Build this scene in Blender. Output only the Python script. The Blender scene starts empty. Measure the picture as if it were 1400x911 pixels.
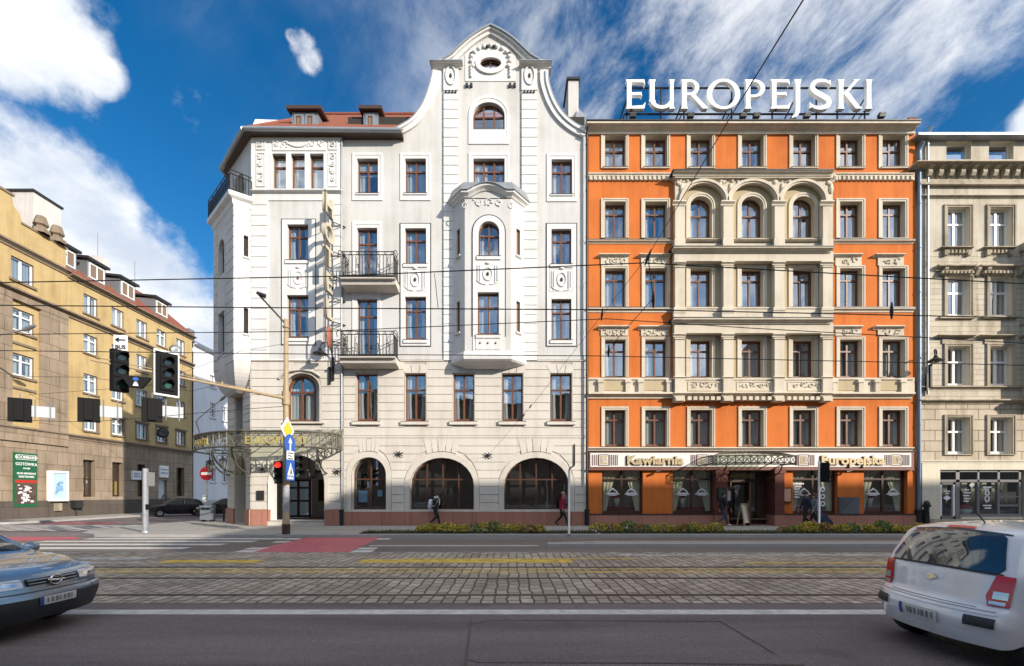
import bpy, math, random
from mathutils import Vector, Matrix
from mathutils.geometry import delaunay_2d_cdt
R = random.Random(11)
SC = bpy.context.scene
COL = SC.collection
PI = math.pi
# ---- measures: facade plane 24.5 m from the eye, eye 1.65 m above the pavement, road 0.12 m lower
D, H, F = 24.5, 1.65, 632.0
S = F / D
def fx(p): return (p - 700) / S
def fz(p): return H - (p - 676) / S
def at(px, py, Y): return Vector(((px - 700) * Y / F, Y, H - (py - 676) * Y / F))
def lerp(a, b, t): return a + (b - a) * t

# ---------------------------------------------------------------- materials
MATS = {}
def nd(nt, t, **kw):
    n = nt.nodes.new(t)
    for k, v in kw.items():
        if k in n.inputs.keys(): n.inputs[k].default_value = v
        else: setattr(n, k, v)
    return n
def base_mat(name):
    m = bpy.data.materials.new(name); m.use_nodes = True
    nt = m.node_tree
    b = nt.nodes['Principled BSDF']
    MATS[name] = m
    return m, nt, b, nt.links.new
def c4(c): return (c[0], c[1], c[2], 1)
def plain(name, col, rough=.6, metal=0, spec=.5, var=0, scale=6, bump=0, coat=0):
    m, nt, b, L = base_mat(name)
    b.inputs['Base Color'].default_value = c4(col); b.inputs['Roughness'].default_value = rough
    b.inputs['Metallic'].default_value = metal; b.inputs['Specular IOR Level'].default_value = spec
    b.inputs['Coat Weight'].default_value = coat
    if var or bump:
        tc = nd(nt, 'ShaderNodeTexCoord'); nz = nd(nt, 'ShaderNodeTexNoise', Scale=scale, Detail=6)
        L(tc.outputs['Object'], nz.inputs['Vector'])
        if var:
            mx = nd(nt, 'ShaderNodeMix', data_type='RGBA')
            mx.inputs[6].default_value = c4([x * (1 - var) for x in col]); mx.inputs[7].default_value = c4([min(1, x * (1 + var)) for x in col])
            L(nz.outputs['Fac'], mx.inputs[0]); L(mx.outputs[2], b.inputs['Base Color'])
        if bump:
            bp = nd(nt, 'ShaderNodeBump', Strength=bump, Distance=.02)
            L(nz.outputs['Fac'], bp.inputs['Height']); L(bp.outputs['Normal'], b.inputs['Normal'])
    return m
def plaster(name, col, dirt=(.5, .47, .42), amt=.35, fine=.07, bump=.15, brick=None, ang=0, rough=.88):
    """weathered render: large blotches, run-down streaks, fine grain; optional ashlar joints brick=(w,h,mortar,depth)"""
    m, nt, b, L = base_mat(name)
    b.inputs['Roughness'].default_value = rough; b.inputs['Specular IOR Level'].default_value = .25
    g = nd(nt, 'ShaderNodeNewGeometry')
    n1 = nd(nt, 'ShaderNodeTexNoise', Scale=.55, Detail=8, Roughness=.62); L(g.outputs['Position'], n1.inputs['Vector'])
    mp = nd(nt, 'ShaderNodeMapping'); mp.inputs['Scale'].default_value = (2.6, 2.6, .22); L(g.outputs['Position'], mp.inputs['Vector'])
    n2 = nd(nt, 'ShaderNodeTexNoise', Scale=1.0, Detail=5, Roughness=.6); L(mp.outputs[0], n2.inputs['Vector'])
    n3 = nd(nt, 'ShaderNodeTexNoise', Scale=26, Detail=4); L(g.outputs['Position'], n3.inputs['Vector'])
    mul = nd(nt, 'ShaderNodeMath', operation='MULTIPLY'); L(n1.outputs['Fac'], mul.inputs[0]); L(n2.outputs['Fac'], mul.inputs[1])
    mr = nd(nt, 'ShaderNodeMapRange'); mr.inputs[1].default_value = .2; mr.inputs[2].default_value = .42; mr.inputs[3].default_value = 0; mr.inputs[4].default_value = amt
    L(mul.outputs[0], mr.inputs[0])
    mx = nd(nt, 'ShaderNodeMix', data_type='RGBA'); mx.inputs[6].default_value = c4(col)
    mx.inputs[7].default_value = c4([col[i] * dirt[i] * 1.2 for i in range(3)]); L(mr.outputs[0], mx.inputs[0])
    hs = nd(nt, 'ShaderNodeHueSaturation'); L(mx.outputs[2], hs.inputs['Color'])
    mv = nd(nt, 'ShaderNodeMapRange'); mv.inputs[1].default_value = .3; mv.inputs[2].default_value = .7; mv.inputs[3].default_value = 1 - fine; mv.inputs[4].default_value = 1 + fine
    L(n3.outputs['Fac'], mv.inputs[0]); L(mv.outputs[0], hs.inputs['Value'])
    out = hs.outputs['Color']; hgt = n3.outputs['Fac']
    if brick:
        bw, bh, mo, dv = brick
        rt = nd(nt, 'ShaderNodeVectorRotate', rotation_type='Z_AXIS'); rt.inputs['Angle'].default_value = -ang
        L(g.outputs['Position'], rt.inputs['Vector'])
        sp = nd(nt, 'ShaderNodeSeparateXYZ'); cb = nd(nt, 'ShaderNodeCombineXYZ')
        L(rt.outputs[0], sp.inputs[0]); L(sp.outputs[0], cb.inputs[0]); L(sp.outputs[2], cb.inputs[1])
        bt = nd(nt, 'ShaderNodeTexBrick', Scale=1.0); bt.inputs['Brick Width'].default_value = bw; bt.inputs['Row Height'].default_value = bh
        bt.inputs['Mortar Size'].default_value = mo; bt.inputs['Color1'].default_value = (1 - dv, 1 - dv, 1 - dv, 1); bt.inputs['Color2'].default_value = (1, 1, 1, 1)
        bt.inputs['Mortar'].default_value = (.45, .42, .38, 1); L(cb.outputs[0], bt.inputs['Vector'])
        mm = nd(nt, 'ShaderNodeMix', data_type='RGBA', blend_type='MULTIPLY'); mm.inputs[0].default_value = 1
        L(out, mm.inputs[6]); L(bt.outputs['Color'], mm.inputs[7]); out = mm.outputs[2]
    L(out, b.inputs['Base Color'])
    bp = nd(nt, 'ShaderNodeBump', Strength=bump, Distance=.02); L(hgt, bp.inputs['Height']); L(bp.outputs['Normal'], b.inputs['Normal'])
    return m
def glass(name, refl=.3, tint=(.8, .85, .85)):
    m, nt, b, L = base_mat(name)
    nt.nodes.remove(b)
    out = [n for n in nt.nodes if n.type == 'OUTPUT_MATERIAL'][0]
    tr = nd(nt, 'ShaderNodeBsdfTransparent'); tr.inputs[0].default_value = c4(tint)
    gl = nd(nt, 'ShaderNodeBsdfGlossy'); gl.inputs['Roughness'].default_value = .015; gl.inputs[0].default_value = (.97, .98, 1, 1)
    g = nd(nt, 'ShaderNodeNewGeometry'); nz = nd(nt, 'ShaderNodeTexNoise', Scale=1.1, Detail=2); L(g.outputs['Position'], nz.inputs['Vector'])
    bp = nd(nt, 'ShaderNodeBump', Strength=.09, Distance=.05); L(nz.outputs['Fac'], bp.inputs['Height']); L(bp.outputs[0], gl.inputs['Normal'])
    lw = nd(nt, 'ShaderNodeLayerWeight', Blend=.5); pw = nd(nt, 'ShaderNodeMath', operation='POWER'); pw.inputs[1].default_value = 4; L(lw.outputs['Facing'], pw.inputs[0])
    mr = nd(nt, 'ShaderNodeMapRange'); mr.inputs[3].default_value = refl; mr.inputs[4].default_value = 1; L(pw.outputs[0], mr.inputs[0])
    mx = nd(nt, 'ShaderNodeMixShader'); L(mr.outputs[0], mx.inputs[0]); L(tr.outputs[0], mx.inputs[1]); L(gl.outputs[0], mx.inputs[2])
    L(mx.outputs[0], out.inputs['Surface'])
    return m
def emit_plain(name, col, e):
    m = plain(name, col, .4); b = m.node_tree.nodes['Principled BSDF']
    b.inputs['Emission Color'].default_value = c4(col); b.inputs['Emission Strength'].default_value = e
    return m

# ---------------------------------------------------------------- mesh builder
def pip(p, poly):
    x, y = p; c = False; n = len(poly); j = n - 1
    for i in range(n):
        a, b = poly[i], poly[j]
        if (a[1] > y) != (b[1] > y) and x < (b[0] - a[0]) * (y - a[1]) / (b[1] - a[1]) + a[0]: c = not c
        j = i
    return c
def tess(outer, holes=(), extra=()):
    co, ed = [], []
    for lp in [outer, *holes]:
        n = len(co); k = len(lp); co += [Vector((p[0], p[1])) for p in lp]
        ed += [(n + i, n + (i + 1) % k) for i in range(k)]
    co += [Vector(p) for p in extra]
    v, e, f, *_ = delaunay_2d_cdt(co, ed, [], 0, 1e-5)
    out = []
    for t in f:
        c = sum((v[i] for i in t), Vector((0, 0))) / len(t)
        if pip(c, outer) and not any(pip(c, h) for h in holes): out.append(tuple(t))
    return [(p.x, p.y) for p in v], out
def rect(x0, x1, z0, z1): return [(x0, z0), (x1, z0), (x1, z1), (x0, z1)]
def archp(x0, x1, z0, z1, rise, n=14):
    """opening with a half-ellipse head of the given rise"""
    c, a, zs = (x0 + x1) / 2, (x1 - x0) / 2, z1 - rise
    return [(x0, z0), (x1, z0)] + [(c + a * math.cos(PI * i / n), zs + rise * math.sin(PI * i / n)) for i in range(n + 1)]
def ell(cx, cz, rx, rz, n=24): return [(cx + rx * math.cos(2 * PI * i / n), cz + rz * math.sin(2 * PI * i / n)) for i in range(n)]
def smooth_line(pts, k=5):
    out = []
    for i in range(len(pts) - 1):
        p0, p1, p2, p3 = pts[max(i - 1, 0)], pts[i], pts[i + 1], pts[min(i + 2, len(pts) - 1)]
        for j in range(k):
            t = j / k
            out.append(tuple(.5 * (2 * p1[d] + (p2[d] - p0[d]) * t + (2 * p0[d] - 5 * p1[d] + 4 * p2[d] - p3[d]) * t * t + (3 * p1[d] - p0[d] - 3 * p2[d] + p3[d]) * t ** 3) for d in range(len(p1))))
    out.append(tuple(pts[-1])); return out
def offset_line(pts, d):
    out = []
    for i, p in enumerate(pts):
        a, b = pts[max(i - 1, 0)], pts[min(i + 1, len(pts) - 1)]
        tx, tz = b[0] - a[0], b[1] - a[1]; l = math.hypot(tx, tz) or 1
        out.append((p[0] - tz / l * d, p[1] + tx / l * d))
    return out
def tmat(origin, ang): return Matrix.Translation(origin) @ Matrix.Rotation(ang, 4, 'Z')

class MB:
    def __init__(s, T=None, cal=False): s.v = []; s.f = []; s.m = []; s.sm = []; s.T = T; s.cal = cal      # cal: sizes were measured on the wall plane, the piece stands proud of it
    def k(s, y): return (D + y) / D if s.cal and y < 0 else 1
    def add(s, vs, fs, m=0, sm=False):
        n = len(s.v); T = s.T
        s.v += [T @ Vector(v) for v in vs] if T else [Vector(v) for v in vs]
        for f in fs: s.f.append([n + i for i in f]); s.m.append(m); s.sm.append(sm)
    def box(s, x0, x1, y0, y1, z0, z1, m=0):
        k = s.k(y0)
        if k != 1: x0, x1, z0, z1 = x0 * k, x1 * k, H + (z0 - H) * k, H + (z1 - H) * k
        s.add([(x0, y0, z0), (x1, y0, z0), (x1, y1, z0), (x0, y1, z0), (x0, y0, z1), (x1, y0, z1), (x1, y1, z1), (x0, y1, z1)],
              [(0, 3, 2, 1), (4, 5, 6, 7), (0, 1, 5, 4), (1, 2, 6, 5), (2, 3, 7, 6), (3, 0, 4, 7)], m)
    def sheet(s, outer, y, m=0, holes=()):
        v, t = tess(outer, holes); s.add([(p[0], y, p[1]) for p in v], t, m)
    def rim(s, lp, y0, y1, m=0, sm=False):
        k = len(lp); s.add([(p[0], y0, p[1]) for p in lp] + [(p[0], y1, p[1]) for p in lp], [(i, (i + 1) % k, k + (i + 1) % k, k + i) for i in range(k)], m, sm)
    def prism(s, outer, y0, y1, m=0, holes=(), back=False):
        k = s.k(y0)
        if k != 1: q = lambda l: [(p[0] * k, H + (p[1] - H) * k) for p in l]; outer = q(outer); holes = [q(h) for h in holes]
        s.sheet(outer, y0, m, holes); s.rim(outer, y0, y1, m)
        for h in holes: s.rim(h, y0, y1, m)
        if back: s.sheet(outer, y1, m, holes)
    def extr(s, prof, x0, x1, m=0):
        """profile in (y,z) swept along x"""
        k = len(prof)
        s.add([(x0, p[0], p[1]) for p in prof] + [(x1, p[0], p[1]) for p in prof],
              [(i, (i + 1) % k, k + (i + 1) % k, k + i) for i in range(k)] + [tuple(range(k)), tuple(range(2 * k - 1, k - 1, -1))], m)
    def cornice(s, x0, x1, z0, z1, out, m=0, y=0, back=.0):
        """moulded cornice: stepped and sloping profile, widest near the top"""
        k, kb = s.k(y - out), s.k(y - out * .3); x0, x1 = x0 * k, x1 * k; z0 = H + (z0 - H) * kb; z1 = max(z0 + .1, H + (z1 - H) * k)
        h = z1 - z0
        s.extr([(y + back, z0), (y - out * .25, z0), (y - out * .3, z0 + h * .3), (y - out * .65, z0 + h * .5), (y - out * .7, z0 + h * .62), (y - out, z0 + h * .66), (y - out, z0 + h * .9), (y - out * .9, z1), (y + back, z1)], x0, x1, m)
    def tube(s, pts, r, n=8, m=0, caps=True, closed=False, sm=True):
        pts = [Vector(p) for p in pts]; k = len(pts); rs = r if isinstance(r, (list, tuple)) else [r] * k
        vs = []
        up0 = None
        for i, p in enumerate(pts):
            a = pts[(i - 1) % k] if closed else pts[max(i - 1, 0)]; b = pts[(i + 1) % k] if closed else pts[min(i + 1, k - 1)]
            t = (b - a).normalized() if (b - a).length > 1e-9 else Vector((0, 0, 1))
            if up0 is None: up0 = t.orthogonal().normalized()
            u = (up0 - t * up0.dot(t)); u = u.normalized() if u.length > 1e-6 else t.orthogonal().normalized(); up0 = u
            w = t.cross(u)
            for j in range(n):
                an = 2 * PI * j / n + PI / n
                vs.append(p + (u * math.cos(an) + w * math.sin(an)) * rs[i])
        fs = []
        for i in range(k if closed else k - 1):
            i2 = (i + 1) % k
            fs += [(i * n + j, i * n + (j + 1) % n, i2 * n + (j + 1) % n, i2 * n + j) for j in range(n)]
        s.add(vs, fs, m, sm)
        if caps and not closed: s.add(vs[:n] + vs[-n:], [tuple(range(n - 1, -1, -1)), tuple(range(n, 2 * n))], m)
    def bar(s, a, b, w, m=0): s.tube([a, b], w * .7071, 4, m, True, False, False)
    def lathe(s, prof, c=(0, 0, 0), n=16, m=0, sm=True):
        k = len(prof)
        vs = [(c[0] + p[0] * math.cos(2 * PI * j / n), c[1] + p[0] * math.sin(2 * PI * j / n), c[2] + p[1]) for p in prof for j in range(n)]
        s.add(vs, [(i * n + j, i * n + (j + 1) % n, (i + 1) * n + (j + 1) % n, (i + 1) * n + j) for i in range(k - 1) for j in range(n)], m, sm)
    def blob(s, c, rx, ry, rz, m=0, n=8):
        prof = [(math.sin(PI * i / (n // 2 + 1)), -math.cos(PI * i / (n // 2 + 1))) for i in range(n // 2 + 2)]
        vs = [(c[0] + p[0] * rx * math.cos(2 * PI * j / n), c[1] + p[0] * ry * math.sin(2 * PI * j / n), c[2] + p[1] * rz) for p in prof for j in range(n)]
        s.add(vs, [(i * n + j, i * n + (j + 1) % n, (i + 1) * n + (j + 1) % n, (i + 1) * n + j) for i in range(len(prof) - 1) for j in range(n)], m, True)
    def mesh(s, name, mats):
        me = bpy.data.meshes.new(name); me.from_pydata([tuple(v) for v in s.v], [], s.f)
        for m in (mats if isinstance(mats, (list, tuple)) else [mats]): me.materials.append(MATS[m] if isinstance(m, str) else m)
        me.polygons.foreach_set('material_index', s.m); me.polygons.foreach_set('use_smooth', s.sm)
        me.update(); return me
    def build(s, name, mats, parent=None, **kw):
        return link(name, s.mesh(name, mats), parent, **kw)
def link(name, me, parent=None, loc=None, ang=0, local=False):
    """one object; a child built in world coordinates keeps them unless local"""
    o = bpy.data.objects.new(name, me); COL.objects.link(o)
    if parent is not None:
        o.parent = parent
        if not local and parent.type == 'EMPTY': o.matrix_parent_inverse = Matrix.Translation(-parent.location)
    if loc is not None: o.location = loc
    if ang: o.rotation_euler.z = ang
    return o
def tag(o, label=None, cat=None, group=None, kind=None):
    if label: o['label'] = label
    if cat: o['category'] = cat
    if group: o['group'] = group
    if kind: o['kind'] = kind
    return o
def thing(name, label, cat, loc=(0, 0, 0), group=None):
    o = bpy.data.objects.new(name, None); COL.objects.link(o); o.location = loc; o.empty_display_size = .3
    return tag(o, label, cat, group)
def copy_tree(o, parent=None):
    c = o.copy(); COL.objects.link(c); c.parent = parent
    if parent is not None: c.matrix_parent_inverse = o.matrix_parent_inverse
    for ch in o.children: copy_tree(ch, c)
    return c
def struct(name, mb, mats): return tag(mb.build(name, mats), kind='structure')
def text_mesh(body, size, ext=.01, bold=0, align='CENTER', spacing=1.0):
    cu = bpy.data.curves.new('lettering', 'FONT'); cu.body = body; cu.size = size; cu.extrude = ext; cu.offset = bold
    cu.align_x = align; cu.space_character = spacing; cu.resolution_u = 3
    o = bpy.data.objects.new('lettering', cu); COL.objects.link(o)
    bpy.context.view_layer.update()
    me = bpy.data.meshes.new_from_object(o.evaluated_get(bpy.context.evaluated_depsgraph_get()))
    bpy.data.objects.remove(o); bpy.data.curves.remove(cu)
    me.transform(Matrix.Rotation(PI / 2, 4, 'X')); return me
def text(name, body, size, mat, loc, parent=None, ang=0, ext=.01, bold=0, align='CENTER', spacing=1.0, squash=None):
    me = text_mesh(body, size, ext, bold, align, spacing)
    if squash: me.transform(Matrix.Diagonal((squash[0], 1, squash[1], 1)))
    me.materials.clear(); me.materials.append(MATS[mat])
    return link(name, me, parent, loc, ang)

# ---------------------------------------------------------------- shared materials
plaster('white_render', (.57, .56, .54), amt=.45)
plaster('white_trim', (.675, .67, .655), amt=.34)
plaster('cream_render', (.565, .525, .465), amt=.42)
plaster('cream_block', (.60, .56, .50), amt=.42)
plaster('orange_render', (.585, .165, .037), dirt=(.48, .42, .38), amt=.6, fine=.07)
plaster('stone_trim', (.60, .535, .43), amt=.55)
plaster('tan_render', (.46, .375, .24), amt=.3)
plaster('red_granite', (.40, .19, .14), amt=.3, fine=.2, brick=(1.25, 2.4, .012, .12), rough=.5)
plaster('grey_render', (.53, .475, .385), dirt=(.42, .39, .34), amt=.75, fine=.1, bump=.3)
plaster('grey_ashlar', (.56, .48, .365), dirt=(.4, .37, .33), amt=.65, fine=.1, bump=.3, brick=(1.15, .56, .028, .14))
plaster('grey_trim', (.42, .36, .27), dirt=(.3, .28, .25), amt=.8, fine=.12)
plaster('shop_stone', (.66, .60, .48), dirt=(.5, .47, .42), amt=.4)
plaster('yellow_render', (.50, .375, .185), dirt=(.5, .44, .4), amt=.65, fine=.08, bump=.25)
plaster('yellow_stone', (.36, .285, .21), dirt=(.35, .33, .3), amt=.7, fine=.12, brick=(1.5, .95, .02, .22), ang=PI / 2)
plaster('yellow_trim', (.24, .19, .14), dirt=(.4, .38, .35), amt=.6)
plaster('dark_plinth', (.12, .10, .085), amt=.5, brick=(2.0, .8, .012, .2), ang=PI / 2)
plaster('pale_render', (.66, .69, .74), amt=.25)
plaster('opposite_render', (.26, .21, .16), amt=.4)
plain('wood_brown', (.14, .056, .030), .45, var=.25, scale=9)
plain('wood_arch', (.075, .034, .022), .4)
plain('wood_dark', (.055, .028, .018), .4)
plain('white_frame', (.78, .78, .77), .4)
plain('grey_frame', (.20, .19, .19), .4)
plain('dark_metal', (.035, .035, .035), .45, .3)
plain('black_iron', (.018, .018, .018), .5, .3)
plain('zinc', (.30, .32, .34), .45, .6, var=.2)
plain('blue_pipe', (.16, .22, .30), .45, .3)
plain('galvanised', (.42, .43, .44), .4, .6, var=.15, scale=14)
plain('curtain_sheer', (.62, .63, .64), .9, var=.05)
plain('curtain_cream', (.74, .68, .48), .9, var=.08)
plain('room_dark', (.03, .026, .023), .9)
plain('room_mid', (.2, .15, .11), .9)
plain('black', (.012, .012, .012), .5)
plain('white_paint', (.8, .8, .8), .4)
plain('dull_red', (.4, .03, .03), .5)
glass('pane_glass', .33)
glass('shop_glass', .21)
glass('canopy_glass', .16, (.75, .80, .68))
# ---------------------------------------------------------------- windows
CACHE = {}
def shape(w, h, rise, ins=0, z0=0):
    a = w / 2 - ins
    return archp(-a, a, z0 + ins, h - ins, max(.02, rise - ins * .6)) if rise else rect(-a, a, z0 + ins, h - ins)
def headz(x, w, h, rise):
    return h - rise + rise * math.sqrt(max(0, 1 - (x / (w / 2)) ** 2)) if rise else h
def win(root, T, ang, x0, x1, z0, z1, rise=0, fm='wood_brown', nx=2, tr=.68, depth=.2, cur=None, sur=None, sill=None, glassm='pane_glass', y=0, bw=.075, name='window', split=None):
    w, h = round(x1 - x0, 2), round(z1 - z0, 2); xc = (x0 + x1) / 2
    key = ('f', w, h, rise, fm, nx, tr, bw, str(split))
    if key not in CACHE:
        mb = MB(); o = shape(w, h, rise); mb.prism(o, 0, .08, 0, [shape(w, h, rise, bw)])
        cols = split if split else [i / nx for i in range(1, nx)]
        for c in cols:
            x = -w / 2 + c * w; mb.box(x - bw * .62, x + bw * .62, -.012, .07, bw * .5, headz(x, w, h, rise) - bw * .4)
        if tr:
            z = h * tr; mb.box(-w / 2 + bw * .5, w / 2 - bw * .5, -.02, .06, z - bw * .55, z + bw * .55)
            if bw > .07 and not split:      # sash stiles of the lower lights
                edges = [-w / 2 + bw] + [-w / 2 + c * w for c in cols] + [w / 2 - bw]
                for a, b in zip(edges[:-1], edges[1:]): mb.box(a + .03, b - .03, .004, .05, bw, bw + .07)
        CACHE[key] = mb.mesh(name, fm)
    f = link(name, CACHE[key], root, T @ Vector((xc, y + depth, z0)), ang)
    key = ('p', w, h, rise, glassm)
    if key not in CACHE:
        mb = MB(); mb.sheet(shape(w, h, rise, .03), .04); CACHE[key] = mb.mesh('pane', glassm)
    p = link('pane', CACHE[key], f, local=True); p.rotation_euler = (R.uniform(-.012, .012), 0, R.uniform(-.012, .012))
    if cur is None: cur = R.choice(['drape', 'drape', 'sheer', 'half', 'wide', 'wide', 'blind'])
    if cur != 'none':
        key = ('c', w, h, cur)
        if key not in CACHE:
            mb = MB(); zt = h - rise * .9 - .02
            def cloth(a, b, am=.025, pinch=0, ph=0):
                n, k = max(6, int((b - a) / .035)), 5; vs = []
                for j in range(k + 1):
                    t = j / k; z = lerp(.04, zt, t); sq = 1 - pinch * math.sin(PI * min(1, t * 1.15)) * .5
                    for i in range(n + 1):
                        q = i / n; xx = lerp(a, b, q) if not pinch else (a + (b - a) * q * sq if ph == 0 else b - (b - a) * (1 - q) * sq)
                        vs.append((xx, .15 + am * math.sin(q * n * 1.15 + ph), z))
                mb.add(vs, [(j * (n + 1) + i, j * (n + 1) + i + 1, (j + 1) * (n + 1) + i + 1, (j + 1) * (n + 1) + i) for j in range(k) for i in range(n)], 0, True)
            W2 = w / 2 - .05
            if cur == 'drape': cloth(-W2, -W2 + w * .27, pinch=.5); cloth(W2 - w * .27, W2, pinch=.5, ph=1)
            elif cur == 'sheer': cloth(-W2, W2, .015)
            elif cur == 'half': cloth(-W2, -W2 + w * .42); cloth(W2 - w * .15, W2, ph=1)
            elif cur == 'blind': mb.box(-W2, W2, .11, .115, h * .58, zt); cloth(-W2, -W2 + w * .3)
            elif cur == 'wide': cloth(-W2, -W2 + w * .38); cloth(W2 - w * .38, W2, ph=1)
            CACHE[key] = mb.mesh('curtain', 'curtain_sheer')
        link('curtain', CACHE[key], f, local=True)
    if sur:
        ml, mr, mt, mbm, pr, sm = sur
        key = ('s', w, h, rise, sur, depth)
        if key not in CACHE:
            mb = MB(); inn = shape(w, h, rise)
            def outl(k, top=True):
                a0, a1 = -w / 2 - ml * k, w / 2 + mr * k
                return archp(a0, a1, -mbm * k, h + mt * k, rise + mt * k) if rise else rect(a0, a1, -mbm * k, h + mt * k)
            mid = outl(.55)
            if mbm == 0: mid = [(p[0], 0 if p[1] < .001 else p[1]) for p in mid]; inn = [(p[0], .001 if p[1] < .001 else p[1]) for p in inn]; mid = [(p[0], .0005) if p[1] < .001 else p for p in mid]
            mb.prism(outl(1), -depth - pr, -depth + .02, 0, [mid]); mb.prism(mid, -depth - pr * .55, -depth + .02, 0, [inn])
            CACHE[key] = mb.mesh('surround', sm)
        link('surround', CACHE[key], f, local=True)
    if sill:
        ov, sh, pr, sm = sill
        key = ('l', w, depth, sill)
        if key not in CACHE:
            mb = MB(); mb.extr([(-depth - pr, -sh), (-depth + .05, -sh), (.05, .0), (-depth - pr, -.025)], -w / 2 - ov, w / 2 + ov)
            mb.box(-w / 2 - ov - .01, w / 2 + ov + .01, -depth - pr - .015, -depth - pr + .05, -.035, -.012, 1)
            CACHE[key] = mb.mesh('sill', [sm, 'wood_dark'])
        link('sill', CACHE[key], f, local=True)
    return f
def chord(poly, z):
    xs = []
    n = len(poly)
    for i in range(n):
        a, b = poly[i], poly[(i + 1) % n]
        if (a[1] > z) != (b[1] > z): xs.append(a[0] + (b[0] - a[0]) * (z - a[1]) / (b[1] - a[1]))
    return (min(xs), max(xs)) if len(xs) >= 2 else None
def courses(mb, x0, x1, z0, z1, hgt, holes, y0, y1, m=0, gap=.035, clear=.0):
    """banded rustication: raised courses stopping short of the openings"""
    n = max(1, round((z1 - z0) / hgt)); st = (z1 - z0) / n
    for i in range(n):
        a, b = z0 + i * st + gap / 2, z0 + (i + 1) * st - gap / 2
        bl = []
        for h in holes:
            ca, cb = chord(h, a), chord(h, b); cm = chord(h, (a + b) / 2)
            if ca or cb or cm:
                ca = ca or cb or cm; cb = cb or cm or ca
                bl.append((ca[0] - clear, ca[1] + clear, cb[0] - clear, cb[1] + clear))
        bl.sort(); la = lb = x0
        for q in bl + [(x1, x1, x1, x1)]:
            ra, rb = min(q[0], x1), min(q[2], x1)
            if ra - la > .06 and rb - lb > .06: mb.prism([(la, a), (ra, a), (rb, b), (lb, b)], y0, y1, m)
            la, lb = max(la, q[1]), max(lb, q[3])
def scroll(mb, x, z, w, h, y, m=0, seed=0, thick=.035):
    """stucco relief of leafy scrolls and berries, filling a w x h field"""
    r = random.Random(seed); n = max(1, round(w / (h * 1.1)))
    for i in range(n):
        cx = x - w / 2 + (i + .5) * w / n; s = 1 if i % 2 else -1
        pts = []
        for k in range(15):
            t = k / 14; rad = h * .42 * (1 - t * .75); a = s * (t * 5.2) + .4
            pts.append((cx + rad * math.cos(a) * .95, y, z + rad * math.sin(a)))
        mb.tube(pts, [thick * (1 - .5 * k / 14) for k in range(15)], 6, m)
        for k in range(4): mb.blob((cx + r.uniform(-.45, .45) * w / n, y, z + r.uniform(-.4, .4) * h), h * .11, .05, h * .08, m, 6)
def cartouche(mb, x, z, w, h, y, m=0, dark=1):
    """oval boss in a carved field, as on the white house"""
    mb.tube([(x + w * .2 * math.cos(a * PI / 8), y, z + h * .3 * math.sin(a * PI / 8)) for a in range(16)], .03, 6, m, closed=True)
    mb.blob((x, y, z), w * .06, .05, h * .09, dark, 8)
    for s in (-1, 1):
        mb.box(x + s * w * .34 - .02, x + s * w * .34 + .02, y - .03, y + .03, z - h * .42, z + h * .42, m)
        mb.box(x + s * w * .44 - .02, x + s * w * .44 + .02, y - .03, y + .03, z - h * .3, z + h * .42, m)
        mb.tube([(x + s * w * .48 * math.cos(t), y, z - h * .25 - h * .24 * math.sin(t)) for t in [k * PI / 16 for k in range(8)]], .028, 5, m)
    mb.blob((x, y - .01, z + h * .5), w * .12, .06, h * .06, m, 6)

# ---------------------------------------------------------------- the white hotel
T0 = tmat((0, D, 0), 0)
hotel = thing('white_hotel', 'tall white corner hotel with a curved gable, corner oriel and arched ground floor windows', 'building', (fx(600), D, 0))
Z = fz; X = fx
zg = 0.0                        # pavement level
mats = ['white_render', 'cream_render', 'white_trim', 'red_granite', 'room_dark', 'cream_block']
EL, ER = X(345), X(803)
leftc = smooth_line([(X(541), Z(175)), (X(561), Z(163)), (X(572), Z(150.5)), (X(581), Z(134.6)), (X(588.5), Z(112)), (X(592), Z(95))], 5)
rightc = smooth_line([(X(749), Z(95)), (X(750), Z(112)), (X(757.5), Z(134.6)), (X(769), Z(153.7)), (X(785), Z(168)), (X(803), Z(178))], 5)
crown = smooth_line([(X(605), Z(80.5)), (X(617), Z(73.5)), (X(626), Z(64.6)), (X(642), Z(50.5)), (X(658), Z(40)), (X(670.7), Z(33.5))], 4)[:-1] + \
    smooth_line([(X(670.7), Z(33.5)), (X(684), Z(40)), (X(700), Z(50.5)), (X(715.4), Z(64.6)), (X(725), Z(73.5)), (X(737), Z(80.5))], 4)
up = [(X(467), Z(494.6)), (ER, Z(494.6))] + rightc[::-1] + [(X(752), Z(92)), (X(752), Z(82))] + crown[::-1] + [(X(589), Z(82)), (X(589), Z(92))] + leftc[::-1] + [(X(541), Z(186)), (X(467), Z(186))]
# openings: (x0,x1,ytop,ybot,rise)
rows = []
DEP = .2                        # set-back of the window frames: openings are widened so that the frame shows its measured size
def opening(a, b, t, u, rise=0, d=None):
    q = 1 + (DEP if d is None else d) / D; a, b = X(a), X(b)
    return (a * q if a < 0 else a, b * q if b > 0 else b, Z(u), H + (Z(t) - H) * q, rise / S)
def oppoly(o): return archp(o[0], o[1], o[2], o[3], o[4]) if o[4] else rect(*o[:4])
top5 = [opening(490, 517, 221, 264.5), opening(555, 582.5, 221, 264.5), opening(647.5, 690, 221, 265), opening(754, 781.5, 222, 266)]
gwin = opening(647, 690, 144.5, 177.6, 18)
doors = [opening(490, 516, 315, 379), opening(490, 516, 411, 486)]
mid4 = [opening(555, 582.5, 315, 361), opening(754, 780.5, 316, 361.5)]
mid3 = [opening(555, 582.5, 408, 464.5), opening(754, 780.5, 411, 465)]
oval = ell(X(670.7), Z(86), .56, .29)
wall = MB(T0)
holes_up = [oppoly(o) for o in top5 + [gwin] + doors + mid4 + mid3]
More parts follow.
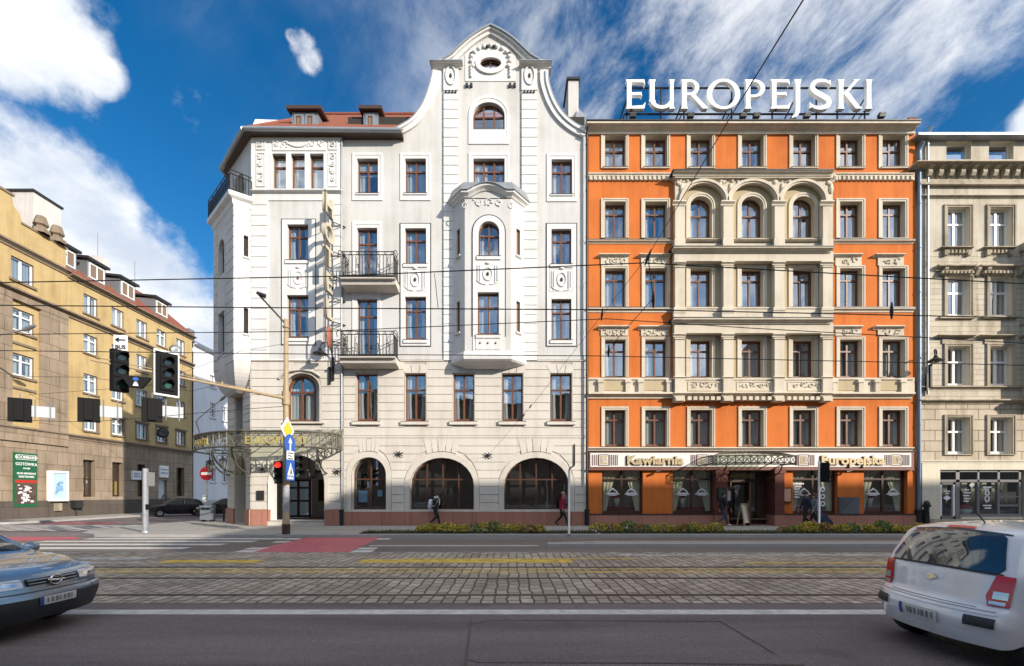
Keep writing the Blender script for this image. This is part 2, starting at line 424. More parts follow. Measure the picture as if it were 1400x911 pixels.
wall.sheet(up, 0, 0, holes_up + [oval])
for h in holes_up + [oval]: wall.rim(h, 0, .26, 0)
row2 = [opening(a, b, 512.5, 576) for a, b in ((489, 516), (555, 582), (620.7, 648), (687, 714.5), (753, 780.7))]
arches = [opening(481, 528, 625.3, 697, 24, 0), opening(560.3, 648, 626, 697, 38, 0), opening(689.3, 778, 626, 697, 38, 0)]
holes_lo = [oppoly(o) for o in row2 + arches]
wall.sheet(rect(X(467), ER, Z(699), Z(494.6)), 0, 1, holes_lo)
for h in holes_lo[:5]: wall.rim(h, -.03, .26, 1)
for h in holes_lo[5:]: wall.rim(h, -.05, .45, 1)
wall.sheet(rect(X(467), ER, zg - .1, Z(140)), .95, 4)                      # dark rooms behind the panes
# top edge, right return and the mass behind the front
ol = [p for p in up[2:]]
wall.rim(up, 0, .5, 0); wall.sheet(up, .5, 0, holes_up + [oval])
wall.box(X(467), ER - .02, 1.0, 15, zg, Z(186) - .2, 0)
# granite base
wall.box(X(467), ER, -.09, .05, 0, Z(700), 3)
for a, b in ((467, 482), (527, 561.5), (647, 690.5), (777, 803)): wall.box(X(a), X(b), -.15, -.085, 0, Z(700.5), 3)
wall.box(X(467), ER, -.1, .02, Z(700) + .003, Z(697.5), 1)
# banded rustication of the two lower storeys
exp2 = [rect(o[0] - .04, o[1] + .04, o[2] - .3, o[3] + .45) for o in row2]
ring = [archp(o[0] - .28, o[1] + .28, o[2] - .3, o[3] + .3, o[4] + .3, 20) for o in arches]
vous = [[(o[0] + .05 - .28, o[3] - o[4] * .75), (o[1] - .05 + .28, o[3] - o[4] * .75), (o[1] - .35, o[3] + 1.05), (o[0] + .35, o[3] + 1.05)] for o in arches]
courses(wall, X(467) + .12, ER - .06, Z(596), Z(494.6), .436, exp2, -.035, .01, 5)
courses(wall, X(467) + .12, ER - .06, Z(699) + .02, Z(599), .436, [archp(o[0] - .3, o[1] + .3, o[2] - .3, o[3] + .62, o[4] + .62, 20) for o in arches], -.035, .01, 5)
for o in row2:                   # flat-arch voussoirs over the first-floor windows
    c, w2, zt = (o[0] + o[1]) / 2, (o[1] - o[0]) / 2, o[3]
    for a0, a1, b0, b1 in ((-1, -.36, -1.5, -.5), (-.3, .3, -.42, .42), (.36, 1, .5, 1.5)):
        wall.prism([(c + a0 * w2, zt + .03), (c + a1 * w2, zt + .03), (c + b1 * w2, zt + .46), (c + b0 * w2, zt + .46)], -.045, .01, 5)
for o, rg in zip(arches, ring):
    c, a, zs = (o[0] + o[1]) / 2, (o[1] - o[0]) / 2, o[3] - o[4]
    wall.prism(rg, -.05, .0, 1, [oppoly(o)])
    for k in range(5):           # key block and its neighbours
        t0, t1 = [(-.62, -.40), (-.37, -.16), (-.13, .13), (.16, .37), (.40, .62)][k]
        f = lambda t, r: (c + (a + r) * t * .62, zs + (o[4] + r) * math.sqrt(max(0, 1 - (t * .62) ** 2)))
        zt = Z(600); p0, p1 = f(t0, .34), f(t1, .34)
        wall.prism([p0, p1, (c + (p1[0] - c) * 1.25, zt), (c + (p0[0] - c) * 1.25, zt)], -.05 - .012 * (k == 2), .01, 5)
wall.box(X(467), ER, -.05, .01, Z(599), Z(596), 1)
wall.cornice(X(467), ER, Z(496.5), Z(493), .09, 1)
courses(wall, X(467) + .1, X(605), Z(493) + .03, Z(485), .33, [rect(X(488), X(519), Z(500), Z(480))], -.02, .01, 0, .03)
courses(wall, X(735), ER - .06, Z(493) + .03, Z(485), .33, [], -.02, .01, 0, .03)
wall_o = wall.build('wall', mats, hotel)

trim = MB(T0, True)                    # white dressings of the gable front
for a, b, zb in ((607, 626, 494), (713.8, 733.8, 494)):
    trim.box(X(a), X(b), -.06, .0, Z(zb), Z(95), 0)
    courses(trim, X(a) - .02, X(b) + .02, Z(zb), Z(124), .5, [], -.09, -.05, 0, .04)
    trim.box(X(a) - .03, X(b) + .03, -.1, -.05, Z(123), Z(94), 0)
    c = (X(a) + X(b)) / 2
    trim.tube([(c + .26 * math.cos(k * PI / 8), -.12, Z(106) + .48 * math.sin(k * PI / 8)) for k in range(16)], .045, 6, 0, closed=True)
    trim.blob((c, -.11, Z(106)), .07, .05, .13, 1, 8)
    for k in range(4): trim.box(c - .3 + k * .17, c - .22 + k * .17, -.16, -.05, Z(126), Z(123), 1)
def follow(pts, d, y0, y1, m=0):
    q = offset_line(pts, d); lo = list(pts) + q[::-1]
    trim.prism(lo, y0, y1, m, back=True)
follow(leftc, -.42, -.12, -.0); follow(rightc, -.42, -.12, -.0)
follow(leftc, .07, -.2, .55, 2); follow(rightc, .07, -.2, .55, 2)
follow(leftc, -.12, -.2, -.0); follow(rightc, -.12, -.2, -.0)
follow(crown, -.42, -.14, -.0); follow(crown, -.16, -.26, -.0); follow(crown, .08, -.34, .6, 2)
for a, b in ((588, 631), (711, 753.5)):                                       # the shoulder cornices
    trim.cornice(X(a), X(b), Z(92.5), Z(82.5), .32, 0); trim.box(X(a) - .04, X(b) + .04, -.38, .55, Z(82.5) + .002, Z(81.3), 2)
# carved field and wreath round the oval window
trim.prism([(X(636), Z(111)), (X(705), Z(111)), (X(705), Z(75)), (X(694), Z(64)), (X(647), Z(64)), (X(636), Z(75))], -.03, 0, 0, [ell(X(670.7), Z(86), .6, .33)])
trim.prism(ell(X(670.7), Z(86), .8, .54), -.12, 0, 0, [ell(X(670.7), Z(86), .57, .3)])
for k in range(13):
    a = PI * (-.12 + 1.24 * k / 12); trim.blob((X(670.7) + 1.02 * math.cos(a), -.08, Z(84) + .78 * math.sin(a)), .13, .08, .1, 0, 7)
for s in (-1, 1):
    for k in range(4): trim.blob((X(670.7) + s * 1.03, -.07, Z(92) - k * .17), .09, .07, .1, 0, 6)
    for k in range(2): trim.box(X(670.7) + s * 1.15 + k * .24 - .18, X(670.7) + s * 1.15 + k * .24 - .05, -.1, 0, Z(118), Z(113), 1)
    trim.blob((X(670.7) + s * 1.0, -.08, Z(75)), .1, .06, .08, 1, 6)
for k in range(5): trim.blob((X(662 + k * 4.4), -.1, Z(66) + .08 * (k == 2)), .1, .07, .08, k % 2, 6)
# tall framed panels uniting windows of two storeys
for a, b in ((547.7, 588), (747.8, 787.8)):
    hs = [oppoly(o) for o in mid4 + mid3 if X(a) < o[0] < X(b)]
    trim.prism(rect(X(a), X(b), Z(472.8), Z(306)), -.04, 0, 0, hs)
    trim.prism(rect(X(a) - .05, X(b) + .05, Z(473.8), Z(305)), -.03, 0, 1, [rect(X(a) - .012, X(b) + .012, Z(472.8) - .012, Z(306) + .012)])
    c = (X(a) + X(b)) / 2
    trim.prism(rect(c - .62, c + .62, Z(399), Z(367)), -.055, -.035, 0, [rect(c - .57, c + .57, Z(398), Z(368))])
    cartouche(trim, c, Z(383), 1.15, 1.2, -.06, 0, 1)
trim.build('gable_dressing', ['white_trim', 'dark_metal', 'zinc'], hotel)

WS = lambda l, r, t, b: (l / S, r / S, t / S, b / S, .045, 'white_trim')
SI = (.08, .2, .1, 'white_trim')
for o in top5: win(hotel, T0, 0, *o[:4], nx=3 if o[1] - o[0] > 1.5 else 2, sur=WS(6.5, 6.5, 8, 10), sill=(.06, .1, .08, 'white_trim'))
win(hotel, T0, 0, *gwin, nx=3, tr=.55, sur=WS(6, 6, 10, 20), cur='none')
g = MB(T0)
g.prism(oval, .1, .2, 0, [ell(X(670.7), Z(86), .5, .23)]); g.box(X(670.7) - .03, X(670.7) + .03, .1, .18, Z(86) - .25, Z(86) + .25)
gw = g.build('window', 'wood_brown', hotel); pn = MB(T0); pn.sheet(ell(X(670.7), Z(86), .53, .26), .15); pn.build('pane', 'pane_glass', gw, local=True)
for o in doors: win(hotel, T0, 0, *o[:4], tr=.7, sur=WS(6.5, 5, 8.5, 0), cur='drape')
for o in mid4 + mid3: win(hotel, T0, 0, *o[:4], sill=SI)
for o in row2: win(hotel, T0, 0, *o[:4], tr=.67, cur='drape', sill=(.2, .2, .16, 'cream_block'))
for i, o in enumerate(arches):
    win(hotel, T0, 0, *o[:4], rise=o[4], nx=2 if i == 0 else 4, tr=.585, depth=.38, cur='none', glassm='shop_glass', bw=.065, fm='wood_arch')
# notices and a white figure in the first arched window
nt = MB(T0)
for a, b, t, u in ((486, 498, 671, 687), (498.5, 505, 657, 667), (512.5, 519, 670, 679)): nt.box(X(a), X(b), .5, .51, Z(u), Z(t))
plain('notice_blue', (.22, .40, .62), .6); nt.build('notice', 'notice_blue', hotel)

# ---- front oriel
def slope_box(mb, pts_lo, pts_hi, m=0):
    k = len(pts_lo); mb.add(list(pts_lo) + list(pts_hi), [(i, i + 1, k + i + 1, k + i) for i in range(k - 1)], m)
ori = MB(T0)
op = .85                          # how far it stands out
e0, e1, e2, e3 = X(618), X(635.5), X(698.5), X(718)
k = (D - op) / D
e1, e2 = e1 * k, e2 * k           # its corners stand nearer the eye
fr0 = tmat((0, D - op, 0), 0)
o_up = (X(654) * k, X(682.7) * k, Z(350.5) * k + H * (1 - k), Z(303) * k + H * (1 - k), 14 / S)
o_lo = (X(653) * k, X(682) * k, Z(457.7) * k + H * (1 - k), Z(400) * k + H * (1 - k), 0)
zb, zt = Z(497), Z(285)
hs = [oppoly(o_up), oppoly(o_lo)]
ori.sheet(rect(e1, e2, zb, zt), -op, 0, hs)
for h in hs: ori.rim(h, -op, -op + .25, 0)
ori.sheet(rect(e1 + .05, e2 - .05, zb, zt), -op + .5, 3)
slits = []
for s, (xa, xb) in ((0, (e0, e1)), (1, (e3, e2))):
    A, B = Vector((xa, 0, 0)), Vector((xb, -op, 0)); Lf = (B - A).length; u = (B - A) / Lf
    hl = [rect(Lf * .36, Lf * .62, Z(q1), Z(q0)) for q0, q1 in ((320, 355), (417, 458))]
    v, t = tess(rect(0, Lf, zb, zt), hl)
    ori.add([(A + u * p[0]) + Vector((0, 0, p[1])) for p in v], t, 0)
    nrm = Vector((-u.y, u.x, 0)) * (1 if s else -1); nrm = nrm if nrm.y > 0 else -nrm
    slits.append((A, u, Lf, nrm, s, hl))
    for h in hl:
        q = [(A + u * p[0]) + Vector((0, 0, p[1])) for p in h]
        ori.add(q + [p + nrm * .18 for p in q], [(i, (i + 1) % 4, 4 + (i + 1) % 4, 4 + i) for i in range(4)], 0)
        a, b = A + u * (h[0][0] - .05), A + u * (h[1][0] + .08)
        ori.tube([a - nrm * .04 + Vector((0, 0, h[0][1] - .08)), b - nrm * .04 + Vector((0, 0, h[0][1] - .08))], .07, 4, 1, sm=False)
# white framing strip round the two front windows
ori.prism(archp(o_up[0] - .28, o_up[1] + .28, o_lo[2] - .9, o_up[3] + .3, o_up[4] + .3), -op - .035, -op, 1, hs)
fr = archp(o_up[0] - .33, o_up[1] + .33, o_lo[2] - .1, o_up[3] + .35, o_up[4] + .35)
ori.prism(fr, -op - .03, -op, 2, [archp(o_up[0] - .29, o_up[1] + .29, o_lo[2] - .06, o_up[3] + .31, o_up[4] + .31)])
cartouche(ori, (e1 + e2) / 2, (o_up[2] + o_lo[3]) / 2, 1.15, 1.1, -op - .05, 1, 2)
c = (e1 + e2) / 2
ori.box(c - .62, c + .62, -op - .06, -op - .03, o_lo[2] - .78, o_lo[2] - .22, 1)
for q in (-.4, 0, .4): ori.blob((c + q, -op - .07, o_lo[2] - .45), .05, .04, .05, 2, 6)
for q in (-1, 1): ori.tube([(c + q * 1.18 + .13 * math.cos(a * PI / 6), -op - .01, Z(295) + .13 * math.sin(a * PI / 6)) for a in range(12)], .025, 5, 1, closed=True)
scroll(ori, c, Z(291), 1.5, .5, -op - .02, 1, 3)
# base moulding and underside
base = lambda g, z: [(e0 - g, 0, z), (e1 - g * .5, -op - g, z), (e2 + g * .5, -op - g, z), (e3 + g, 0, z)]
for (g0, z0), (g1, z1) in zip([(-.75, Z(503) - .1), (-.35, Z(502)), (.0, Z(500)), (.1, Z(498)), (.12, Z(494)), (.08, Z(489)), (.0, Z(487))], [(-.35, Z(502)), (.0, Z(500)), (.1, Z(498)), (.12, Z(494)), (.08, Z(489)), (.0, Z(487)), (0, Z(487))]):
    slope_box(ori, base(g0, z0), base(g1, z1), 1)
q = base(-.75, Z(503) - .1); ori.add(q, [(0, 1, 2, 3)], 1)
# cornice with a raised centre, then the lead roof
def cap(zoff, g):
    n = 12; pts = [Vector((e0 - g, 0, Z(285) + zoff)), Vector((e1 - g * .6, -op - g, Z(285) + zoff))]
    for i in range(1, n):
        t = i / n; b = math.sin(PI * min(1, max(0, (t - .12) / .76))) ** .8
        pts.append(Vector((lerp(e1, e2, t), -op - g, Z(285) + zoff + .36 * b)))
    return pts + [Vector((e2 + g * .6, -op - g, Z(285) + zoff)), Vector((e3 + g, 0, Z(285) + zoff))]
prev = None
for zo, g in ((-.02, 0), (.0, .06), (.07, .12), (.14, .26), (.26, .28), (.27, .30)):
    cu = cap(zo, g)
    if prev: slope_box(ori, prev, cu, 1)
    prev = cu
q = cap(-.03, 0)[1:-1]; ori.add([(p.x, -op, zt - .05) for p in q] + [tuple(p) for p in q], [(i, i + 1, len(q) + i + 1, len(q) + i) for i in range(len(q) - 1)], 0)
v0 = [(p.x, p.y, p.z) for p in prev]; top = [(lerp(p.x, (e0 + e3) / 2, .1), min(0, p.y + .3), Z(264)) for p in prev]
roof = MB(T0); slope_box(roof, [(p[0], p[1] - .03, p[2] + .01) for p in v0], top); roof.add(top + [(top[-1][0], 0, Z(263)), (top[0][0], 0, Z(263))], [tuple(range(len(top) + 2))])
slope_box(roof, [(p[0], p[1] - .05, p[2] - .03) for p in v0], [(p[0], p[1] - .03, p[2] + .012) for p in v0])
oo = ori.build('oriel', ['white_render', 'white_trim', 'dark_metal', 'room_dark'], hotel)
roof.build('oriel_roof', 'zinc', oo, local=True)
win(hotel, fr0, 0, *o_up[:4], rise=o_up[4], tr=.62, sill=SI)
win(hotel, fr0, 0, *o_lo[:4], tr=.66, sill=SI, cur='sheer')
for A, u, Lf, nrm, s, hl in slits:
    for h in hl:
        mb = MB(T0); q = [(A + u * p[0]) + Vector((0, 0, p[1])) + nrm * .14 for p in h]; mb.add(q, [(0, 1, 2, 3)], 0)
        for i in range(4): mb.tube([q[i] - nrm * .02, q[(i + 1) % 4] - nrm * .02], .035, 4, 1, sm=False)
        mb.build('slit_window', ['room_mid', 'wood_brown'], hotel)

# ---- balconies
def balcony(xa, xb, zs, zr, out=1.0):
    mb = MB(T0)
    mb.extr([(0, zs - .42), (-out * .82, zs - .3), (-out * .86, zs - .1), (-out - .03, zs - .08), (-out - .03, zs), (0, zs)], xa, xb, 0)
    mb.box(xa - .03, xb + .03, -out - .06, 0, zs + .002, zs + .03, 1)
    b = mb.build('balcony', ['cream_render', 'dark_metal'], hotel)
    r = MB(T0); y = -out + .05; x0, x1 = xa + .08, xb - .08; zf = zs + .06
    for z in (zf + .04, zr - .16, zr):
        r.bar((x0, y, z), (x1, y, z), .035); r.bar((x0, y, z), (x0, 0, z), .035); r.bar((x1, y, z), (x1, 0, z), .035)
    n = 15
    for i in range(n + 1):
        x = lerp(x0, x1, i / n); r.bar((x, y, zf), (x, y, zr if i % 5 == 0 else zr - .16), .026)
        if i < n:
            xm = x + (x1 - x0) / n / 2; w = (x1 - x0) / n * .3
            if i % 2 == 0: r.tube([(xm + w * math.cos(a * PI / 4), y, zr - .08 + .055 * math.sin(a * PI / 4)) for a in range(8)], .012, 4, 0, closed=True)
            if i % 3 == 1:
                r.tube([(xm + w * math.sin(a * .7) * .9, y, lerp(zf + .15, zr - .25, a / 9)) for a in range(10)], .013, 4)
                r.tube([(xm + w * 1.1 * math.cos(a * PI / 4), y - .03, (zf + zr) / 2 - .1 + .09 * math.sin(a * PI / 4)) for a in range(8)], .013, 4, 0, closed=True)
    for sx in (x0, x1):
        for i in range(1, 7): r.bar((sx, y + i * (out - .05) / 7, zf), (sx, y + i * (out - .05) / 7, zr - .16), .024)
        r.tube([(sx, y, zr), (sx + (.12 if sx == x1 else -.12), y - .05, zr + .05), (sx + (.2 if sx == x1 else -.2), y - .02, zr - .12), (sx + (.16 if sx == x1 else -.16), y, zr - .3)], .022, 5)
    r.build('railing', 'black_iron', b, local=True)
kb = (D - 1.0) / D
for (a, b, s_, t) in ((465, 540, 379, 343.5), (463, 540, 487, 452.5)):
    balcony(X(a) * kb, X(b) * kb, H + (Z(s_) - H) * kb, H + (Z(t) - H) * kb)

# ---- corner tower: front face
TT = tmat((0, D - .12, 0), 0)
tow = MB(TT, True)
tx0, tx1 = X(345), X(467.5)
tri = [opening(376.5, 392.5, 216, 260), opening(401.7, 418, 216, 260), opening(427, 443.7, 216, 260)]
tw4 = opening(396.7, 422.7, 311.6, 357.5); tw3 = opening(396.2, 423, 407, 463)
niche = opening(391, 438, 511, 577, 20, 0); ent = opening(367, 444.7, 622, 712, 39, 0)
hs = [oppoly(o) for o in tri + [tw4, tw3, niche, ent]]
tow.sheet(rect(tx0, tx1, Z(494.6), Z(186)), 0, 0, hs[:5]); tow.sheet(rect(tx0, tx1, zg, Z(494.6)), 0, 1, hs[5:])
for h in hs[:5]: tow.rim(h, 0, .28, 0)
tow.rim(hs[5], 0, .45, 1); tow.rim(hs[6], -.02, 1.0, 5)
tow.sheet(rect(tx0, tx1, zg, Z(494.6)), .46, 1, [oppoly(opening(394, 428.6, 515, 577, 17)), hs[6]])
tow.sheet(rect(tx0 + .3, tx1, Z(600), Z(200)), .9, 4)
tow.box(tx1 - .02, tx1, 0, .3, zg, Z(186), 0)
# white top storey
tow.prism(rect(tx0, tx1, Z(262), Z(188)), -.05, 0, 2, hs[:3])
tow.prism(rect(X(371), X(449), Z(261), Z(213)), -.08, -.05, 2, hs[:3])
tow.box(X(374), X(446.5), -.09, -.05, Z(208), Z(194.5), 2); scroll(tow, X(386), Z(201), .9, .42, -.1, 2, 1); scroll(tow, X(434), Z(201), .9, .42, -.1, 2, 2)
tow.tube([(X(410) + (i - 5) * .13, -.1, Z(198) - .28 * (1 - ((i - 5) / 5) ** 2)) for i in range(11)], .05, 6, 2)
for c in (358, 456):
    tow.prism(rect(X(c) - .24, X(c) + .24, Z(207), Z(195)), -.09, -.05, 2, [rect(X(c) - .19, X(c) + .19, Z(206), Z(196))]); scroll(tow, X(c), Z(201), .34, .36, -.08, 2, c)
    tow.prism(rect(X(c) - .24, X(c) + .24, Z(257), Z(211)), -.09, -.05, 2, [rect(X(c) - .19, X(c) + .19, Z(256), Z(212))])
    for j in range(4): scroll(tow, X(c), Z(218 + j * 10), .3, .36, -.08, 2, c + j)
tow.cornice(tx0 - .05, tx1, Z(265.5), Z(261), .16, 2, -.05)
tow.prism(rect(tx0, tx1, Z(494), Z(265.5)), -.04, 0, 2, [rect(X(368), X(444), Z(492), Z(276))])
courses(tow, tx0, X(367), Z(494), Z(268), .56, [], -.07, -.03, 2, .035); courses(tow, X(447), tx1 - .03, Z(494), Z(268), .56, [], -.07, -.03, 2, .035)
for o, bt in ((tw4, 404), (tw3, 473)): pass
tow.prism(rect(X(387), X(432), Z(472), Z(302)), -.04, 0, 2, hs[3:5]); cartouche(tow, X(409.5), Z(382), 1.15, 1.1, -.05, 2, 3)
tow.prism(rect(X(386), X(433), Z(473), Z(301)), -.03, 0, 6, [rect(X(386) + .03, X(433) - .03, Z(473) + .03, Z(301) - .03)])
# rusticated lower storeys
big = [archp(niche[0] - .1, niche[1] + .1, niche[2] - .05, niche[3] + .5, niche[4] + .5), archp(ent[0] - .02, ent[1] + .05, zg - .1, ent[3] + .4, ent[4] + .3)]
courses(tow, tx0, tx1 - .03, Z(697), Z(496), .436, big, -.035, .01, 7)
nk = big[0]
tow.prism(archp(niche[0] - .08, niche[1] + .08, niche[2], niche[3] + .1, niche[4] + .1), -.05, 0, 1, [hs[5]])
tow.tube([(X(384), -.08, Z(519)), (X(388), -.1, Z(514)), (X(400), -.1, Z(508.5)), (X(415), -.1, Z(507)), (X(430), -.1, Z(509.5)), (X(440), -.1, Z(516))], .07, 6, 1)
tow.prism(archp(ent[0], ent[1] + .22, ent[2], ent[3] + .22, ent[4] + .22), -.05, 0, 1, [hs[6]])
tow.cornice(tx0, tx1, Z(496.5), Z(493), .1, 1)
tow.box(tx0, X(366), -.12, .3, 0, Z(697), 3); tow.box(X(445), tx1, -.12, .3, 0, Z(697), 3)
tow.box(X(388), X(444), -.14, -.03, Z(579.5), Z(577), 1)
two = tow.build('tower_wall', ['white_render', 'cream_render', 'white_trim', 'red_granite', 'room_dark', 'white_trim', 'dark_metal', 'cream_block'], hotel)
for o in tri: win(hotel, TT, 0, *o[:4], nx=1, tr=.66, cur='sheer')
for o in (tw4, tw3): win(hotel, TT, 0, *o[:4], sill=SI, cur='drape')
o = opening(394, 428.6, 515, 577, 17); win(hotel, TT, 0, *o[:4], rise=o[4], depth=.4, tr=.66, cur='wide', bw=.09)
# porch room behind the arch
po = MB(TT); px0, px1 = X(345) + .2, X(467)
PB = 6.0; kp = (D - .12 + PB) / F; dxa, dxb, dzt = (392 - 700) * kp, (426 - 700) * kp, H + (676 - 656) * kp
po.box(X(361), px1 - .2, .6, PB + .1, 0, zg + .16, 1)
po.sheet(rect(-16.6, px1 - .2, zg, Z(612)), PB, 0, [rect(dxa, dxb, zg + .1, dzt)])
po.add([(px1 - .25, 1.0, zg), (px1 - .25, PB, zg), (px1 - .25, PB, Z(612)), (px1 - .25, 1.0, Z(612))], [(0, 1, 2, 3)], 0)
po.add([(X(352), .4, Z(614)), (px1, .4, Z(614)), (px1, PB + .1, Z(614)), (-16.6, PB + .1, Z(614))], [(0, 1, 2, 3)], 0)
po.box((436 - 700) * kp, (443 - 700) * kp, PB - .08, PB - .01, 1.2, 2.6, 2)
po.build('porch', ['white_trim', 'red_granite', 'wood_dark'], hotel)
dr = MB(TT)
xa, xb = dxa, dxb; zd = zg + .16
for a, b in ((xa, xa + .14), ((xa + xb) / 2 - .07, (xa + xb) / 2 + .07), (xb - .14, xb)): dr.box(a, b, PB - .14, PB - .04, zd, dzt)
for z in (zd, zd + 1.0, dzt - .6, dzt - .12): dr.box(xa, xb, PB - .13, PB - .05, z, z + .12)
dro = dr.build('entrance_door', 'wood_brown', hotel); pn = MB(TT); pn.sheet(rect(xa, xb, zd, dzt), PB - .08); pn.build('pane', 'shop_glass', dro, local=True)
hd = MB(TT); hd.tube([((xa + xb) / 2 + .2, PB - .17, zd + .9), ((xa + xb) / 2 + .2, PB - .17, zd + 1.5)], .02, 6); hd.build('handle', 'galvanised', dro, local=True)
pq = MB(TT); pq.box(X(353.5), X(363.5), -.1, -.04, Z(684), Z(671)); pq.build('plaque', 'dark_metal', hotel)
ch = MB(TT)                       # lantern hanging in the arch
cx = X(417); ch.tube([(cx, .6, Z(624)), (cx, .6, Z(640))], .02, 6)
for k in range(5):
    a = k * 2 * PI / 5; ch.tube([(cx, .6, Z(650)), (cx + .3 * math.cos(a), .6 + .3 * math.sin(a), Z(653)), (cx + .55 * math.cos(a), .6 + .55 * math.sin(a), Z(646))], .022, 5); ch.lathe([(0, 0), (.07, .02), (.09, .1), (.05, .16)], (cx + .55 * math.cos(a), .6 + .55 * math.sin(a), Z(646)), 8)
ch.lathe([(.02, .5), (.1, .35), (.06, .2), (.12, .1), (.03, -.1), (0, -.12)], (cx, .6, Z(652)), 10)
tag(ch.build('chandelier', 'black_iron'), 'dark iron chandelier hanging in the arched hotel entrance', 'chandelier')
# ---------------------------------------------------------------- white hotel: chamfer, corner oriel, roof, canopy
A2, B2 = Vector((X(345), D - .12, 0)), Vector((-16.58, 26.99, 0))
CL = (A2 - B2).length; ca = math.atan2(A2.y - B2.y, A2.x - B2.x)
TC = tmat(B2, ca)
def cz(py, Y): return H - (py - 676) * Y / F
chm = MB(TC)
za = Z(186)
carch = archp(CL * .34, CL * .80, 0.05, 3.75, .85); cwin = rect(CL * .36, CL * .66, 4.95, 7.1)
carch5 = archp(CL * .25, CL * .72, Z(262), Z(218), .8)
hs = [carch, cwin, carch5]
chm.sheet(rect(0, CL, 0, Z(494.6)), 0, 1, hs[:2]); chm.sheet(rect(0, CL, Z(494.6), za), 0, 0, hs[2:])
chm.rim(carch, -.02, .9, 1); chm.rim(cwin, 0, .4, 1); chm.rim(carch5, 0, .6, 0)
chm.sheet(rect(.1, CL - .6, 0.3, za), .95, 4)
courses(chm, .02, CL - .02, Z(697), Z(510), .436, [archp(CL * .32, CL * .82, 0, 3.9, .95), rect(CL * .33, CL * .69, 4.8, 8.6)], -.035, .01, 5)
chm.box(-.1, CL * .33, -.1, .3, 0, Z(697), 3); chm.box(CL * .81, CL + .06, -.12, .3, 0, Z(697), 3)
chm.box(CL * .33, CL * .69, -.12, -.03, 4.82, 4.92, 1)
# side street front, mostly out of sight
chm.T = None
chm.add([(B2.x, B2.y, 0), (B2.x - .2, 40, 0), (B2.x - .2, 40, za), (B2.x, B2.y, za)], [(0, 1, 2, 3)], 0)
chm.build('chamfer_wall', ['white_render', 'cream_render', 'white_trim', 'red_granite', 'room_dark', 'cream_block'], hotel)
win(hotel, TC, ca, CL * .36, CL * .66, 4.95, 7.1, depth=.35, cur='none')
# corner oriel
oq = MB(TC); P = .78; ua, ub = .24, CL - .1
TO = TC @ Matrix.Translation((0, -P, 0))
zc, zt = Z(498), cz(283, 24)
w5 = archp(ua + .95, ua + 2.05, Z(368), Z(318), .55); w4_ = rect(ua + .95, ua + 2.05, Z(478), Z(420))
oq.sheet(rect(ua, ub, zc, zt), -P, 0, [w5, w4_]); oq.rim(w5, -P, -P + .25, 0); oq.rim(w4_, -P, -P + .25, 0); oq.sheet(rect(ua + .05, ub - .05, zc, zt), -P + .4, 4)
oq.add([(ua, -P, zc), (0, 0, zc), (0, 0, zt), (ua, -P, zt)], [(0, 1, 2, 3)], 0)
a, b = Vector((ub, -P, 0)), Vector((CL, 0, 0)); Lr = (b - a).length; u = (b - a) / Lr; nr = Vector((-u.y, u.x, 0))
hl = [rect(Lr * .56, Lr * .84, Z(355), Z(326)), rect(Lr * .56, Lr * .84, Z(459), Z(424))]
v, t = tess(rect(0, Lr, zc, zt), hl); oq.add([a + u * p[0] + Vector((0, 0, p[1])) for p in v], t, 2)
for h in hl:
    q = [a + u * p[0] + Vector((0, 0, p[1])) for p in h]; oq.add(q + [p + nr * .2 for p in q], [(i, (i + 1) % 4, 4 + (i + 1) % 4, 4 + i) for i in range(4)], 2)
    oq.add([p + nr * .19 for p in q], [(0, 1, 2, 3)], 3)
    q0 = a + u * (h[0][0] - .08) + Vector((0, 0, h[0][1] - .05)); q1 = a + u * (h[1][0] + .05) + Vector((0, 0, h[0][1] - .05)); oq.tube([q0 - nr * .04, q1 - nr * .04], .06, 4, 2, sm=False)
n = 15                             # courses as thin bands round the oriel
for i in range(n):
    z0, z1 = lerp(zc, zt, i / n) + .02, lerp(zc, zt, (i + 1) / n) - .02
    hh = [rect(h[0][0] - .03, h[1][0] + .03, h[0][1] - .1, h[2][1] + .03) for h in hl]
    xs = [(0, Lr)]
    for h in hh:
        if h[0][1] < z1 and h[2][1] > z0: xs = [(0, h[0][0]), (h[1][0], Lr)]
    for p, q in xs:
        c0, c1 = a + u * p - nr * .025, a + u * q - nr * .025
        oq.add([c0 + Vector((0, 0, z0)), c1 + Vector((0, 0, z0)), c1 + Vector((0, 0, z1)), c0 + Vector((0, 0, z1)), c0 + nr * .03 + Vector((0, 0, z0)), c1 + nr * .03 + Vector((0, 0, z0)), c1 + nr * .03 + Vector((0, 0, z1)), c0 + nr * .03 + Vector((0, 0, z1))],
               [(0, 1, 2, 3), (0, 1, 5, 4), (2, 3, 7, 6), (0, 3, 7, 4), (1, 2, 6, 5)], 2)
for hx0, hx1, in ((ua, ua + .8), (ua + 2.2, ub)):
    courses(oq, hx0 + .02, hx1 - .02, zc, zt, (zt - zc) / n, [], -P - .025, -P + .01, 0, .04)
oq.prism(archp(ua + .8, ua + 2.2, Z(480), Z(312), .7), -P - .04, -P, 0, [w5, w4_])
# console: three rings curving back to the wall
ring = lambda f, z: [Vector((lerp(CL * .5, 0, f), 0, z)), Vector((lerp(CL * .5, ua, f), -P * f, z)), Vector((lerp(CL * .5, ub, f), -P * f, z)), Vector((lerp(CL * .5, CL, f), 0, z))]
prev = ring(1, zc); zl = Z(535)
for i in range(1, 9):
    t_ = i / 8; f = math.cos(t_ * PI / 2) ** .7 if t_ < 1 else 0.02
    f = .45 + .55 * f
    cur_ = ring(f, lerp(zc, zl, t_)); slope_box(oq, cur_, prev, 0); prev = cur_
oq.add(prev, [(0, 1, 2, 3)], 0)
